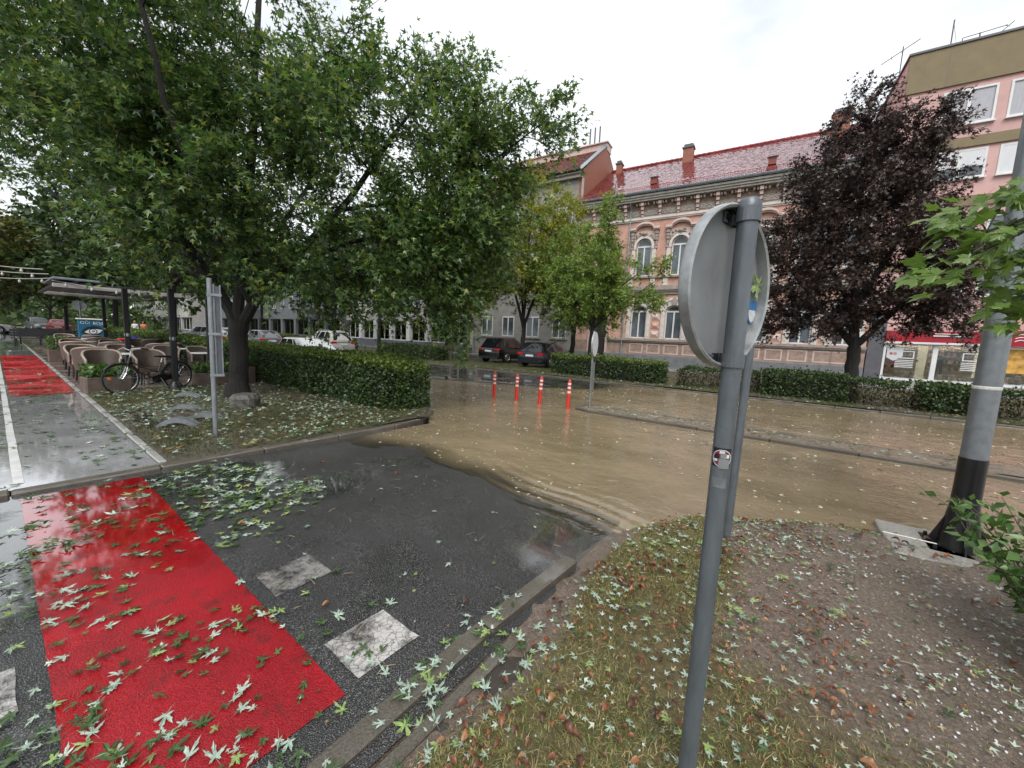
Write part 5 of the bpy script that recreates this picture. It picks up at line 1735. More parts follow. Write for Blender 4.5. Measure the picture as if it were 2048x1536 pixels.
for (x0, x1, z0, z1) in ((-.008,.006,1.348,1.357), (.010,.020,1.335,1.347), (-.024,-.012,1.322,1.330), (.013,.022,1.318,1.325)):
    arc_patch(m, (0,0), PR+.0021, toc+.05+x0/PR, toc+.05+x1/PR, z0, z1, 3)
m.build('sticker_letter', 'sticker_white', FS)
m = MB()
arc_patch(m, (0,0), PR+.0024, toc-.25, toc+.8, 1.300, 1.332, 6); arc_patch(m, (0,0), PR+.0025, toc-.1, toc+.45, 1.333, 1.350, 6)
m.build('sticker_tear', 'sign_back', FS)
m = MB(); arc_patch(m, (0,0), PR+.0007, toc-.8, toc+.75, 1.235, 1.268); m.build('glue_mark', 'sticker_ghost', FS) if 'sticker_ghost' in MATS else m.build('glue_mark', 'pole_grey', FS)
# blue maker's label on the back of the plate
lc = dc - nF*.0035 + sideV*(-.200) + Vector((0,0,-.055))
hex_ = [(-.028,.035),(.028,.035),(.030,-.012),(.018,-.036),(0,-.046),(-.018,-.036),(-.030,-.012)]
lb = MB().prism(hex_, lc, sideV, (0,0,1), -nF*.0012).build('maker_label', 'sticker_blue', FS)
MB().prism([(-.024,.002),(.024,.002),(.025,-.012),(.015,-.033),(0,-.041),(-.015,-.033),(-.025,-.012)], lc - nF*.0013, sideV, (0,0,1), -nF*.0008).build('label_print', 'sticker_white', lb)
# leaf plastered on the sign by the rain
Vh, Fh = maple_hi(np.random.default_rng(3))
lf = MB(); lf.add([tuple(p) for p in Vh*.085], [tuple(f) for f in Fh])
lo = lf.build('wet_leaf', 'fallen_light')
lo.matrix_world = Matrix.Translation(Vector(sb) + dc - nF*.012 + sideV*(-.205) + Vector((0,0,.030))) @ Matrix.Rotation(math.atan2(nF.y, nF.x) + math.pi, 4, 'Z') @ Matrix.Rotation(R(90), 4, 'Y') @ Matrix.Rotation(R(195), 4, 'Z')
tag(lo, 'green maple leaf stuck to the back of the foreground sign', 'leaf')

# ---- the second pole right behind it
sb2 = (-.33, 3.50, -.02)
S2 = thing('traffic_sign', 'second round sign on a galvanised pole hidden behind the foreground sign', 'sign', sb2)
MB().tube([(0,0,0), (.02,.02,2.42)], .030, 16).build('pole', 'pole_grey', S2, smooth=True)
disc_sign(S2, Vector((-.03,.03,2.16)), Vector((-.95,.30,0)), .25)
MB().lathe([(.034,2.10), (.036,2.11), (.036,2.14), (.034,2.15)], 16, (.018,.018,0)).build('clamp', 'pole_grey', S2)

# ---- lamp post on its slab
LP = thing('lamp_post', 'galvanised street lamp post with black painted foot at the lawn corner', 'lamp post', (1.22, 4.72, .03))
MB().tube([(0,0,.55), (.0,0,2.2), (.0,0,4.2), (0,0,6.5), (.5,-.2,8.0)], [.080,.076,.070,.062,.05], 16).build('shaft', 'galvanised', LP, smooth=True)
MB().lathe([(.135,.0), (.13,.05), (.10,.28), (.086,.40), (.084,.56), (.083,.80)], 18).build('foot', 'black_paint', LP, smooth=True)
MB().bbox(-.20, .20, -.20, .20, .0, .025, .006).build('base_plate', 'black_paint', LP)
for a in range(4):
    t = math.pi/4 + a*math.pi/2
    MB().tube([(.225*math.cos(t), .225*math.sin(t), 0), (.225*math.cos(t), .225*math.sin(t), .055)], .014, 6).build('anchor_bolt', 'black_metal', LP)
m = MB()
for k in range(4):
    t = k*math.pi/2
    dx, dy = math.cos(t), math.sin(t)
    m.prism([(.09,.0),(.19,.0),(.098,.26)], (0,0,.026), (dx,dy,0), (0,0,1), (-dy*.012,dx*.012,0))
m.build('gusset', 'black_paint', LP)
MB().lathe([(.076,1.36), (.081,1.37), (.081,1.385), (.076,1.395)], 16).build('cable_tie', 'reflective_white', LP)
SLB = thing('concrete_slab', 'pale wet concrete slab under the lamp post', 'slab', (1.10, 4.62, .0), R(2))
MB().bbox(-.34, .52, -.36, .06, -.1, .055, .012).build('slab', 'concrete_wet', SLB)
MB().bbox(-.34, .52, .075, .42, -.1, .05, .012).build('slab', 'concrete_wet', SLB)
MB().tube([(-.34,.06,.058), (-.1,.058,.06), (.2,.064,.058), (.4,.06,.06)], .006, 5).build('cable', 'reflective_white', SLB)

# ---- bollards
def bollard():
    t = thing('bollard', 'x', 'bollard', (0,0,0), 0, 'red flexible bollards before the traffic island')
    MB().lathe([(.048,-.10), (.046,.02), (.040,.66), (.036,.70), (.022,.725), (.006,.73)], 16).build('post', 'bollard_red', t, smooth=True)
    MB().lathe([(.095,-.10), (.09,-.075), (.05,-.06)], 16).build('base', 'bollard_red', t)
    for z in (.42, .53, .625):
        MB().lathe([(.0485-.0094*(z-.022),z-.024), (.0485-.0094*(z+.022),z+.024)], 16).build('reflector', 'reflective_white', t, smooth=True)
    return t
b0 = bollard()
spots = [(-6.69,8.22,'first red and white bollard in the flood, farthest from the island'), (-5.98,8.30,'second red and white bollard counted from the hedge side'),
         (-5.24,8.30,'third red and white bollard, leaning slightly, in the flood'), (-4.43,8.33,'fourth red and white bollard, right at the nose of the island')]
for k, (u, v, lab) in enumerate(spots):
    o = b0 if k == 0 else dup(b0, (u,v,0), .3*k, lab)
    o.location = (u, v, -.015); o['label'] = lab
    o.rotation_euler = (R([1.5,.3,-1,.5][k]), R([1.5,1,2.5,.8][k]), .3*k)

# ---- small sign on the island
IS = thing('traffic_sign', 'small round sign on a thin galvanised post on the traffic island', 'sign', (-4.02, 8.66, .03), 0)
MB().tube([(0,0,0), (0,0,1.88)], .026, 12).build('pole', 'galvanised', IS, smooth=True)
nI = Vector((.98, .21, 0)).normalized()
disc_sign(IS, Vector((.045,.01,1.56)), nI, .30)
MB().prism([(-.16,-.0),(.16,0),(.16,.72),(-.16,.72)], Vector((0,0,.42)) + nI*.03, (-nI.y,nI.x,0), (0,0,1), nI*.012).build('chevron_plate', 'sign_back', IS)
for z in (.55, 1.0, 1.4, 1.75):
    MB().lathe([(.029,z-.015), (.032,z-.01), (.032,z+.01), (.029,z+.015)], 12).build('clamp', 'galvanised', IS)

# ---- pole with a tall narrow panel on the left lawn
LS = thing('traffic_sign', 'grey pole on the lawn with a tall panel seen edge-on', 'sign', (-6.51, 1.80, .06), 0)
MB().tube([(0,0,0), (0,0,2.20)], .030, 14).build('pole', 'galvanised', LS, smooth=True)
ed = Vector((.266, .964, 0)).normalized()                # across the view: away from the pole
dp = Vector((-.964, .266, 0))
m = MB()
for (o1, o2) in ((.035,.050), (.105,.120)):
    m.prism([(o1,.86),(o2,.86),(o2,2.12),(o1,2.12)], dp*0, ed, (0,0,1), dp*.42)
m.prism([(.050,.86),(.105,.86),(.105,.88),(.050,.88)], dp*0, ed, (0,0,1), dp*.42)
m.build('panel', 'galvanised', LS)
MB().prism([(.052,.88),(.103,.88),(.103,2.10),(.052,2.10)], dp*.02, ed, (0,0,1), dp*.38).build('panel_core', 'pole_grey', LS)
for z in (.88, 1.45, 1.98):
    m = MB().prism([(-.036,z-.018),(.128,z-.018),(.128,z+.018),(-.036,z+.018)], -dp*.034, ed, (0,0,1), dp*.008)
    m.build('clamp_band', 'galvanised', LS)

# ---- café chairs, tables
def chair():
    t = thing('wicker_chair', 'x', 'chair', (0,0,0), 0, 'wicker tub chairs on the café terrace')
    n = 22
    a0, a1 = R(-28), R(208)
    def ring(z, k, f):
        pts = []
        for i in range(n+1):
            s = i/n
            a = a0 + (a1-a0)*s
            arm = (1-math.sin(math.pi*s))**1.6
            top = .86 - .22*arm
            zz = .30 + (top-.30)*z
            rad = (.27 + .05*z) * (1 if k == 0 else .90)
            pts.append((rad*math.cos(a)*1.02, rad*math.sin(a)*.98 - .02, zz))
        return pts
    vs, fs = [], []
    rows = 6
    for k in (0, 1):
        for j in range(rows+1):
            vs += ring(j/rows, k, 0)
    w = n+1
    for k in (0, 1):
        for j in range(rows):
            for i in range(n):
                a = k*(rows+1)*w + j*w + i
                q = (a, a+1, a+1+w, a+w)
                fs.append(q if k == 0 else q[::-1])
    MB().add(vs, fs).build('backrest', 'wicker', t, smooth=True)
    m = MB()
    top = [tuple((np.array(p)+np.array(q))/2) for p, q in zip(ring(1.0,0,0), ring(1.0,1,0))]
    ends0 = [(top[0][0], top[0][1]-.01, .42)] + [(top[0][0], top[0][1]-.012, top[0][2]-.06)]
    ends1 = [(top[-1][0], top[-1][1]-.012, top[-1][2]-.06), (top[-1][0], top[-1][1]-.01, .42)]
    m.tube(ends0 + top + ends1, .024, 8)
    m.build('rim', 'wicker_rim', t, smooth=True)
    seat = MB()
    pts = [(.27*math.cos(a), .27*math.sin(a)*.98-.02) for a in np.linspace(a0, a1, 18)] + [(-.24,-.27),(.24,-.27)]
    seat.prism(pts, (0,0,.33), (1,0,0), (0,1,0), (0,0,.10)).build('seat', 'wicker', t)
    for sx in (-1, 1):
        for sy in (-1, 1):
            MB().tube([(sx*.21, sy*.20-.02, .36), (sx*.235, sy*.235-.02, .0)], [.022,.017], 8).build('leg', 'black_metal', t)
    return t
c0 = chair()
TZ = .075
# (u, v, facing degrees: the open front points along -Y of the chair, turned by this angle)
chairs = [(-13.1,1.50,90,'front row wicker chair nearest the cycle path, back to the viewer'), (-13.2,2.32,95,'front row wicker chair behind the bicycle handlebar, back to the viewer'),
          (-14.5,1.45,-90,'wicker chair facing the viewer in the first pair by the cycle path'), (-14.7,2.30,-85,'wicker chair facing the viewer behind the bicycle'),
          (-15.7,1.42,90,'wicker chair at the path edge with its back turned, second row'), (-16.2,2.25,92,'second row wicker chair, back turned, beside the first black post'),
          (-18.2,1.52,-90,'wicker chair at the path edge facing the viewer, second row'), (-18.4,2.35,-88,'wicker chair facing the viewer in the middle of the second row'),
          (-20.2,1.65,90,'third row wicker chair along the cycle path, back turned'), (-20.6,2.62,90,'third row wicker chair in the middle, back turned'),
          (-23.4,1.80,-90,'third row wicker chair facing the viewer at the path edge'), (-22.9,2.55,-90,'third row wicker chair in the middle facing the viewer'),
          (-27.0,1.95,90,'farthest wicker chair by the path, below the blue cabinet'), (-26.4,2.75,-90,'farthest wicker chair directly in front of the blue cabinet'),
          (-15.8,3.20,88,'wicker chair with its back turned left of the second black post'), (-17.6,3.35,-92,'wicker chair facing the viewer left of the second black post'),
          (-15.3,3.88,100,'wicker chair by the hedge at the white table, back turned'), (-18.4,3.86,-80,'wicker chair by the hedge facing the white table'),
          (-22.2,3.55,90,'far wicker chair at the hedge side, back turned'), (-22.0,3.98,-75,'far wicker chair closest to the hedge')]
for k, (u, v, a, lab) in enumerate(chairs):
    o = c0 if k == 0 else dup(c0, (u,v,TZ), R(a), lab)
    o.location = (u, v, TZ); o.rotation_euler = (0, 0, R(a) + random.uniform(-.12,.12)); o['label'] = lab
def table():
    t = thing('cafe_table', 'x', 'table', (0,0,0), 0, 'small round café tables')
    MB().lathe([(.32,.715), (.335,.722), (.335,.738), (.32,.745)], 24).build('tabletop', 'table_white', t, smooth=True)
    MB().tube([(0,0,.03), (0,0,.72)], .03, 10).build('stem', 'black_metal', t)
    MB().lathe([(.21,.0), (.21,.015), (.05,.04)], 16).build('foot', 'black_metal', t)
    return t
t0 = table()
tabs = [(-14.15,3.72,'round white café table by the hedge behind the bicycle saddle'), (-13.85,1.95,'round café table between the front row chairs'), (-17.1,1.85,'round café table in the second row of chairs by the path'),
        (-21.7,2.05,'round café table in the third row of chairs'), (-16.7,3.7,'round café table near the hedge in the second row'), (-25.0,2.3,'round café table before the farthest chairs')]
for k, (u, v, lab) in enumerate(tabs):
    o = t0 if k == 0 else dup(t0, (u,v,TZ), 0, lab)
    o.location = (u, v, TZ); o['label'] = lab

# posts of the terrace cover, cover, lights
def post(u, v, lab, h, white=False):
    t = thing('terrace_post', lab, 'post', (u, v, .06), 0, 'black posts of the terrace cover')
    MB().bbox(-.055, .055, -.055, .055, .0, h, .01).build('shaft', 'black_metal', t)
    if white:
        MB().lathe([(.30,.0), (.30,.05), (.22,.12), (.16,.20), (.10,.22)], 18).build('weight', 'reflective_white', t, smooth=True)
    else:
        MB().lathe([(.16,.0), (.15,.10), (.08,.22), (.06,.24)], 14).build('shoe', 'black_metal', t, smooth=True)
        MB().lathe([(.062,1.18), (.066,1.19), (.066,1.25), (.062,1.26)], 10).build('collar', 'galvanised', t)
    return t
post(-14.3, 2.13, 'black terrace post rising among the chairs', 2.42)
post(-11.7, 2.50, 'black terrace post behind the bicycle saddle', 2.36)
post(-13.2, 3.60, 'black parasol post on a white foot beside the grey sign pole', 2.3, True)
post(-24.0, 2.9, 'farthest black terrace post', 2.9)
TC = thing('terrace_cover', 'flat terrace cover with white edge beam and dark awning above the chairs', 'awning', (-18.0, 2.9, 2.55))
MB().bbox(-.06, .06, -1.75, 1.5, .02, .13, .01).build('edge_beam', 'beam_white', TC)
MB().bbox(-6, -5.88, -1.6, 1.5, .02, .13, .01).build('edge_beam', 'beam_white', TC)
MB().bbox(-5.9, -.06, -1.75, -1.65, .03, .11, .01).bbox(-5.9, -.06, 1.4, 1.5, .03, .11, .01).build('side_beam', 'black_metal', TC)
m = MB()
for k in range(7):
    m.bbox(-5.8, -.1, -1.6+k*.43, -1.6+k*.43+.36, .14+.03*(k % 2), .19+.03*(k % 2), .01)
m.build('awning_fold', 'canopy_dark', TC)
MB().bbox(-3.2, .1, -1.75, -.75, .25, .31, .02).build('roof_sheet', 'canopy_pale', TC)
SLT = thing('string_lights', 'string of round bulbs hung between the tree and the terrace cover', 'lights', (-18.0, .9, 2.7))
def wire(a, b, sag, nb, par):
    a, b = np.array(a, float), np.array(b, float)
    pts = [a + (b-a)*t - np.array([0,0,sag*4*t*(1-t)]) for t in np.linspace(0, 1, 13)]
    MB().tube(pts, .012, 5).build('wire', 'beam_white', par)
    for k in range(nb):
        t = (k+.5)/nb
        p = a + (b-a)*t - np.array([0,0,sag*4*t*(1-t)])
        MB().lathe([(.012,.0), (.014,-.03), (.034,-.06), (.037,-.09), (.022,-.12), (.005,-.125)], 10, tuple(p)).build('bulb', 'bulb_glass', par, smooth=True)
wire((-8,-1.6,.55), (0,.3,.12), .12, 5, SLT)
wire((-8,-1.9,.85), (0,.2,.22), .1, 4, SLT)
wire((-8,-2.0,1.1), (.0,.1,.34), .1, 3, SLT)
wire((0,.25,.05), (.6,3.4,.0), .12, 6, SLT)

# planters
def planter(u, v, L, W, h, lab, seed, rot=0, ph=.22):
    t = thing('planter', lab, 'planter', (u, v, .07), rot, 'long planters around the terrace')
    m = MB().bbox(-L/2, L/2, -W/2, W/2, 0, h, .02)
    m.build('box', 'planter', t)
    MB().box(-L/2+.03, L/2-.03, -W/2+.03, W/2-.03, h, h+.012).build('soil', 'hedge_core', t)
    r = np.random.default_rng(seed)
    n = int(900*L*W/.5)
    p = np.stack([r.uniform(-L/2,L/2,n), r.uniform(-W/2,W/2,n), h + ph*r.random(n)**1.4], -1)
    tip = norm(r.normal(0,.6,(n,3)) + np.array([0,0,.7]))
    o = leaf_object('plants', p, tip, rand_dirs(n, r), r.uniform(.05,.11,n), T_DIA, 'leaf_bush', t)
    o['kind'] = 'stuff'
    return t
planter(-12.05, 1.42, .42, .72, .36, 'brown planter with low greenery behind the bicycle front wheel', 71, R(8))
planter(-12.15, 3.45, .40, 1.0, .36, 'grey planter with greenery between the grey pole and the tree', 72, 0)
planter(-21.5, 1.35, .45, .45, .45, 'square brown planter with a round bush at the path edge', 73, 0, .45)
planter(-12.2, 4.05, .35, .5, .5, 'tall dark planter at the hedge beside the maple trunk', 74)

# ---- bicycle
BK = thing('bicycle', 'black step-through city bicycle leaning at the terrace edge', 'bicycle', (-11.72, 2.08, .075), math.atan2(-1.10, .42) )
# local frame: +X points to the front wheel; wheels at x = +-.54
WR = .335
def wheel(cx, nm):
    w = MB().torus(WR-.017, .017, (cx,0,WR), 'y', 40, 8).build('tyre', 'tyre', None, smooth=True)
    w.parent = BK
    w.name = 'wheel'
    MB().torus(WR-.040, .011, (cx,0,WR), 'y', 40, 6).build('rim', 'chrome', w, smooth=True)
    m = MB()
    for k in range(28):
        a = 2*math.pi*k/28
        s_ = .02 if k % 2 else -.02
        a2 = a + (.5 if k % 4 < 2 else -.5)
        m.tube([(cx + .02*math.cos(a2), s_, WR + .02*math.sin(a2)), (cx + (WR-.05)*math.cos(a), 0, WR + (WR-.05)*math.sin(a))], .0022, 3, False)
    m.build('spokes', 'chrome', w)
    MB().tube([(cx,-.05,WR), (cx,.05,WR)], .02, 8).build('hub', 'chrome', w)
    return w
wf, wr_ = wheel(.54, 'f'), wheel(-.54, 'r')
MB().tube([(.54+.20,-.008,WR+.02), (.54+.20,.008,WR+.02)], .03, 10).build('reflector', 'reflector_orange', wf)
bb_, st, ht, hb = (-.10,0,.28), (-.22,0,.66), (.36,0,.80), (.42,0,.60)
m = MB()
m.tube([hb, (.18,0,.45), bb_], .018, 8).tube([(.385,0,.71), (.12,0,.55), (-.15,0,.44)], .016, 8).tube([bb_, st], .016, 8)
for s_ in (-1, 1):
    m.tube([bb_, (-.54,s_*.055,WR)], .009, 6).tube([(-.19,0,.58), (-.54,s_*.055,WR)], .008, 6)
m.tube([ht, hb], .021, 10)
m.build('frame', 'bike_frame', BK, smooth=True)
m = MB()
for s_ in (-1, 1):
    m.tube([(.425,s_*.03,.58), (.47,s_*.045,.45), (.54,s_*.05,WR)], [.013,.012,.008], 7)
m.build('fork', 'chrome', BK)
m = MB().tube([(.36,0,.80), (.34,0,.93)], .013, 8).tube([(.20,-.28,.97), (.30,-.24,.99), (.38,-.10,.97), (.36,0,.94), (.38,.10,.97), (.30,.24,.99), (.20,.28,.97)], .011, 8)
h = m.build('handlebar', 'chrome', BK, smooth=True)
for s_ in (-1, 1):
    MB().tube([(.30,s_*.245,.99), (.18,s_*.285,.965)], .017, 8).build('grip', 'tyre', h)
MB().tube([st, (-.25,0,.78)], .013, 8).build('seat_post', 'chrome', BK)
MB().add([(-.38,-.10,.80),(-.38,.10,.80),(-.30,.11,.815),(-.30,-.11,.815),(-.16,.035,.81),(-.16,-.035,.81),(-.08,.018,.80),(-.08,-.018,.80),
          (-.38,-.08,.755),(-.38,.08,.755),(-.30,.09,.76),(-.30,-.09,.76),(-.16,.02,.775),(-.16,-.02,.775),(-.09,.01,.78),(-.09,-.01,.78)],
         [(0,3,2,1),(3,5,4,2),(5,7,6,4),(8,9,10,11),(11,10,12,13),(13,12,14,15),(0,1,9,8),(1,2,10,9),(2,4,12,10),(4,6,14,12),(3,0,8,11),(5,3,11,13),(7,5,13,15),(6,7,15,14)]).build('saddle', 'tyre', BK, smooth=True)
def guard(cx, t0, t1, par):
    m = MB()
    prev = None
    for t in np.linspace(t0, t1, 14):
        P = [(cx + (WR+.022-.010*abs(q)/.03)*math.cos(t), q, WR + (WR+.022-.010*abs(q)/.03)*math.sin(t)) for q in (-.03, 0, .03)]
        if prev:
            m.quad(prev[0], P[0], P[1], prev[1]).quad(prev[1], P[1], P[2], prev[2])
        prev = P
    return m.build('mudguard', 'black_paint', par, smooth=True)
guard(.54, R(35), R(165), BK)
guard(-.54, R(-5), R(165), BK)
m = MB()
for s_ in (-1, 1):
    m.tube([(-.30,s_*.05,.72), (-.78,s_*.06,.73)], .006, 5).tube([(-.70,s_*.06,.73), (-.54,s_*.06,WR)], .005, 5)
for x in (-.4, -.55, -.7, -.78):
    m.tube([(x,-.06,.727), (x,.06,.727)], .005, 5)
m.build('luggage_rack', 'black_metal', BK)
MB().box(-.885, -.875, -.025, .025, .44, .50).build('rear_reflector', 'tail_red', BK)
MB().torus(.085, .006, (-.10,.035,.28), 'y', 24, 5).build('chainring', 'chrome', BK)
MB().prism([(-.56,.30),(-.10,.19),(.0,.22),(.0,.34),(-.10,.38),(-.56,.37)], (0,.045,0), (1,0,0), (0,0,1), (0,.006,0)).build('chain_guard', 'black_paint', BK)
m = MB().tube([(-.10,.055,.28), (.05,.06,.20)], .008, 6).tube([(-.10,-.055,.28), (-.25,-.06,.36)], .008, 6)
cr = m.build('crank', 'chrome', BK)
MB().bbox(.01, .09, .065, .14, .185, .21, .004).build('pedal', 'tyre', cr)
MB().bbox(-.29, -.21, -.14, -.065, .35, .375, .004).build('pedal', 'tyre', cr)
MB().tube([(-.16,.05,.30), (-.28,.16,.0)], .008, 6).build('kickstand', 'chrome', BK)
MB().lathe([(.035,.0), (.03,.05), (.01,.06)], 10, (.47,0,.78), 'x').build('head_lamp', 'chrome', BK)
BK.rotation_euler = (R(0), R(0), math.atan2(-1.10, .42))
BK.scale = (1.0, 1.0, 1.0)

# ---- low hoops for bicycles, half sunk in the lawn
def hoop(u, v, rot, lab, rad=.26, h=.12):
    t = thing('bicycle_hoop', lab, 'bike rack', (u, v, .08), rot, 'low metal bicycle hoops in the lawn')
    for s_ in (-.055, .055):
        m = MB()
        pts = [(x, s_, h*(1-(x/rad)**2)) for x in np.linspace(-rad, rad, 15)]
        for a, b_ in zip(pts[:-1], pts[1:]):
            m.add([(a[0],a[1]-.02,a[2]),(a[0],a[1]+.02,a[2]),(b_[0],b_[1]+.02,b_[2]),(b_[0],b_[1]-.02,b_[2]),(a[0],a[1]-.02,a[2]-.07),(a[0],a[1]+.02,a[2]-.07),(b_[0],b_[1]+.02,b_[2]-.07),(b_[0],b_[1]-.02,b_[2]-.07)],
                  [(0,3,2,1),(0,1,5,4),(1,2,6,5),(2,3,7,6),(3,0,4,7)])
        m.build('band', 'galvanised', t)
    return t
ha = R(54)
hoop(-10.35, 2.38, ha, 'low metal hoop nearest the bicycle rear wheel')
hoop(-8.75, 1.98, ha, 'low metal hoop in the middle of the lawn')
hoop(-7.55, 1.62, ha, 'low metal hoop closest to the cycle path kerb')
hoop(-7.75, 2.02, ha, 'low metal hoop just behind the grey sign pole')
# boulder
r = np.random.default_rng(9)
m = MB()
nn, mm = 14, 8
vs, fs = [], []
for j in range(mm+1):
    ph = math.pi*j/mm
    for i in range(nn):
        th = 2*math.pi*i/nn
        d = np.array([math.sin(ph)*math.cos(th), math.sin(ph)*math.sin(th), math.cos(ph)])
        k = 1/max(abs(d[0])/1.0, abs(d[1])/.95, abs(d[2])/.85, .80)
        q = d*k*np.array([.24,.20,.19])*(1 + r.uniform(-.05,.05)*(0 < j < mm))
        vs.append((q[0], q[1], q[2]+.15))
for j in range(mm):
    for i in range(nn):
        i2 = (i+1) % nn
        fs.append((j*nn+i, (j+1)*nn+i, (j+1)*nn+i2, j*nn+i2))
bo = m.add(vs, fs).build('boulder', 'stone', None, (-8.32, 2.78, .06), R(40))
tag(bo, 'dark squarish boulder at the foot of the big maple', 'stone')

# ---- painted cabinet
CB = thing('painted_cabinet', 'blue utility cabinet painted with an eye, behind the chairs', 'cabinet', (-30.0, 3.18, .05))
MB().bbox(-.45, 0, -.50, .50, 0, 1.60, .01).build('body', 'board_blue', CB)
MB().bbox(-.50, .05, -.55, .55, 1.60, 1.66, .01).build('lid', 'reflective_white', CB)
def ell(cy_, cz, a, b_, n=24): return [(cy_ + a*math.cos(t), cz + b_*math.sin(t)) for t in np.linspace(0, 2*math.pi, n+1)[:-1]]
lid_up = [(-.44,.92),(-.36,1.06),(-.22,1.20),(0,1.28),(.22,1.24),(.40,1.13),(.48,1.06),(.36,1.00),(.26,.86),(.10,.79),(-.10,.77),(-.30,.83)]
MB().prism(lid_up, (.004,0,0), (0,1,0), (0,0,1), (.003,0,0)).build('eye_outline', 'ink_black', CB)
MB().prism([(-.32,.94),(-.16,1.08),(0,1.12),(.20,1.11),(.36,1.08),(.24,.93),(.10,.86),(-.08,.85)], (.008,0,0), (0,1,0), (0,0,1), (.003,0,0)).build('eye_white', 'ink_white', CB)
MB().prism(ell(.0,.985,.155,.145), (.012,0,0), (0,1,0), (0,0,1), (.003,0,0)).build('iris_ring', 'ink_black', CB)
MB().prism(ell(.0,.985,.12,.112), (.016,0,0), (0,1,0), (0,0,1), (.003,0,0)).build('iris', 'ink_white', CB)
MB().prism(ell(.01,1.0,.06,.05), (.020,0,0), (0,1,0), (0,0,1), (.003,0,0)).build('pupil', 'ink_sky', CB)
def lettering(txt, loc, size, par, mat, rot):
    c = bpy.data.curves.new('lettering', 'FONT')
    c.body = txt; c.size = size; c.align_x = 'CENTER'; c.extrude = .002
    c.materials.append(MATS[mat])
    tmp = bpy.data.objects.new('tmp', c)
    COL.objects.link(tmp)
    bpy.context.view_layer.update()
    me = bpy.data.meshes.new_from_object(tmp.evaluated_get(bpy.context.evaluated_depsgraph_get()))
    bpy.data.objects.remove(tmp)
    o = link('lettering', me, par, loc)
    o.rotation_euler = rot
    return o
lettering('OČI', (.004,-.27,1.37), .20, CB, 'ink_white', (R(90),0,R(90)))
lettering('BOJE', (.004,.22,1.36), .20, CB, 'ink_white', (R(90),0,R(90)))
# bright toys next to it
ty = thing('toy_box', 'red plastic play box beside the blue cabinet', 'toy', (-27.6, 3.98, .08)); MB().bbox(-.2,.2,-.22,.22,0,.62,.05).build('box', 'toy_red', ty); MB().bbox(-.22,.22,-.24,.24,.63,.70,.03).build('lid', 'toy_red', ty)
ty = thing('toy_box', 'blue plastic play box next to the red one', 'toy', (-27.2, 4.32, .08)); MB().bbox(-.2,.2,-.25,.25,0,.72,.05).build('box', 'toy_blue', ty); MB().bbox(-.22,.22,-.27,.27,.73,.80,.03).build('lid', 'toy_blue', ty)

# ---- dark benches and tables further along the path, red bench across the street
def bench(u, v, rot, lab, mat, L=1.7, group=None):
    t = thing('park_bench', lab, 'bench', (u, v, .07), rot, group)
    for k in range(3):
        MB().bbox(-L/2, L/2, -.20+k*.14, -.20+k*.14+.11, .43, .47, .008).build('seat_slat', mat, t)
    for k in range(3):
        MB().bbox(-L/2, L/2, .24+k*.02, .27+k*.02, .55+k*.13, .65+k*.13, .008).build('back_slat', mat, t)
    for s_ in (-1, 1):
        MB().tube([(s_*L*.42,-.2,0), (s_*L*.42,-.18,.43), (s_*L*.42,.22,.43), (s_*L*.42,.29,.95)], .025, 6).build('leg', 'black_metal', t)
        MB().tube([(s_*L*.42,.25,0), (s_*L*.42,.20,.43)], .025, 6).build('leg', 'black_metal', t)
    return t
BG = 'dark benches by the path'
bench(-33.0, 1.45, R(95), 'dark bench nearest the cycle path beyond the chairs', 'canopy_dark', 1.8, BG)
bench(-36.5, 1.7, R(85), 'dark bench standing behind the nearest dark one', 'canopy_dark', 1.8, BG)
bench(-34.5, 2.35, R(-85), 'dark bench facing back, in front of the blue cabinet side', 'canopy_dark', 1.8, BG)
bench(-20.2, 18.9, R(0), 'red-brown bench across the street left of the black cars', 'slat_brown', 1.8)
FSG = thing('traffic_sign', 'distant round sign seen from behind above the blue cabinet', 'sign', (-45, 4.15, .05))
MB().tube([(0,0,0), (0,0,2.98)], .035, 8).build('pole', 'galvanised', FSG)
disc_sign(FSG, Vector((-.05,0,2.65)), Vector((-1,.1,0)), .38)

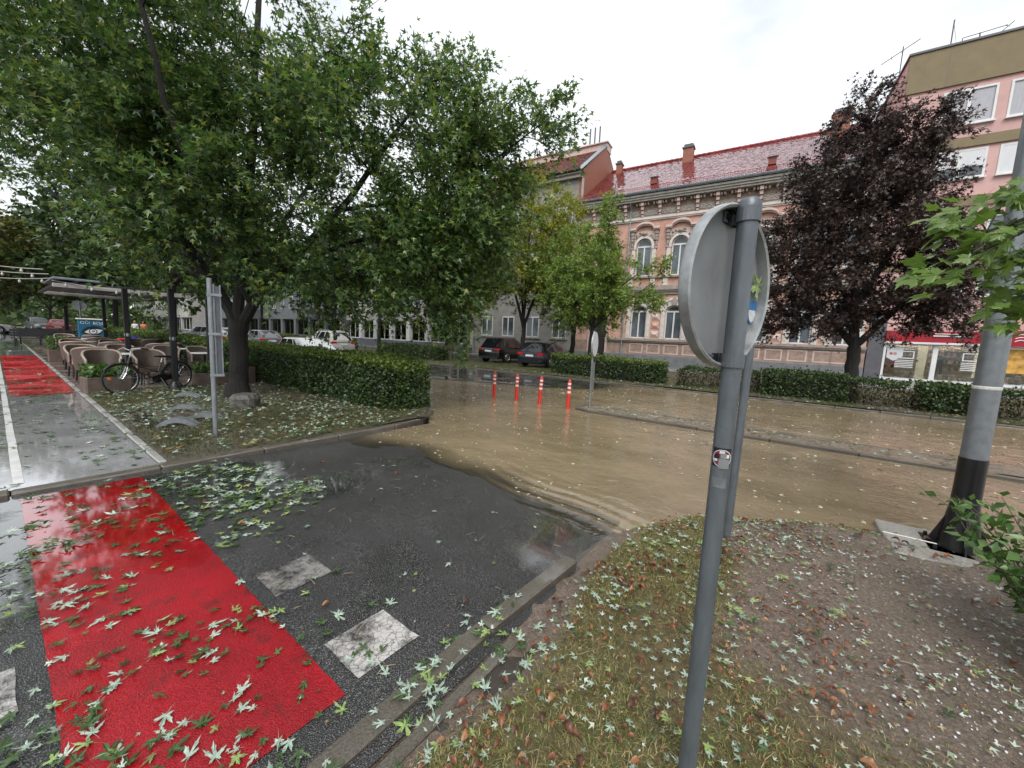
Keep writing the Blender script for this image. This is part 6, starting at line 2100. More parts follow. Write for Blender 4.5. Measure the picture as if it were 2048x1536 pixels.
# ---- cars
def car(name, label, loc, rotz, L, W, H, paintm, style, group=None):
    """local frame: +X forward, origin on the ground under the middle"""
    t = thing(name, label, 'car', loc, rotz, group)
    hl, hw = L/2, W/2
    belt = H*.60
    st = {  # x fraction, underside, shoulder height, half-width factor
        'hatch':  [(-1,.34,.50,.80), (-.985,.24,.57,.90), (-.93,.20,.60,.97), (-.6,.19,.615,1), (0,.19,.60,1), (.45,.19,.585,1), (.62,.19,.56,.99), (.85,.20,.50,.95), (.955,.24,.43,.86), (1,.34,.36,.70)],
        'wagon':  [(-1,.34,.50,.82), (-.985,.24,.58,.92), (-.93,.20,.62,.98), (-.6,.19,.62,1), (0,.19,.60,1), (.40,.19,.585,1), (.56,.19,.565,.99), (.85,.20,.51,.95), (.955,.24,.44,.86), (1,.34,.36,.70)],
        'suv':    [(-1,.36,.50,.84), (-.98,.27,.57,.93), (-.92,.23,.61,.98), (-.6,.22,.62,1), (0,.22,.60,1), (.42,.22,.59,1), (.60,.22,.575,.99), (.86,.23,.53,.95), (.96,.27,.46,.86), (1,.36,.38,.72)]}[style]
    vs, fs = [], []
    for (x, z0, z1, f) in st:
        z0, z1, y = z0*H/1.45*1.0, z1*H, hw*f
        half = [(0,z1+.02), (.55*y,z1+.018), (.86*y,z1-.01), (.97*y,z1-.07), (y,(z0+z1)/2), (.985*y,z0+.09), (.93*y,z0+.02), (.80*y,z0)]
        ring_ = half + [(-a, b_) for a, b_ in half[:0:-1]]
        vs += [(x*hl, a, b_) for a, b_ in ring_]
    n = 15
    for i in range(len(st)-1):
        for k in range(n):
            j = (k+1) % n
            fs.append((i*n+k, (i+1)*n+k, (i+1)*n+j, i*n+j))
    fs.append(tuple(range(n))); fs.append(tuple(range((len(st)-1)*n, len(st)*n))[::-1])
    body = MB().add(vs, fs).build('body', paintm, t, smooth=True)
    # greenhouse hull
    xr, xrt, xft, xf = {'hatch': (-.96,-.66,.02,.48), 'wagon': (-.965,-.80,-.02,.46), 'suv': (-.955,-.72,.02,.50)}[style]
    zb, zt = belt+.0, H
    yb, yt = hw*.90, hw*.70
    lv = []
    levels = [(0, 0), (.45, .42), (.86, .84), (.965, .955), (1.0, 1.0)]
    for kz, kx in levels:
        z = zb + (zt-zb)*kz
        inset = 0 if kz < .95 else (.05 if kz < .99 else .16)
        x0 = (xr + (xrt-xr)*kx)*hl + inset*.6
        x1 = (xf + (xft-xf)*kx)*hl - inset*.9
        y = yb + (yt-yb)*kz - inset*.9
        xm = (x0+x1)/2
        lv.append([(x0, -y*.90, z), (x0-.05, 0, z+(.01 if kz == 1 else 0)), (x0, y*.90, z), (x0+.12*(x1-x0), y, z), (xm, y*1.01, z), (x1-.10*(x1-x0), y, z), (x1, y*.90, z), (x1+.07, 0, z), (x1, -y*.90, z), (x1-.10*(x1-x0), -y, z), (xm, -y*1.01, z), (x0+.12*(x1-x0), -y, z)])
    vs = [p for l_ in lv for p in l_]
    n = 12
    fs = []
    for i in range(len(lv)-1):
        for k in range(n):
            j = (k+1) % n
            fs.append((i*n+k, (i+1)*n+k, (i+1)*n+j, i*n+j))
    fs.append(tuple(range((len(lv)-1)*n, len(lv)*n))[::-1])
    roof = MB().add(vs, fs).build('roof', paintm, t, smooth=True)
    def hull(side, s, k):   # point on the glass house: side wall 'l'/'r', s along x 0..1, k height 0..1
        z = zb + (zt-zb)*k
        x0 = (xr + (xrt-xr)*k)*hl
        x1 = (xf + (xft-xf)*k)*hl
        y = (yb + (yt-yb)*k)
        return Vector((x0 + (x1-x0)*s, y*(1 if side == 'l' else -1)*(.90+.10*min(1, min(s,1-s)/.12)), z))
    cuts = {'hatch': [(.10,.40),(.43,.70),(.72,.93)], 'wagon': [(.06,.30),(.33,.60),(.63,.92)], 'suv': [(.09,.30),(.33,.62),(.65,.93)]}[style]
    for side in 'lr':
        for (a, b_) in cuts:
            o_ = Vector((0, .008 if side == 'l' else -.008, .003))
            pts = []
            for (s_, k_) in ((a,.06),((a+b_)/2,.06),(b_,.06),(b_-.01,.86),((a+b_)/2,.88),(a+.01,.86)):
                pts.append(hull(side, s_, k_) + o_)
            m = MB().add(pts, [(0,1,2,3,4,5) if side == 'r' else (5,4,3,2,1,0)])
            m.build('side_window', 'car_glass', t)
    def endpane(xb, xt_, sgn, nm):
        P = []
        for (yy, k_) in ((-.80,.07),(0,.07),(.80,.07),(.78,.86),(0,.88),(-.78,.86)):
            x = (xb + (xt_-xb)*k_)*hl + sgn*(.012 + (.058 if yy == 0 else .008))
            P.append((x, yy*(yb + (yt-yb)*k_), zb + (zt-zb)*k_))
        MB().add(P, [(0,1,2,3,4,5) if sgn > 0 else (5,4,3,2,1,0)]).build(nm, 'car_glass', t)
    endpane(xr, xrt, -1, 'rear_window'); endpane(xf, xft, 1, 'windscreen')
    # wheels
    rw = .325 if style != 'suv' else .35
    for sx in (-.60, .62):
        for sy in (-1, 1):
            cx, cyy = sx*hl, sy*(hw-.075)
            MB().lathe([(rw*1.16,0), (rw*1.16,.002*1)], 24, (cx, sy*(hw*.985), rw), 'y').build('wheel_arch', 'car_trim', t)
            y0 = sy*(hw-.19)
            w = MB().lathe([(rw*.55,0), (rw-.03,0), (rw,.03*sy), (rw,.19*sy), (rw-.03,.215*sy), (rw*.66,.215*sy)], 28, (cx,y0,rw), 'y').build('wheel', 'tyre', t, smooth=True)
            MB().lathe([(rw*.66,.205*sy), (rw*.66,.208*sy)], 24, (cx,y0,rw), 'y').build('rim_back', 'car_trim', w)
            m = MB()
            for q in range(5):
                a = 2*math.pi*q/5
                ca, sa = math.cos(a), math.sin(a)
                yy = y0 + sy*.218
                m.prism([(.02,-.035),(rw*.64,-.028),(rw*.64,.028),(.02,.035)], (cx,yy,rw), (ca,0,sa), (-sa,0,ca), (0,-sy*.015,0))
            m.torus(rw*.645, .018, (cx,y0+sy*.212,rw), 'y', 28, 6)
            m.build('rim', 'rim_alloy', w)
    # lights, plates, bumpers, mirrors, handles
    zl = H*.545
    for sy in (-1, 1):
        MB().bbox(-hl-.010, -hl+.16, sy*hw*.52, sy*hw*.945, zl-.07, zl+.055, .03).build('tail_lamp', 'tail_red', t)
        MB().bbox(hl-.22, hl-.04, sy*hw*.48, sy*hw*.88, H*.385, H*.45, .03).build('head_lamp', 'lamp_clear', t)
        MB().bbox(xf*hl-.26, xf*hl-.12, sy*hw*.95, sy*hw*1.10, belt+.03, belt+.16, .03).build('mirror', paintm, t)
        for x in (-.18, .22):
            MB().bbox(x*hl, x*hl+.16, sy*hw*.985, sy*(hw*1.0+.018), belt-.15, belt-.125, .005).build('door_handle', 'chrome' if paintm != 'paint_silver' else paintm, t)
    MB().bbox(-hl-.025, -hl+.10, -hw*.82, hw*.82, .26, .40, .03).build('rear_bumper', 'car_trim' if style == 'suv' else paintm, t)
    MB().bbox(-hl-.022, -hl+.0, -.26, .26, H*.43, H*.43+.11, .004).build('number_plate', 'plate_white', t)
    MB().bbox(-hl-.012, -hl+.02, -hw*.5, hw*.5, zl+.0, zl+.022, .004).build('tail_trim', 'chrome', t)
    MB().bbox(hl-.04, hl+.015, -.26, .26, .32, .42, .004).build('number_plate', 'plate_white', t)
    MB().bbox(hl-.10, hl+.005, -hw*.42, hw*.42, H*.37, H*.43, .01).build('grille', 'car_trim', t)
    if style != 'hatch':
        for sy in (-1, 1):
            MB().tube([(xrt*hl+.12, sy*yt*.90, H+.005), (xrt*hl+.3, sy*yt*.92, H+.04), (xft*hl-.3, sy*yt*.92, H+.04), (xft*hl-.1, sy*yt*.90, H+.0)], .015, 6).build('roof_rail', 'chrome', t)
    return t
car('parked_car', 'black estate car with chrome window line parked beside the far hedge', (-12.55, 20.75, .07), R(92), 4.7, 1.82, 1.45, 'paint_navy', 'wagon', 'cars parked across the street')
car('parked_car', 'black people carrier parked left of the black estate car', (-16.3, 21.35, .07), R(93), 4.45, 1.80, 1.62, 'paint_black', 'suv', 'cars parked across the street')
car('parked_car', 'silver grey crossover seen from behind at the far kerb', (-26.9, 14.15, .01), R(180), 4.37, 1.84, 1.64, 'paint_silver', 'suv', 'cars parked across the street')
car('moving_car', 'white hatchback whose roof shows above the long hedge', (-16.6, 8.05, -.13), R(0), 4.0, 1.72, 1.42, 'paint_white', 'hatch')
car('parked_car', 'dark car seen above the hedge left of the black post', (-48.0, 12.6, .05), R(200), 4.4, 1.8, 1.5, 'paint_grey', 'hatch', 'cars further down the street')
car('parked_car', 'silver car behind the hedge left of the grey sign pole', (-36.2, 10.6, .03), R(186), 4.3, 1.8, 1.5, 'paint_silver', 'hatch', 'cars further down the street')
car('parked_car', 'dark car with red tail lamps right of the grey sign pole', (-33.6, 12.4, .03), R(180), 4.3, 1.8, 1.45, 'paint_grey', 'hatch', 'cars further down the street')
car('parked_car', 'grey car far down the street over the benches', (-78.0, 3.6, .05), R(10), 4.3, 1.8, 1.6, 'paint_grey', 'hatch', 'cars further down the street')
car('parked_car', 'dark red car far down the street left of the distant round sign', (-66.0, 4.6, .05), R(170), 4.3, 1.8, 1.5, 'paint_red', 'hatch', 'cars further down the street')
car('parked_car', 'white car at the left edge beyond the double trunk', (-60.0, -.8, .05), R(80), 4.3, 1.8, 1.5, 'paint_white', 'hatch', 'cars further down the street')

# ---- people
def person(name, label, loc, rotz, joints, edges, radii, cloth, skinm, hairm, top, h):
    t = thing(name, label, 'person', loc, rotz)
    me = bpy.data.meshes.new('body')
    me.from_pydata(joints, edges, [])
    me.materials.append(MATS[cloth])
    o = link('body', me, t)
    sk = o.modifiers.new('skin', 'SKIN')
    sd = me.skin_vertices[0].data if me.skin_vertices else None
    if sd is None:
        bpy.context.view_layer.update()
    if me.skin_vertices:
        for i, r_ in enumerate(radii):
            me.skin_vertices[0].data[i].radius = (r_[0], r_[1])
            me.skin_vertices[0].data[i].use_root = (i == 0)
    ss = o.modifiers.new('sub', 'SUBSURF'); ss.levels = 1; ss.render_levels = 2
    hd = MB()
    vs, fs = [], []
    hz = top
    prof = [(.02,-.135), (.045,-.12), (.058,-.07), (.070,-.02), (.076,.03), (.070,.075), (.045,.11), (.012,.122)]
    k = 14
    for r_, z in prof:
        for i in range(k):
            a = 2*math.pi*i/k
            fwd = 1.22 if math.sin(a) < 0 else 1.12
            nose = .018 if (abs(a-1.5*math.pi) < .2 and -.05 < z < .01) else 0
            vs.append((r_*math.cos(a), r_*math.sin(a)*fwd - nose, z))
    for j in range(len(prof)-1):
        for i in range(k):
            i2 = (i+1) % k
            fs.append((j*k+i, j*k+i2, (j+1)*k+i2, (j+1)*k+i))
    hd.add(vs, fs).build('head', skinm, t, hz, smooth=True)
    hr = MB(); vs2 = [(x*1.08, y*1.08+.012, z*1.05+.006) for x, y, z in vs]
    fs2 = [f for f in fs if all(vs2[i][2] > -.09 for i in f) and not all(vs2[i][1] < -.035 and vs2[i][2] < .055 for i in f)]
    hr.add(vs2, fs2).build('hair', hairm, t, hz, smooth=True)
    ey = MB()
    for s_ in (-1, 1):
        ey.lathe([(.009,-.004), (.009,.004)], 8, (s_*.03,-.088,.015), 'y')
    ey.box(-.02,.02,-.082,-.074,-.075,-.068)
    ey.build('face_detail', hairm, t, hz)
    return t
J = [(0,0,.95),(0,0,1.15),(0,0,1.38),(0,0,1.47),(.17,0,1.36),(.21,.02,1.10),(.20,-.08,.88),(-.17,0,1.36),(-.21,.02,1.10),(-.20,-.08,.88),(.09,0,.90),(.10,-.02,.48),(.10,.03,.06),(.10,-.10,.04),(-.09,0,.90),(-.11,.04,.48),(-.11,.10,.08),(-.11,-.03,.04)]
ED = [(0,1),(1,2),(2,3),(2,4),(4,5),(5,6),(2,7),(7,8),(8,9),(0,10),(10,11),(11,12),(12,13),(0,14),(14,15),(15,16),(16,17)]
RD = [(.15,.11),(.13,.10),(.15,.10),(.055,.055),(.06,.06),(.045,.045),(.032,.032),(.06,.06),(.045,.045),(.032,.032),(.085,.085),(.06,.06),(.042,.042),(.04,.035),(.085,.085),(.06,.06),(.042,.042),(.04,.035)]
person('person', 'person in a white top walking beyond the hedge', (-46.6, 7.45, .05), R(60), J, ED, RD, 'cloth_white', 'skin', 'hair_fair', (0,0,1.58), 1.7)
person('person', 'person in an orange top walking beside the one in white', (-46.9, 8.05, .05), R(60), J, ED, RD, 'cloth_orange', 'skin', 'hair_dark', (0,0,1.58), 1.7)
J2 = list(J)
J2[5], J2[6] = (.22,-.18,1.20), (.10,-.42,1.36)
J2[8], J2[9] = (-.20,-.20,1.18), (-.02,-.42,1.34)
cp = math.cos(BROT); sp = math.sin(BROT)
s_, y_ = 13.35, 1.05
person('person', 'dark-clothed person with raised arms standing inside the red shop window', (-7 + s_*cp - y_*sp, 29 + s_*sp + y_*cp, .36), R(15), J2, ED, RD, 'cloth_dark', 'skin', 'hair_dark', (0,-.02,1.58), 1.7)

# ================================================================== near foliage
# maple bough reaching in from the right, its leaves big enough to be told apart
def leaf_variants(n, mat, seed, hi=True, full=False):
    out = []
    for k in range(n):
        V, F = maple_hi(np.random.default_rng(seed+k), hi, full)
        m = MB(); m.add([tuple(p) for p in V], [tuple(f) for f in F])
        out.append(m.mesh('leaf', mat))
    return out
NB = thing('maple_tree', 'light green maple whose leafy bough hangs in front of the lamp post at the right', 'tree', (2.75, 3.55, .05))
B = np.array([2.75, 3.55, .05])
MB().tube([(0,0,0), (-.02,0,1.2), (.0,.02,2.4), (.05,.05,4.4)], [.13,.11,.10,.07], 12).build('trunk', 'bark_grey', NB, smooth=True)
r = np.random.default_rng(81)
bough = [(2.75,3.58,2.45), (2.2,3.50,2.62), (1.6,3.40,2.60), (1.1,3.28,2.46), (.72,3.18,2.30)]
MB().tube([np.array(p)-B for p in bough], [.045,.034,.024,.014,.006], 8).build('limb', 'bark_grey', NB, smooth=True)
subs = [[(1.6,3.40,2.60), (1.25,3.36,2.36), (.98,3.32,2.10), (.88,3.30,1.86)], [(1.3,3.33,2.52), (.95,3.22,2.35), (.66,3.14,2.16)], [(2.0,3.46,2.62), (1.5,3.46,2.30), (1.12,3.42,2.02)], [(1.9,3.45,2.62), (1.5,3.25,2.75), (1.1,3.2,2.66)]]
sm = MB()
for s_ in subs:
    sm.tube([np.array(p)-B for p in s_], list(np.linspace(.014,.003,len(s_))), 5)
o = sm.build('branch', 'bark_grey', NB); o['kind'] = 'stuff'
lv = leaf_variants(7, 'leaf_near', 300, True, True)
lines = [bough[1:]] + subs
def hang_leaf(p):
    q = link('leaf', lv[r.integers(7)], NB, tuple(p-B))
    nrm = norm(np.array([-.20,-.55,.75]) + r.normal(0,.42,3))
    td = norm(np.array([-.7,-.25,-.55]) + r.normal(0,.45,3))
    td = norm(td - nrm*td.dot(nrm)); x = np.cross(td, nrm)
    s_ = r.uniform(.060,.098)
    q.matrix_local = Matrix(((x[0]*s_,td[0]*s_,nrm[0]*s_,p[0]-B[0]), (x[1]*s_,td[1]*s_,nrm[1]*s_,p[1]-B[1]), (x[2]*s_,td[2]*s_,nrm[2]*s_,p[2]-B[2]), (0,0,0,1)))
for li, ln in enumerate(lines):
    ln = np.array(ln)
    for k in range(14):
        t = r.random()**.7*(len(ln)-1)
        i = min(int(t), len(ln)-2)
        hang_leaf(ln[i] + (ln[i+1]-ln[i])*(t-i) + r.normal(0, .05, 3) + np.array([0,0,-.03]))
sprays = [(.60,3.14,2.16), (.56,3.14,2.30), (.66,3.18,2.38), (.78,3.22,2.46), (.72,3.20,2.24), (.82,3.26,2.32), (.92,3.30,2.40), (.90,3.30,2.18), (.84,3.30,2.04), (.95,3.36,1.98), (.90,3.34,1.86), (1.02,3.38,2.10), (1.05,3.36,2.28), (.52,3.10,2.10), (.98,3.34,2.52)]
tw = MB()
for c in sprays:
    near = min((np.array(p) for ln in lines for p in ln), key=lambda p: np.linalg.norm(p-np.array(c)))
    tw.tube([tuple(near-B), tuple((near+np.array(c))/2 - B + np.array([0,0,.02])), tuple(np.array(c)-B)], [.004,.003,.002], 4)
    for k in range(14):
        hang_leaf(np.array(c) + r.normal(0, .055, 3))
o = tw.build('twig', 'bark_grey', NB); o['kind'] = 'stuff'
# crown above the frame
n = 2600
d = rand_dirs(n, r) * (r.random((n,1))**.33)
p = np.array([3.0,3.8,4.6]) + d*np.array([1.7,1.7,1.6])
o = leaf_object('crown', p-B, norm(rand_dirs(n, r)+np.array([0,0,-.5])), norm(rand_dirs(n, r)*.6+np.array([0,0,1])), r.uniform(.10,.15,n), T_MAPLE, 'leaf_near', NB); o['kind'] = 'stuff'

# bush at the lower right
BS = thing('leafy_bush', 'glossy green bush at the lower right, over hailstones', 'bush', (1.42, 3.12, .05))
B = np.array([1.42, 3.12, .05])
T, F = T_OVAL
om = []
for k in range(5):
    rr = np.random.default_rng(400+k)
    V = T.copy(); V[:,2] *= rr.uniform(.3,2.2); V[:,0] *= rr.uniform(.9,1.3)
    m = MB(); m.add([tuple(q) for q in V], [tuple(f) for f in F]); om.append(m.mesh('leaf', 'leaf_bush'))
r = np.random.default_rng(82)
stems = MB()
P, TI, NO, SZ = [], [], [], []
for k in range(175):
    a = r.uniform(0, 2*math.pi)
    out = np.array([math.cos(a), math.sin(a), 0])
    L = r.uniform(.45, 1.0)
    lean = r.uniform(.25, .75)
    p0 = out*r.uniform(0,.12)
    pts = [p0]
    for j in range(1, 6):
        t = j/5
        pts.append(p0 + out*L*lean*t + np.array([0,0,L*(t - .30*lean*t*t)]) + r.normal(0,.02,3))
    stems.tube([tuple(q) for q in pts], [.006,.005,.004,.003,.0025,.0015], 4, False)
    for j in range(30):
        t = r.uniform(.12,1)*5
        i = min(int(t), 4)
        q = pts[i] + (pts[i+1]-pts[i])*(t-i)
        dr = norm(pts[i+1]-pts[i] + r.normal(0,.8,3) + np.array([0,0,-.15]))
        P.append(q + r.normal(0,.012,3)); TI.append(dr); NO.append(norm(np.array([0,0,1.]) + r.normal(0,.5,3))); SZ.append(r.uniform(.05,.088))
o = stems.build('stem', 'twig_wood', BS); o['kind'] = 'stuff'
P, TI, NO, SZ = np.array(P), np.array(TI), np.array(NO), np.array(SZ)
cam_p = np.array([0,0,1.62]) - B
dist = np.linalg.norm(P - cam_p, axis=1)
order = np.argsort(dist)
big = order[:260]
rest_i = order[260:]
for i in big:
    t = TI[i]; n_ = norm(NO[i] - t*NO[i].dot(t)); x = np.cross(t, n_); s_ = SZ[i]
    q = link('leaf', om[i % 5], BS)
    q.matrix_local = Matrix(((x[0]*s_,t[0]*s_,n_[0]*s_,P[i][0]), (x[1]*s_,t[1]*s_,n_[1]*s_,P[i][1]), (x[2]*s_,t[2]*s_,n_[2]*s_,P[i][2]), (0,0,0,1)))
o = leaf_object('foliage', P[rest_i], TI[rest_i], NO[rest_i], SZ[rest_i], T_OVAL, 'leaf_bush', BS); o['kind'] = 'stuff'

# ================================================================== grass
def blades(name, label, U, W, zf, hmin, hmax, wid, mat, seed, lean=.6):
    r = np.random.default_rng(seed)
    n = len(U)
    z = zf(U, W)
    base = np.stack([U, W, z-.004], -1)
    a = r.uniform(0, 2*math.pi, n)
    h = r.uniform(hmin, hmax, n)
    side = np.stack([np.cos(a), np.sin(a), np.zeros(n)], -1)*(wid*r.uniform(.6,1.2,n))[:,None]
    b2 = a + r.uniform(1.0,2.1,n)
    ln = np.stack([np.cos(b2), np.sin(b2), np.zeros(n)], -1)*(h*lean*r.random(n)*1.6)[:,None]
    up = np.zeros((n,3)); up[:,2] = h
    V = np.stack([base-side, base+side, base+side*.7+ln*.35+up*.6, base-side*.7+ln*.35+up*.6, base+ln+up*(1-.35*np.linalg.norm(ln,axis=1)/h)[:,None]], 1)
    F = np.array([(0,1,2),(0,2,3),(3,2,4)])[None] + (np.arange(n)*5)[:,None,None]
    o = link(name, np_mesh(name, V.reshape(-1,3), F.reshape(-1,3), mat))
    return tag(o, label, 'grass', kind='stuff')
r = np.random.default_rng(90)
n = 300000
U = r.uniform(-1.0, 2.2, n); W = r.uniform(.25, 5.3, n)
d = np.interp(U, BU, BV) - W
s_ = soil_mask(U, W)
rimg = np.exp(-((d-.10)/.12)**2)
pr = (1-s_)*1.0 + .9*rimg + .03
pr = pr * np.clip(.62 + .9*fbm(U, W, 91, 4, 4.0), .06, 1)
k = (r.random(n) < pr) & (d > .02)
blades('grass', 'short dry and green grass on the near lawn', U[k], W[k], lawn_near_z, .007, .032, .0021, 'grass_blade', 92, 1.6)
n = 90000
U = r.uniform(-12.6, -5.6, n); W = r.uniform(1.12, 5.6, n)
k = (r.random(n) < np.clip(.35 + .5*fbm(U, W, 93, 3, 1.5), .05, .9)*np.where(U > -8, 1, .7)) & left_keep(U, W)
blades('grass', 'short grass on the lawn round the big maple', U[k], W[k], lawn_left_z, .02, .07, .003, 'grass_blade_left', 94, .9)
n = 30000
U = r.uniform(-26, 9, n); W = r.uniform(15.3, 20.5, n)
k = r.random(n) < np.clip(.4 + .6*fbm(U, W, 95, 3, .8), .03, .9)
blades('grass', 'grass strip across the street between kerb and hedges', U[k], W[k], lawn_far_z, .04, .12, .007, 'grass_blade_left', 96, .7)

# ================================================================== fallen leaves, hail, floating litter
r = np.random.default_rng(120)
def near_ground(u, v):
    u, v = np.asarray(u, float), np.asarray(v, float)
    z = np.where(u < -5.46, PZ+.004, np.where(u < -1.27, road_z(u, v)+.009, np.where(u < -1.14, .082, np.maximum(lawn_near_z(u, v), np.where(u < -.72, .026, -1))+.012)))
    return z
ST = []      # (u, v, size, kind, surface)
def scatter(n, u0, u1, v0, v1, kinds, surf, size=(.055,.085), clumps=0, cs=.08, ok=None, stretch=1.0):
    out = 0
    cc = [(r.uniform(u0,u1), r.uniform(v0,v1)) for _ in range(max(1, clumps))]
    while out < n:
        c = cc[r.integers(len(cc))]
        if clumps and r.random() < .8:
            u, v = c[0] + r.normal(0,cs), c[1] + r.normal(0,cs)*stretch
        else:
            u, v = r.uniform(u0,u1), r.uniform(v0,v1)
        out += 1
        yaw_ = (hash((round(c[0],3), round(c[1],3))) % 628)/100.0 + r.normal(0,.7) if clumps else r.uniform(0, 6.28)
        if not (u0-.1 < u < u1+.1 and v0-.1 < v < v1+.1): continue
        if ok and not ok(u, v): continue
        ST.append((u, v, r.uniform(*size), kinds[r.integers(len(kinds))], surf, yaw_))
PALE, GRN, LGT, BRN = 'fallen_pale', 'fallen_green', 'fallen_light', 'fallen_brown'
mixk = [PALE,PALE,GRN,GRN,GRN,GRN,LGT]
scatter(170, -2.3, -1.35, -.1, .85, mixk, 'red', (.026,.070), 14, .060, None, 1.3)
scatter(150, -3.5, -2.3, -.35, .85, mixk, 'red', (.026,.070), 11, .075, None, 1.6)
scatter(150, -5.2, -3.4, -.5, .9, [PALE,GRN,GRN,GRN], 'red', (.045,.075), 18, .12, None, 1.6)
scatter(60, -3.6, -1.6, -.6, -.05, mixk, 'road', (.050,.080), 10, .1)
pile = lambda u, v: ((u+4.25)/1.25)**2 + ((v-1.32)/.62)**2 < 1 + .5*math.sin(u*7+v*5)
scatter(620, -5.35, -3.0, .75, 2.05, [PALE,PALE,GRN,GRN,GRN,LGT], 'road', (.045,.075), 40, .13, pile)
scatter(46, -4.6, -1.4, .95, 3.0, [PALE,PALE,LGT,LGT,BRN], 'road', (.022,.045))
scatter(14, -2.6, -1.35, .9, 1.3, [PALE,GRN,LGT], 'road', (.05,.075), 4, .06)
scatter(95, -1.3, -.85, .55, 2.0, [PALE,PALE,PALE,GRN,LGT], 'kerb strip', (.032,.072), 9, .08)
scatter(150, -1.06, -.62, .8, 2.9, [BRN,BRN,BRN,PALE], 'kerb strip', (.016,.034), 16, .07)
inlawn = lambda u, v: (np.interp(u, BU, BV) - v) > .06 and u > -1.0
scatter(520, -.95, .4, .7, 4.2, [PALE,PALE,PALE,GRN,LGT,LGT], 'lawn', (.018,.052), 50, .10, inlawn)
scatter(420, -.95, .35, .7, 4.2, [BRN], 'lawn', (.010,.030), 45, .09, inlawn)
scatter(420, -.4, 2.2, 1.6, 5.0, [PALE,PALE,LGT,BRN,GRN], 'soil', (.014,.046), 60, .12, inlawn)
scatter(160, -.9, 1.4, 3.6, 5.1, [PALE,PALE,LGT,BRN], 'soil', (.025,.050), 40, .10, lambda u, v: .04 < np.interp(u, BU, BV) - v < .9)
scatter(560, -16, -5.55, -.6, 1.0, [GRN,GRN,GRN,PALE], 'path', (.045,.075), 120, .13, None, .8)
scatter(260, -40, -16, -.6, 1.0, [GRN,GRN,PALE], 'path', (.06,.10), 60, .2)
A_ = np.array([(s[0], s[1]) for s in ST])
Z_ = near_ground(A_[:,0], A_[:,1])
dist = np.linalg.norm(np.concatenate([A_, Z_[:,None]], 1) - np.array([0,0,1.62]), axis=1)
score = np.array([s[2] for s in ST]) / dist
vis = []
cm = np.array([[*_rt], [*_up], [*_fw]])
for k, (u, v) in enumerate(A_):
    q = cm @ (np.array([u, v, Z_[k]]) - np.array([0,0,1.62]))
    x, y = 1024 + FPX*q[0]/q[2], 768 - FPX*q[1]/q[2]
    vis.append(q[2] > 0 and -20 < x < 2068 and 0 < y < 1556)
score = np.where(vis, score, 0)
top300 = set(np.argsort(-score)[:300].tolist())
LV = {m_: leaf_variants(12, m_, 500+17*i) for i, m_ in enumerate((PALE, GRN, LGT))}
def curled(seed):
    rr = np.random.default_rng(seed)
    V = []
    n_ = 7
    for i in range(n_):
        t = i/(n_-1)
        w = .30*math.sin(math.pi*(.08+.9*t))**.8
        cv = rr.uniform(.5,1.1)
        ztip = .22*math.sin(math.pi*t*1.1) + rr.uniform(-.03,.03)
        V += [(-w, t-.5, ztip+w*cv), (0, t-.5, ztip-.02), (w, t-.5, ztip+w*rr.uniform(.3,1.0))]
    F = []
    for i in range(n_-1):
        a = i*3
        F += [(a,a+1,a+4),(a,a+4,a+3),(a+1,a+2,a+5),(a+1,a+5,a+4)]
    V = np.array(V)*1.5
    V[:,2] -= V[:,2].min()
    return V, np.array(F)
LVB = []
for k in range(6):
    V, F = curled(700+k); m = MB(); m.add([tuple(p) for p in V], [tuple(f) for f in F]); LVB.append(m.mesh('leaf', BRN))
LV[BRN] = LVB
CN = {PALE: 'pale silvery', GRN: 'dark green', LGT: 'light green', BRN: 'curled brown'}
SN = {'red': 'on the red crossing', 'road': 'on the wet asphalt', 'kerb strip': 'along the near kerb', 'lawn': 'on the near grass', 'soil': 'on the bare soil', 'path': 'on the cycle path'}
rest_a = {PALE: [], GRN: [], LGT: [], BRN: []}
for k, (u, v, s_, m_, sf, yaw) in enumerate(ST):
    tl, td = r.normal(0,.11), r.normal(0,.11)
    z = float(Z_[k]) + r.uniform(0,.012) + (.012 if sf in ('lawn',) else 0)
    if k in top300:
        o = link('fallen_leaf', LV[m_][r.integers(len(LV[m_]))], None, (u, v, z))
        o.rotation_euler = (tl, td, yaw)
        o.scale = (s_*r.uniform(.75,1.05), s_*r.uniform(.85,1.15), s_)
        tag(o, '%s fallen leaf lying %s' % (CN[m_], SN[sf]), 'leaf', '%s fallen leaves %s' % (CN[m_], SN[sf]))
    else:
        rest_a[m_].append((u, v, z, s_, yaw, tl, td))
root_l = None
for m_, L_ in rest_a.items():
    L_ = np.array(L_)
    n_ = len(L_)
    tips = np.stack([np.cos(L_[:,4]), np.sin(L_[:,4]), L_[:,5]], -1)
    nor = norm(np.stack([L_[:,5], L_[:,6], np.ones(n_)], -1))
    # several leaf forms so that the litter does not repeat
    Vs, Fs, off = [], [], 0
    for q in range(9):
        ii = np.arange(n_) % 9 == q
        tm = curled(720+q) if m_ == BRN else maple_hi(np.random.default_rng(740+q), True)
        V, F = leaves_arrays(L_[ii,:3], tips[ii], nor[ii], L_[ii,3], tm)
        Vs.append(V); Fs.append(F+off); off += len(V)
    o = link('fallen_leaves', np_mesh('fallen_leaves', np.concatenate(Vs), np.concatenate(Fs), m_))
    tag(o, '%s leaf litter strewn over road, path and lawn' % CN[m_], 'leaves', kind='stuff')
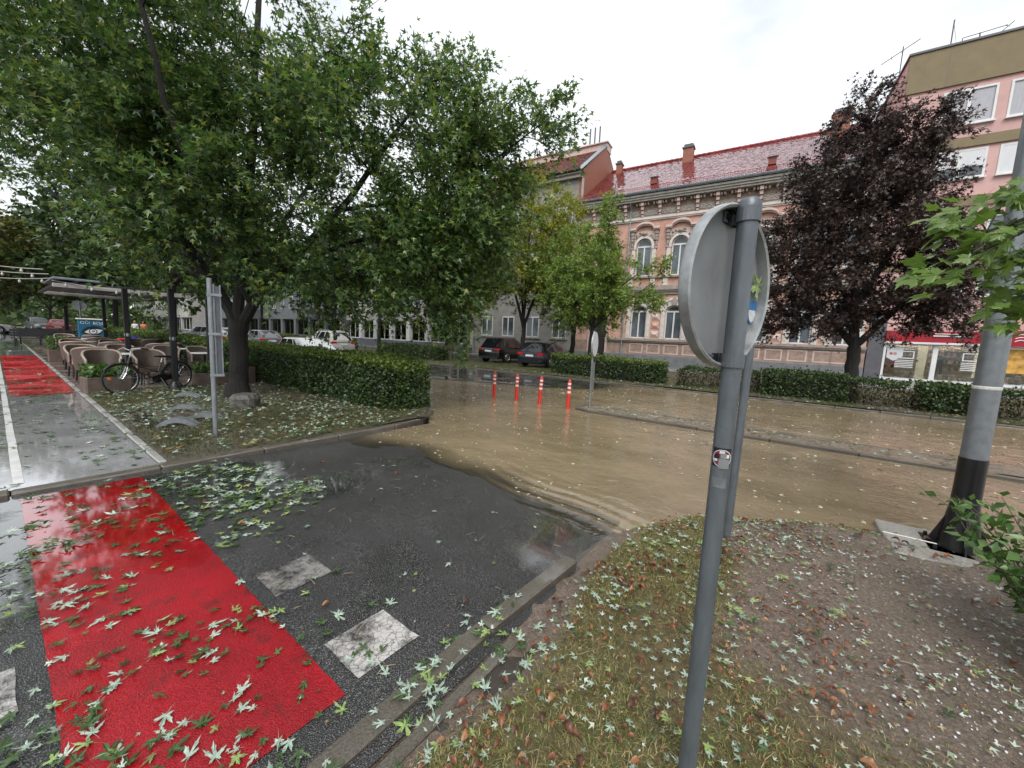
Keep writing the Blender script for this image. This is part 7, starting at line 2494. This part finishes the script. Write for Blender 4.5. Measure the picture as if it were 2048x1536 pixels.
# litter on the far lawn, path edge and across the street
def litter(name, label, U, W, zf, size, mat, lift=.015):
    n_ = len(U)
    p = np.stack([U, W, zf(U, W) + lift + .02*r.random(n_)], -1)
    a = r.uniform(0, 2*math.pi, n_)
    o = leaf_object(name, p, np.stack([np.cos(a), np.sin(a), r.normal(0,.2,n_)], -1), norm(np.stack([r.normal(0,.25,n_), r.normal(0,.25,n_), np.ones(n_)], -1)), r.uniform(*size, n_), T_MAPLE, mat)
    return tag(o, label, 'leaves', kind='stuff')
n = 7500
U = r.uniform(-12.3, -5.55, n); W = r.uniform(1.1, 5.0, n)
k = left_keep(U, W) & (r.random(n) < np.clip(.55 + .6*fbm(U, W, 121, 3, 1.6), .1, 1))
litter('leaf_litter', 'pale wind-torn leaves over the lawn round the maple', U[k], W[k], lawn_left_z, (.035,.10), 'fallen_mix', .035)
n = 8500
U = r.uniform(-1.0, 2.3, n); W = r.uniform(.6, 5.0, n)
k = ((np.interp(U, BU, BV) - W) > .05) & (r.random(n) < np.clip(.45 + .8*fbm(U, W, 141, 4, 2.6), .05, 1))
litter('leaf_litter', 'shredded leaf scraps strewn over the near grass and soil', U[k], W[k], lawn_near_z, (.010,.038), 'fallen_shred', .008)
n = 2600
U = r.uniform(-1.0, 1.4, n); W = r.uniform(.6, 4.6, n)
k = ((np.interp(U, BU, BV) - W) > .05) & (r.random(n) < np.clip(.4 + .9*fbm(U, W, 142, 4, 2.0), .03, 1)*np.where(U < .3, 1, .3))
litter('leaf_litter', 'brown leaf scraps strewn over the near grass', U[k], W[k], lawn_near_z, (.014,.038), BRN, .010)
n = 900
U = r.uniform(-5.3, -1.3, n); W = -.6 + 3.6*r.random(n)
k = r.random(n) < np.clip(.35 + .9*fbm(U, W, 143, 4, 1.6), .03, 1)
litter('leaf_litter', 'small leaf scraps and seeds on the side road', U[k], W[k], road_z, (.008,.024), 'fallen_mix', .006)
n = 900
U = r.uniform(-20, 8, n); W = r.uniform(15.2, 16.2, n)
litter('leaf_litter', 'leaves washed along the far kerb', U, W, lawn_far_z, (.06,.12), 'fallen_mix')
n = 700
U = np.abs(r.normal(0,4,n)) - 4.1; W = r.uniform(8.35, 8.97, n)
litter('leaf_litter', 'leaves and twigs lying on the traffic island', U, W, isl_z, (.03,.08), 'fallen_mix')
n = 2600
U = r.uniform(-9, 4.5, n); W = 3.2 + 11.5*r.random(n)**1.5
k = (np.asarray(water_depth(U, W)) > .01) & ~((W > 8.1) & (W < 9.2) & (U > -4.5)) & water_keep(U, W) & (r.random(n) < np.clip(.5 + .7*fbm(U, W, 131, 3, .9), .08, 1))
U, W = U[k], W[k]
n_ = len(U)
a = r.uniform(0, 2*math.pi, n_)
o = leaf_object('floating_leaves', np.stack([U, W, water_z(U, W)+.006], -1), np.stack([np.cos(a), np.sin(a), 0*a], -1), norm(np.stack([r.normal(0,.15,n_), r.normal(0,.15,n_), np.ones(n_)], -1)), r.uniform(.022,.062,n_)*(1+.5*(W > 7)), T_MAPLE, 'floating_bits')
tag(o, 'small torn leaves floating on the brown flood water', 'leaves', kind='stuff')
# hailstones
n = 5200
U = r.uniform(-.9, 2.4, n); W = r.uniform(1.0, 4.8, n)
dd = np.exp(-(((U-.95)/.38)**2 + ((W-2.55)/.5)**2))*1.0 + .085 + .35*np.exp(-(((U-.15)/.25)**2 + ((W-2.75)/.18)**2)) + .25*np.exp(-(((U+.3)/.3)**2 + ((W-3.7)/.3)**2))
k = (r.random(n) < dd) & ((np.interp(U, BU, BV) - W) > .1)
U, W = U[k], W[k]
n_ = len(U)
ico = np.array([(0,0,1),(.894,0,.447),(.276,.851,.447),(-.724,.526,.447),(-.724,-.526,.447),(.276,-.851,.447),(.724,.526,-.447),(-.276,.851,-.447),(-.894,0,-.447),(-.276,-.851,-.447),(.724,-.526,-.447),(0,0,-1)])
icf = np.array([(0,1,2),(0,2,3),(0,3,4),(0,4,5),(0,5,1),(1,6,2),(2,7,3),(3,8,4),(4,9,5),(5,10,1),(2,6,7),(3,7,8),(4,8,9),(5,9,10),(1,10,6),(6,11,7),(7,11,8),(8,11,9),(9,11,10),(10,11,6)])
sz = .0025 + .0060*r.random(n_)**1.6
c = np.stack([U, W, lawn_near_z(U, W)+sz*.6+.003], -1)
V = c[:,None,:] + sz[:,None,None]*ico[None]*r.uniform(.7,1.2,(n_,1,3))
F = icf[None] + (np.arange(n_)*12)[:,None,None]
o = link('hailstones', np_mesh('hailstones', V.reshape(-1,3), F.reshape(-1,3), 'hail', True))
tag(o, 'white hailstones scattered over the soil and grass', 'hail', kind='stuff')
# crumbs of earth and small stones on the bare soil
n = 16000
U = r.uniform(-1.0, 2.3, n); W = r.uniform(.6, 5.0, n)
k = (r.random(n) < soil_mask(U, W)*.9) & ((np.interp(U, BU, BV) - W) > .05)
U, W = U[k], W[k]
n_ = len(U)
sz = .002 + .007*r.random(n_)**3
c = np.stack([U, W, lawn_near_z(U, W)+sz*.2], -1)
octa = np.array([(1,0,0),(0,1,0),(-1,0,0),(0,-1,0),(0,0,1)], float)
V = c[:,None,:] + sz[:,None,None]*octa[None]*r.uniform(.6,1.5,(n_,1,3))*np.array([1,1,.6])
F = np.array([(0,1,4),(1,2,4),(2,3,4),(3,0,4)])[None] + (np.arange(n_)*5)[:,None,None]
o = link('soil_crumbs', np_mesh('soil_crumbs', V.reshape(-1,3), F.reshape(-1,3), 'crumb'))
tag(o, 'crumbs of wet earth and grit on the bare soil', 'soil', kind='stuff')
# twigs and straw on the ground
m = MB()
for k in range(150):
    u, v = r.uniform(-5, 2.2), r.uniform(.6, 4.4)
    if u < -1.3 and v > 3.0: continue
    z = float(near_ground(u, v)) + .006
    a, L = r.uniform(0, math.pi), r.uniform(.03,.12)
    m.tube([(u,v,z), (u+L*.5*math.cos(a)+r.normal(0,.008), v+L*.5*math.sin(a), z+.004), (u+L*math.cos(a), v+L*math.sin(a), z)], [.0018,.0016,.001], 4, False)
o = m.build('twigs', 'fallen_twig')
tag(o, 'thin broken twigs and stalks lying on the ground', 'twigs', kind='stuff')
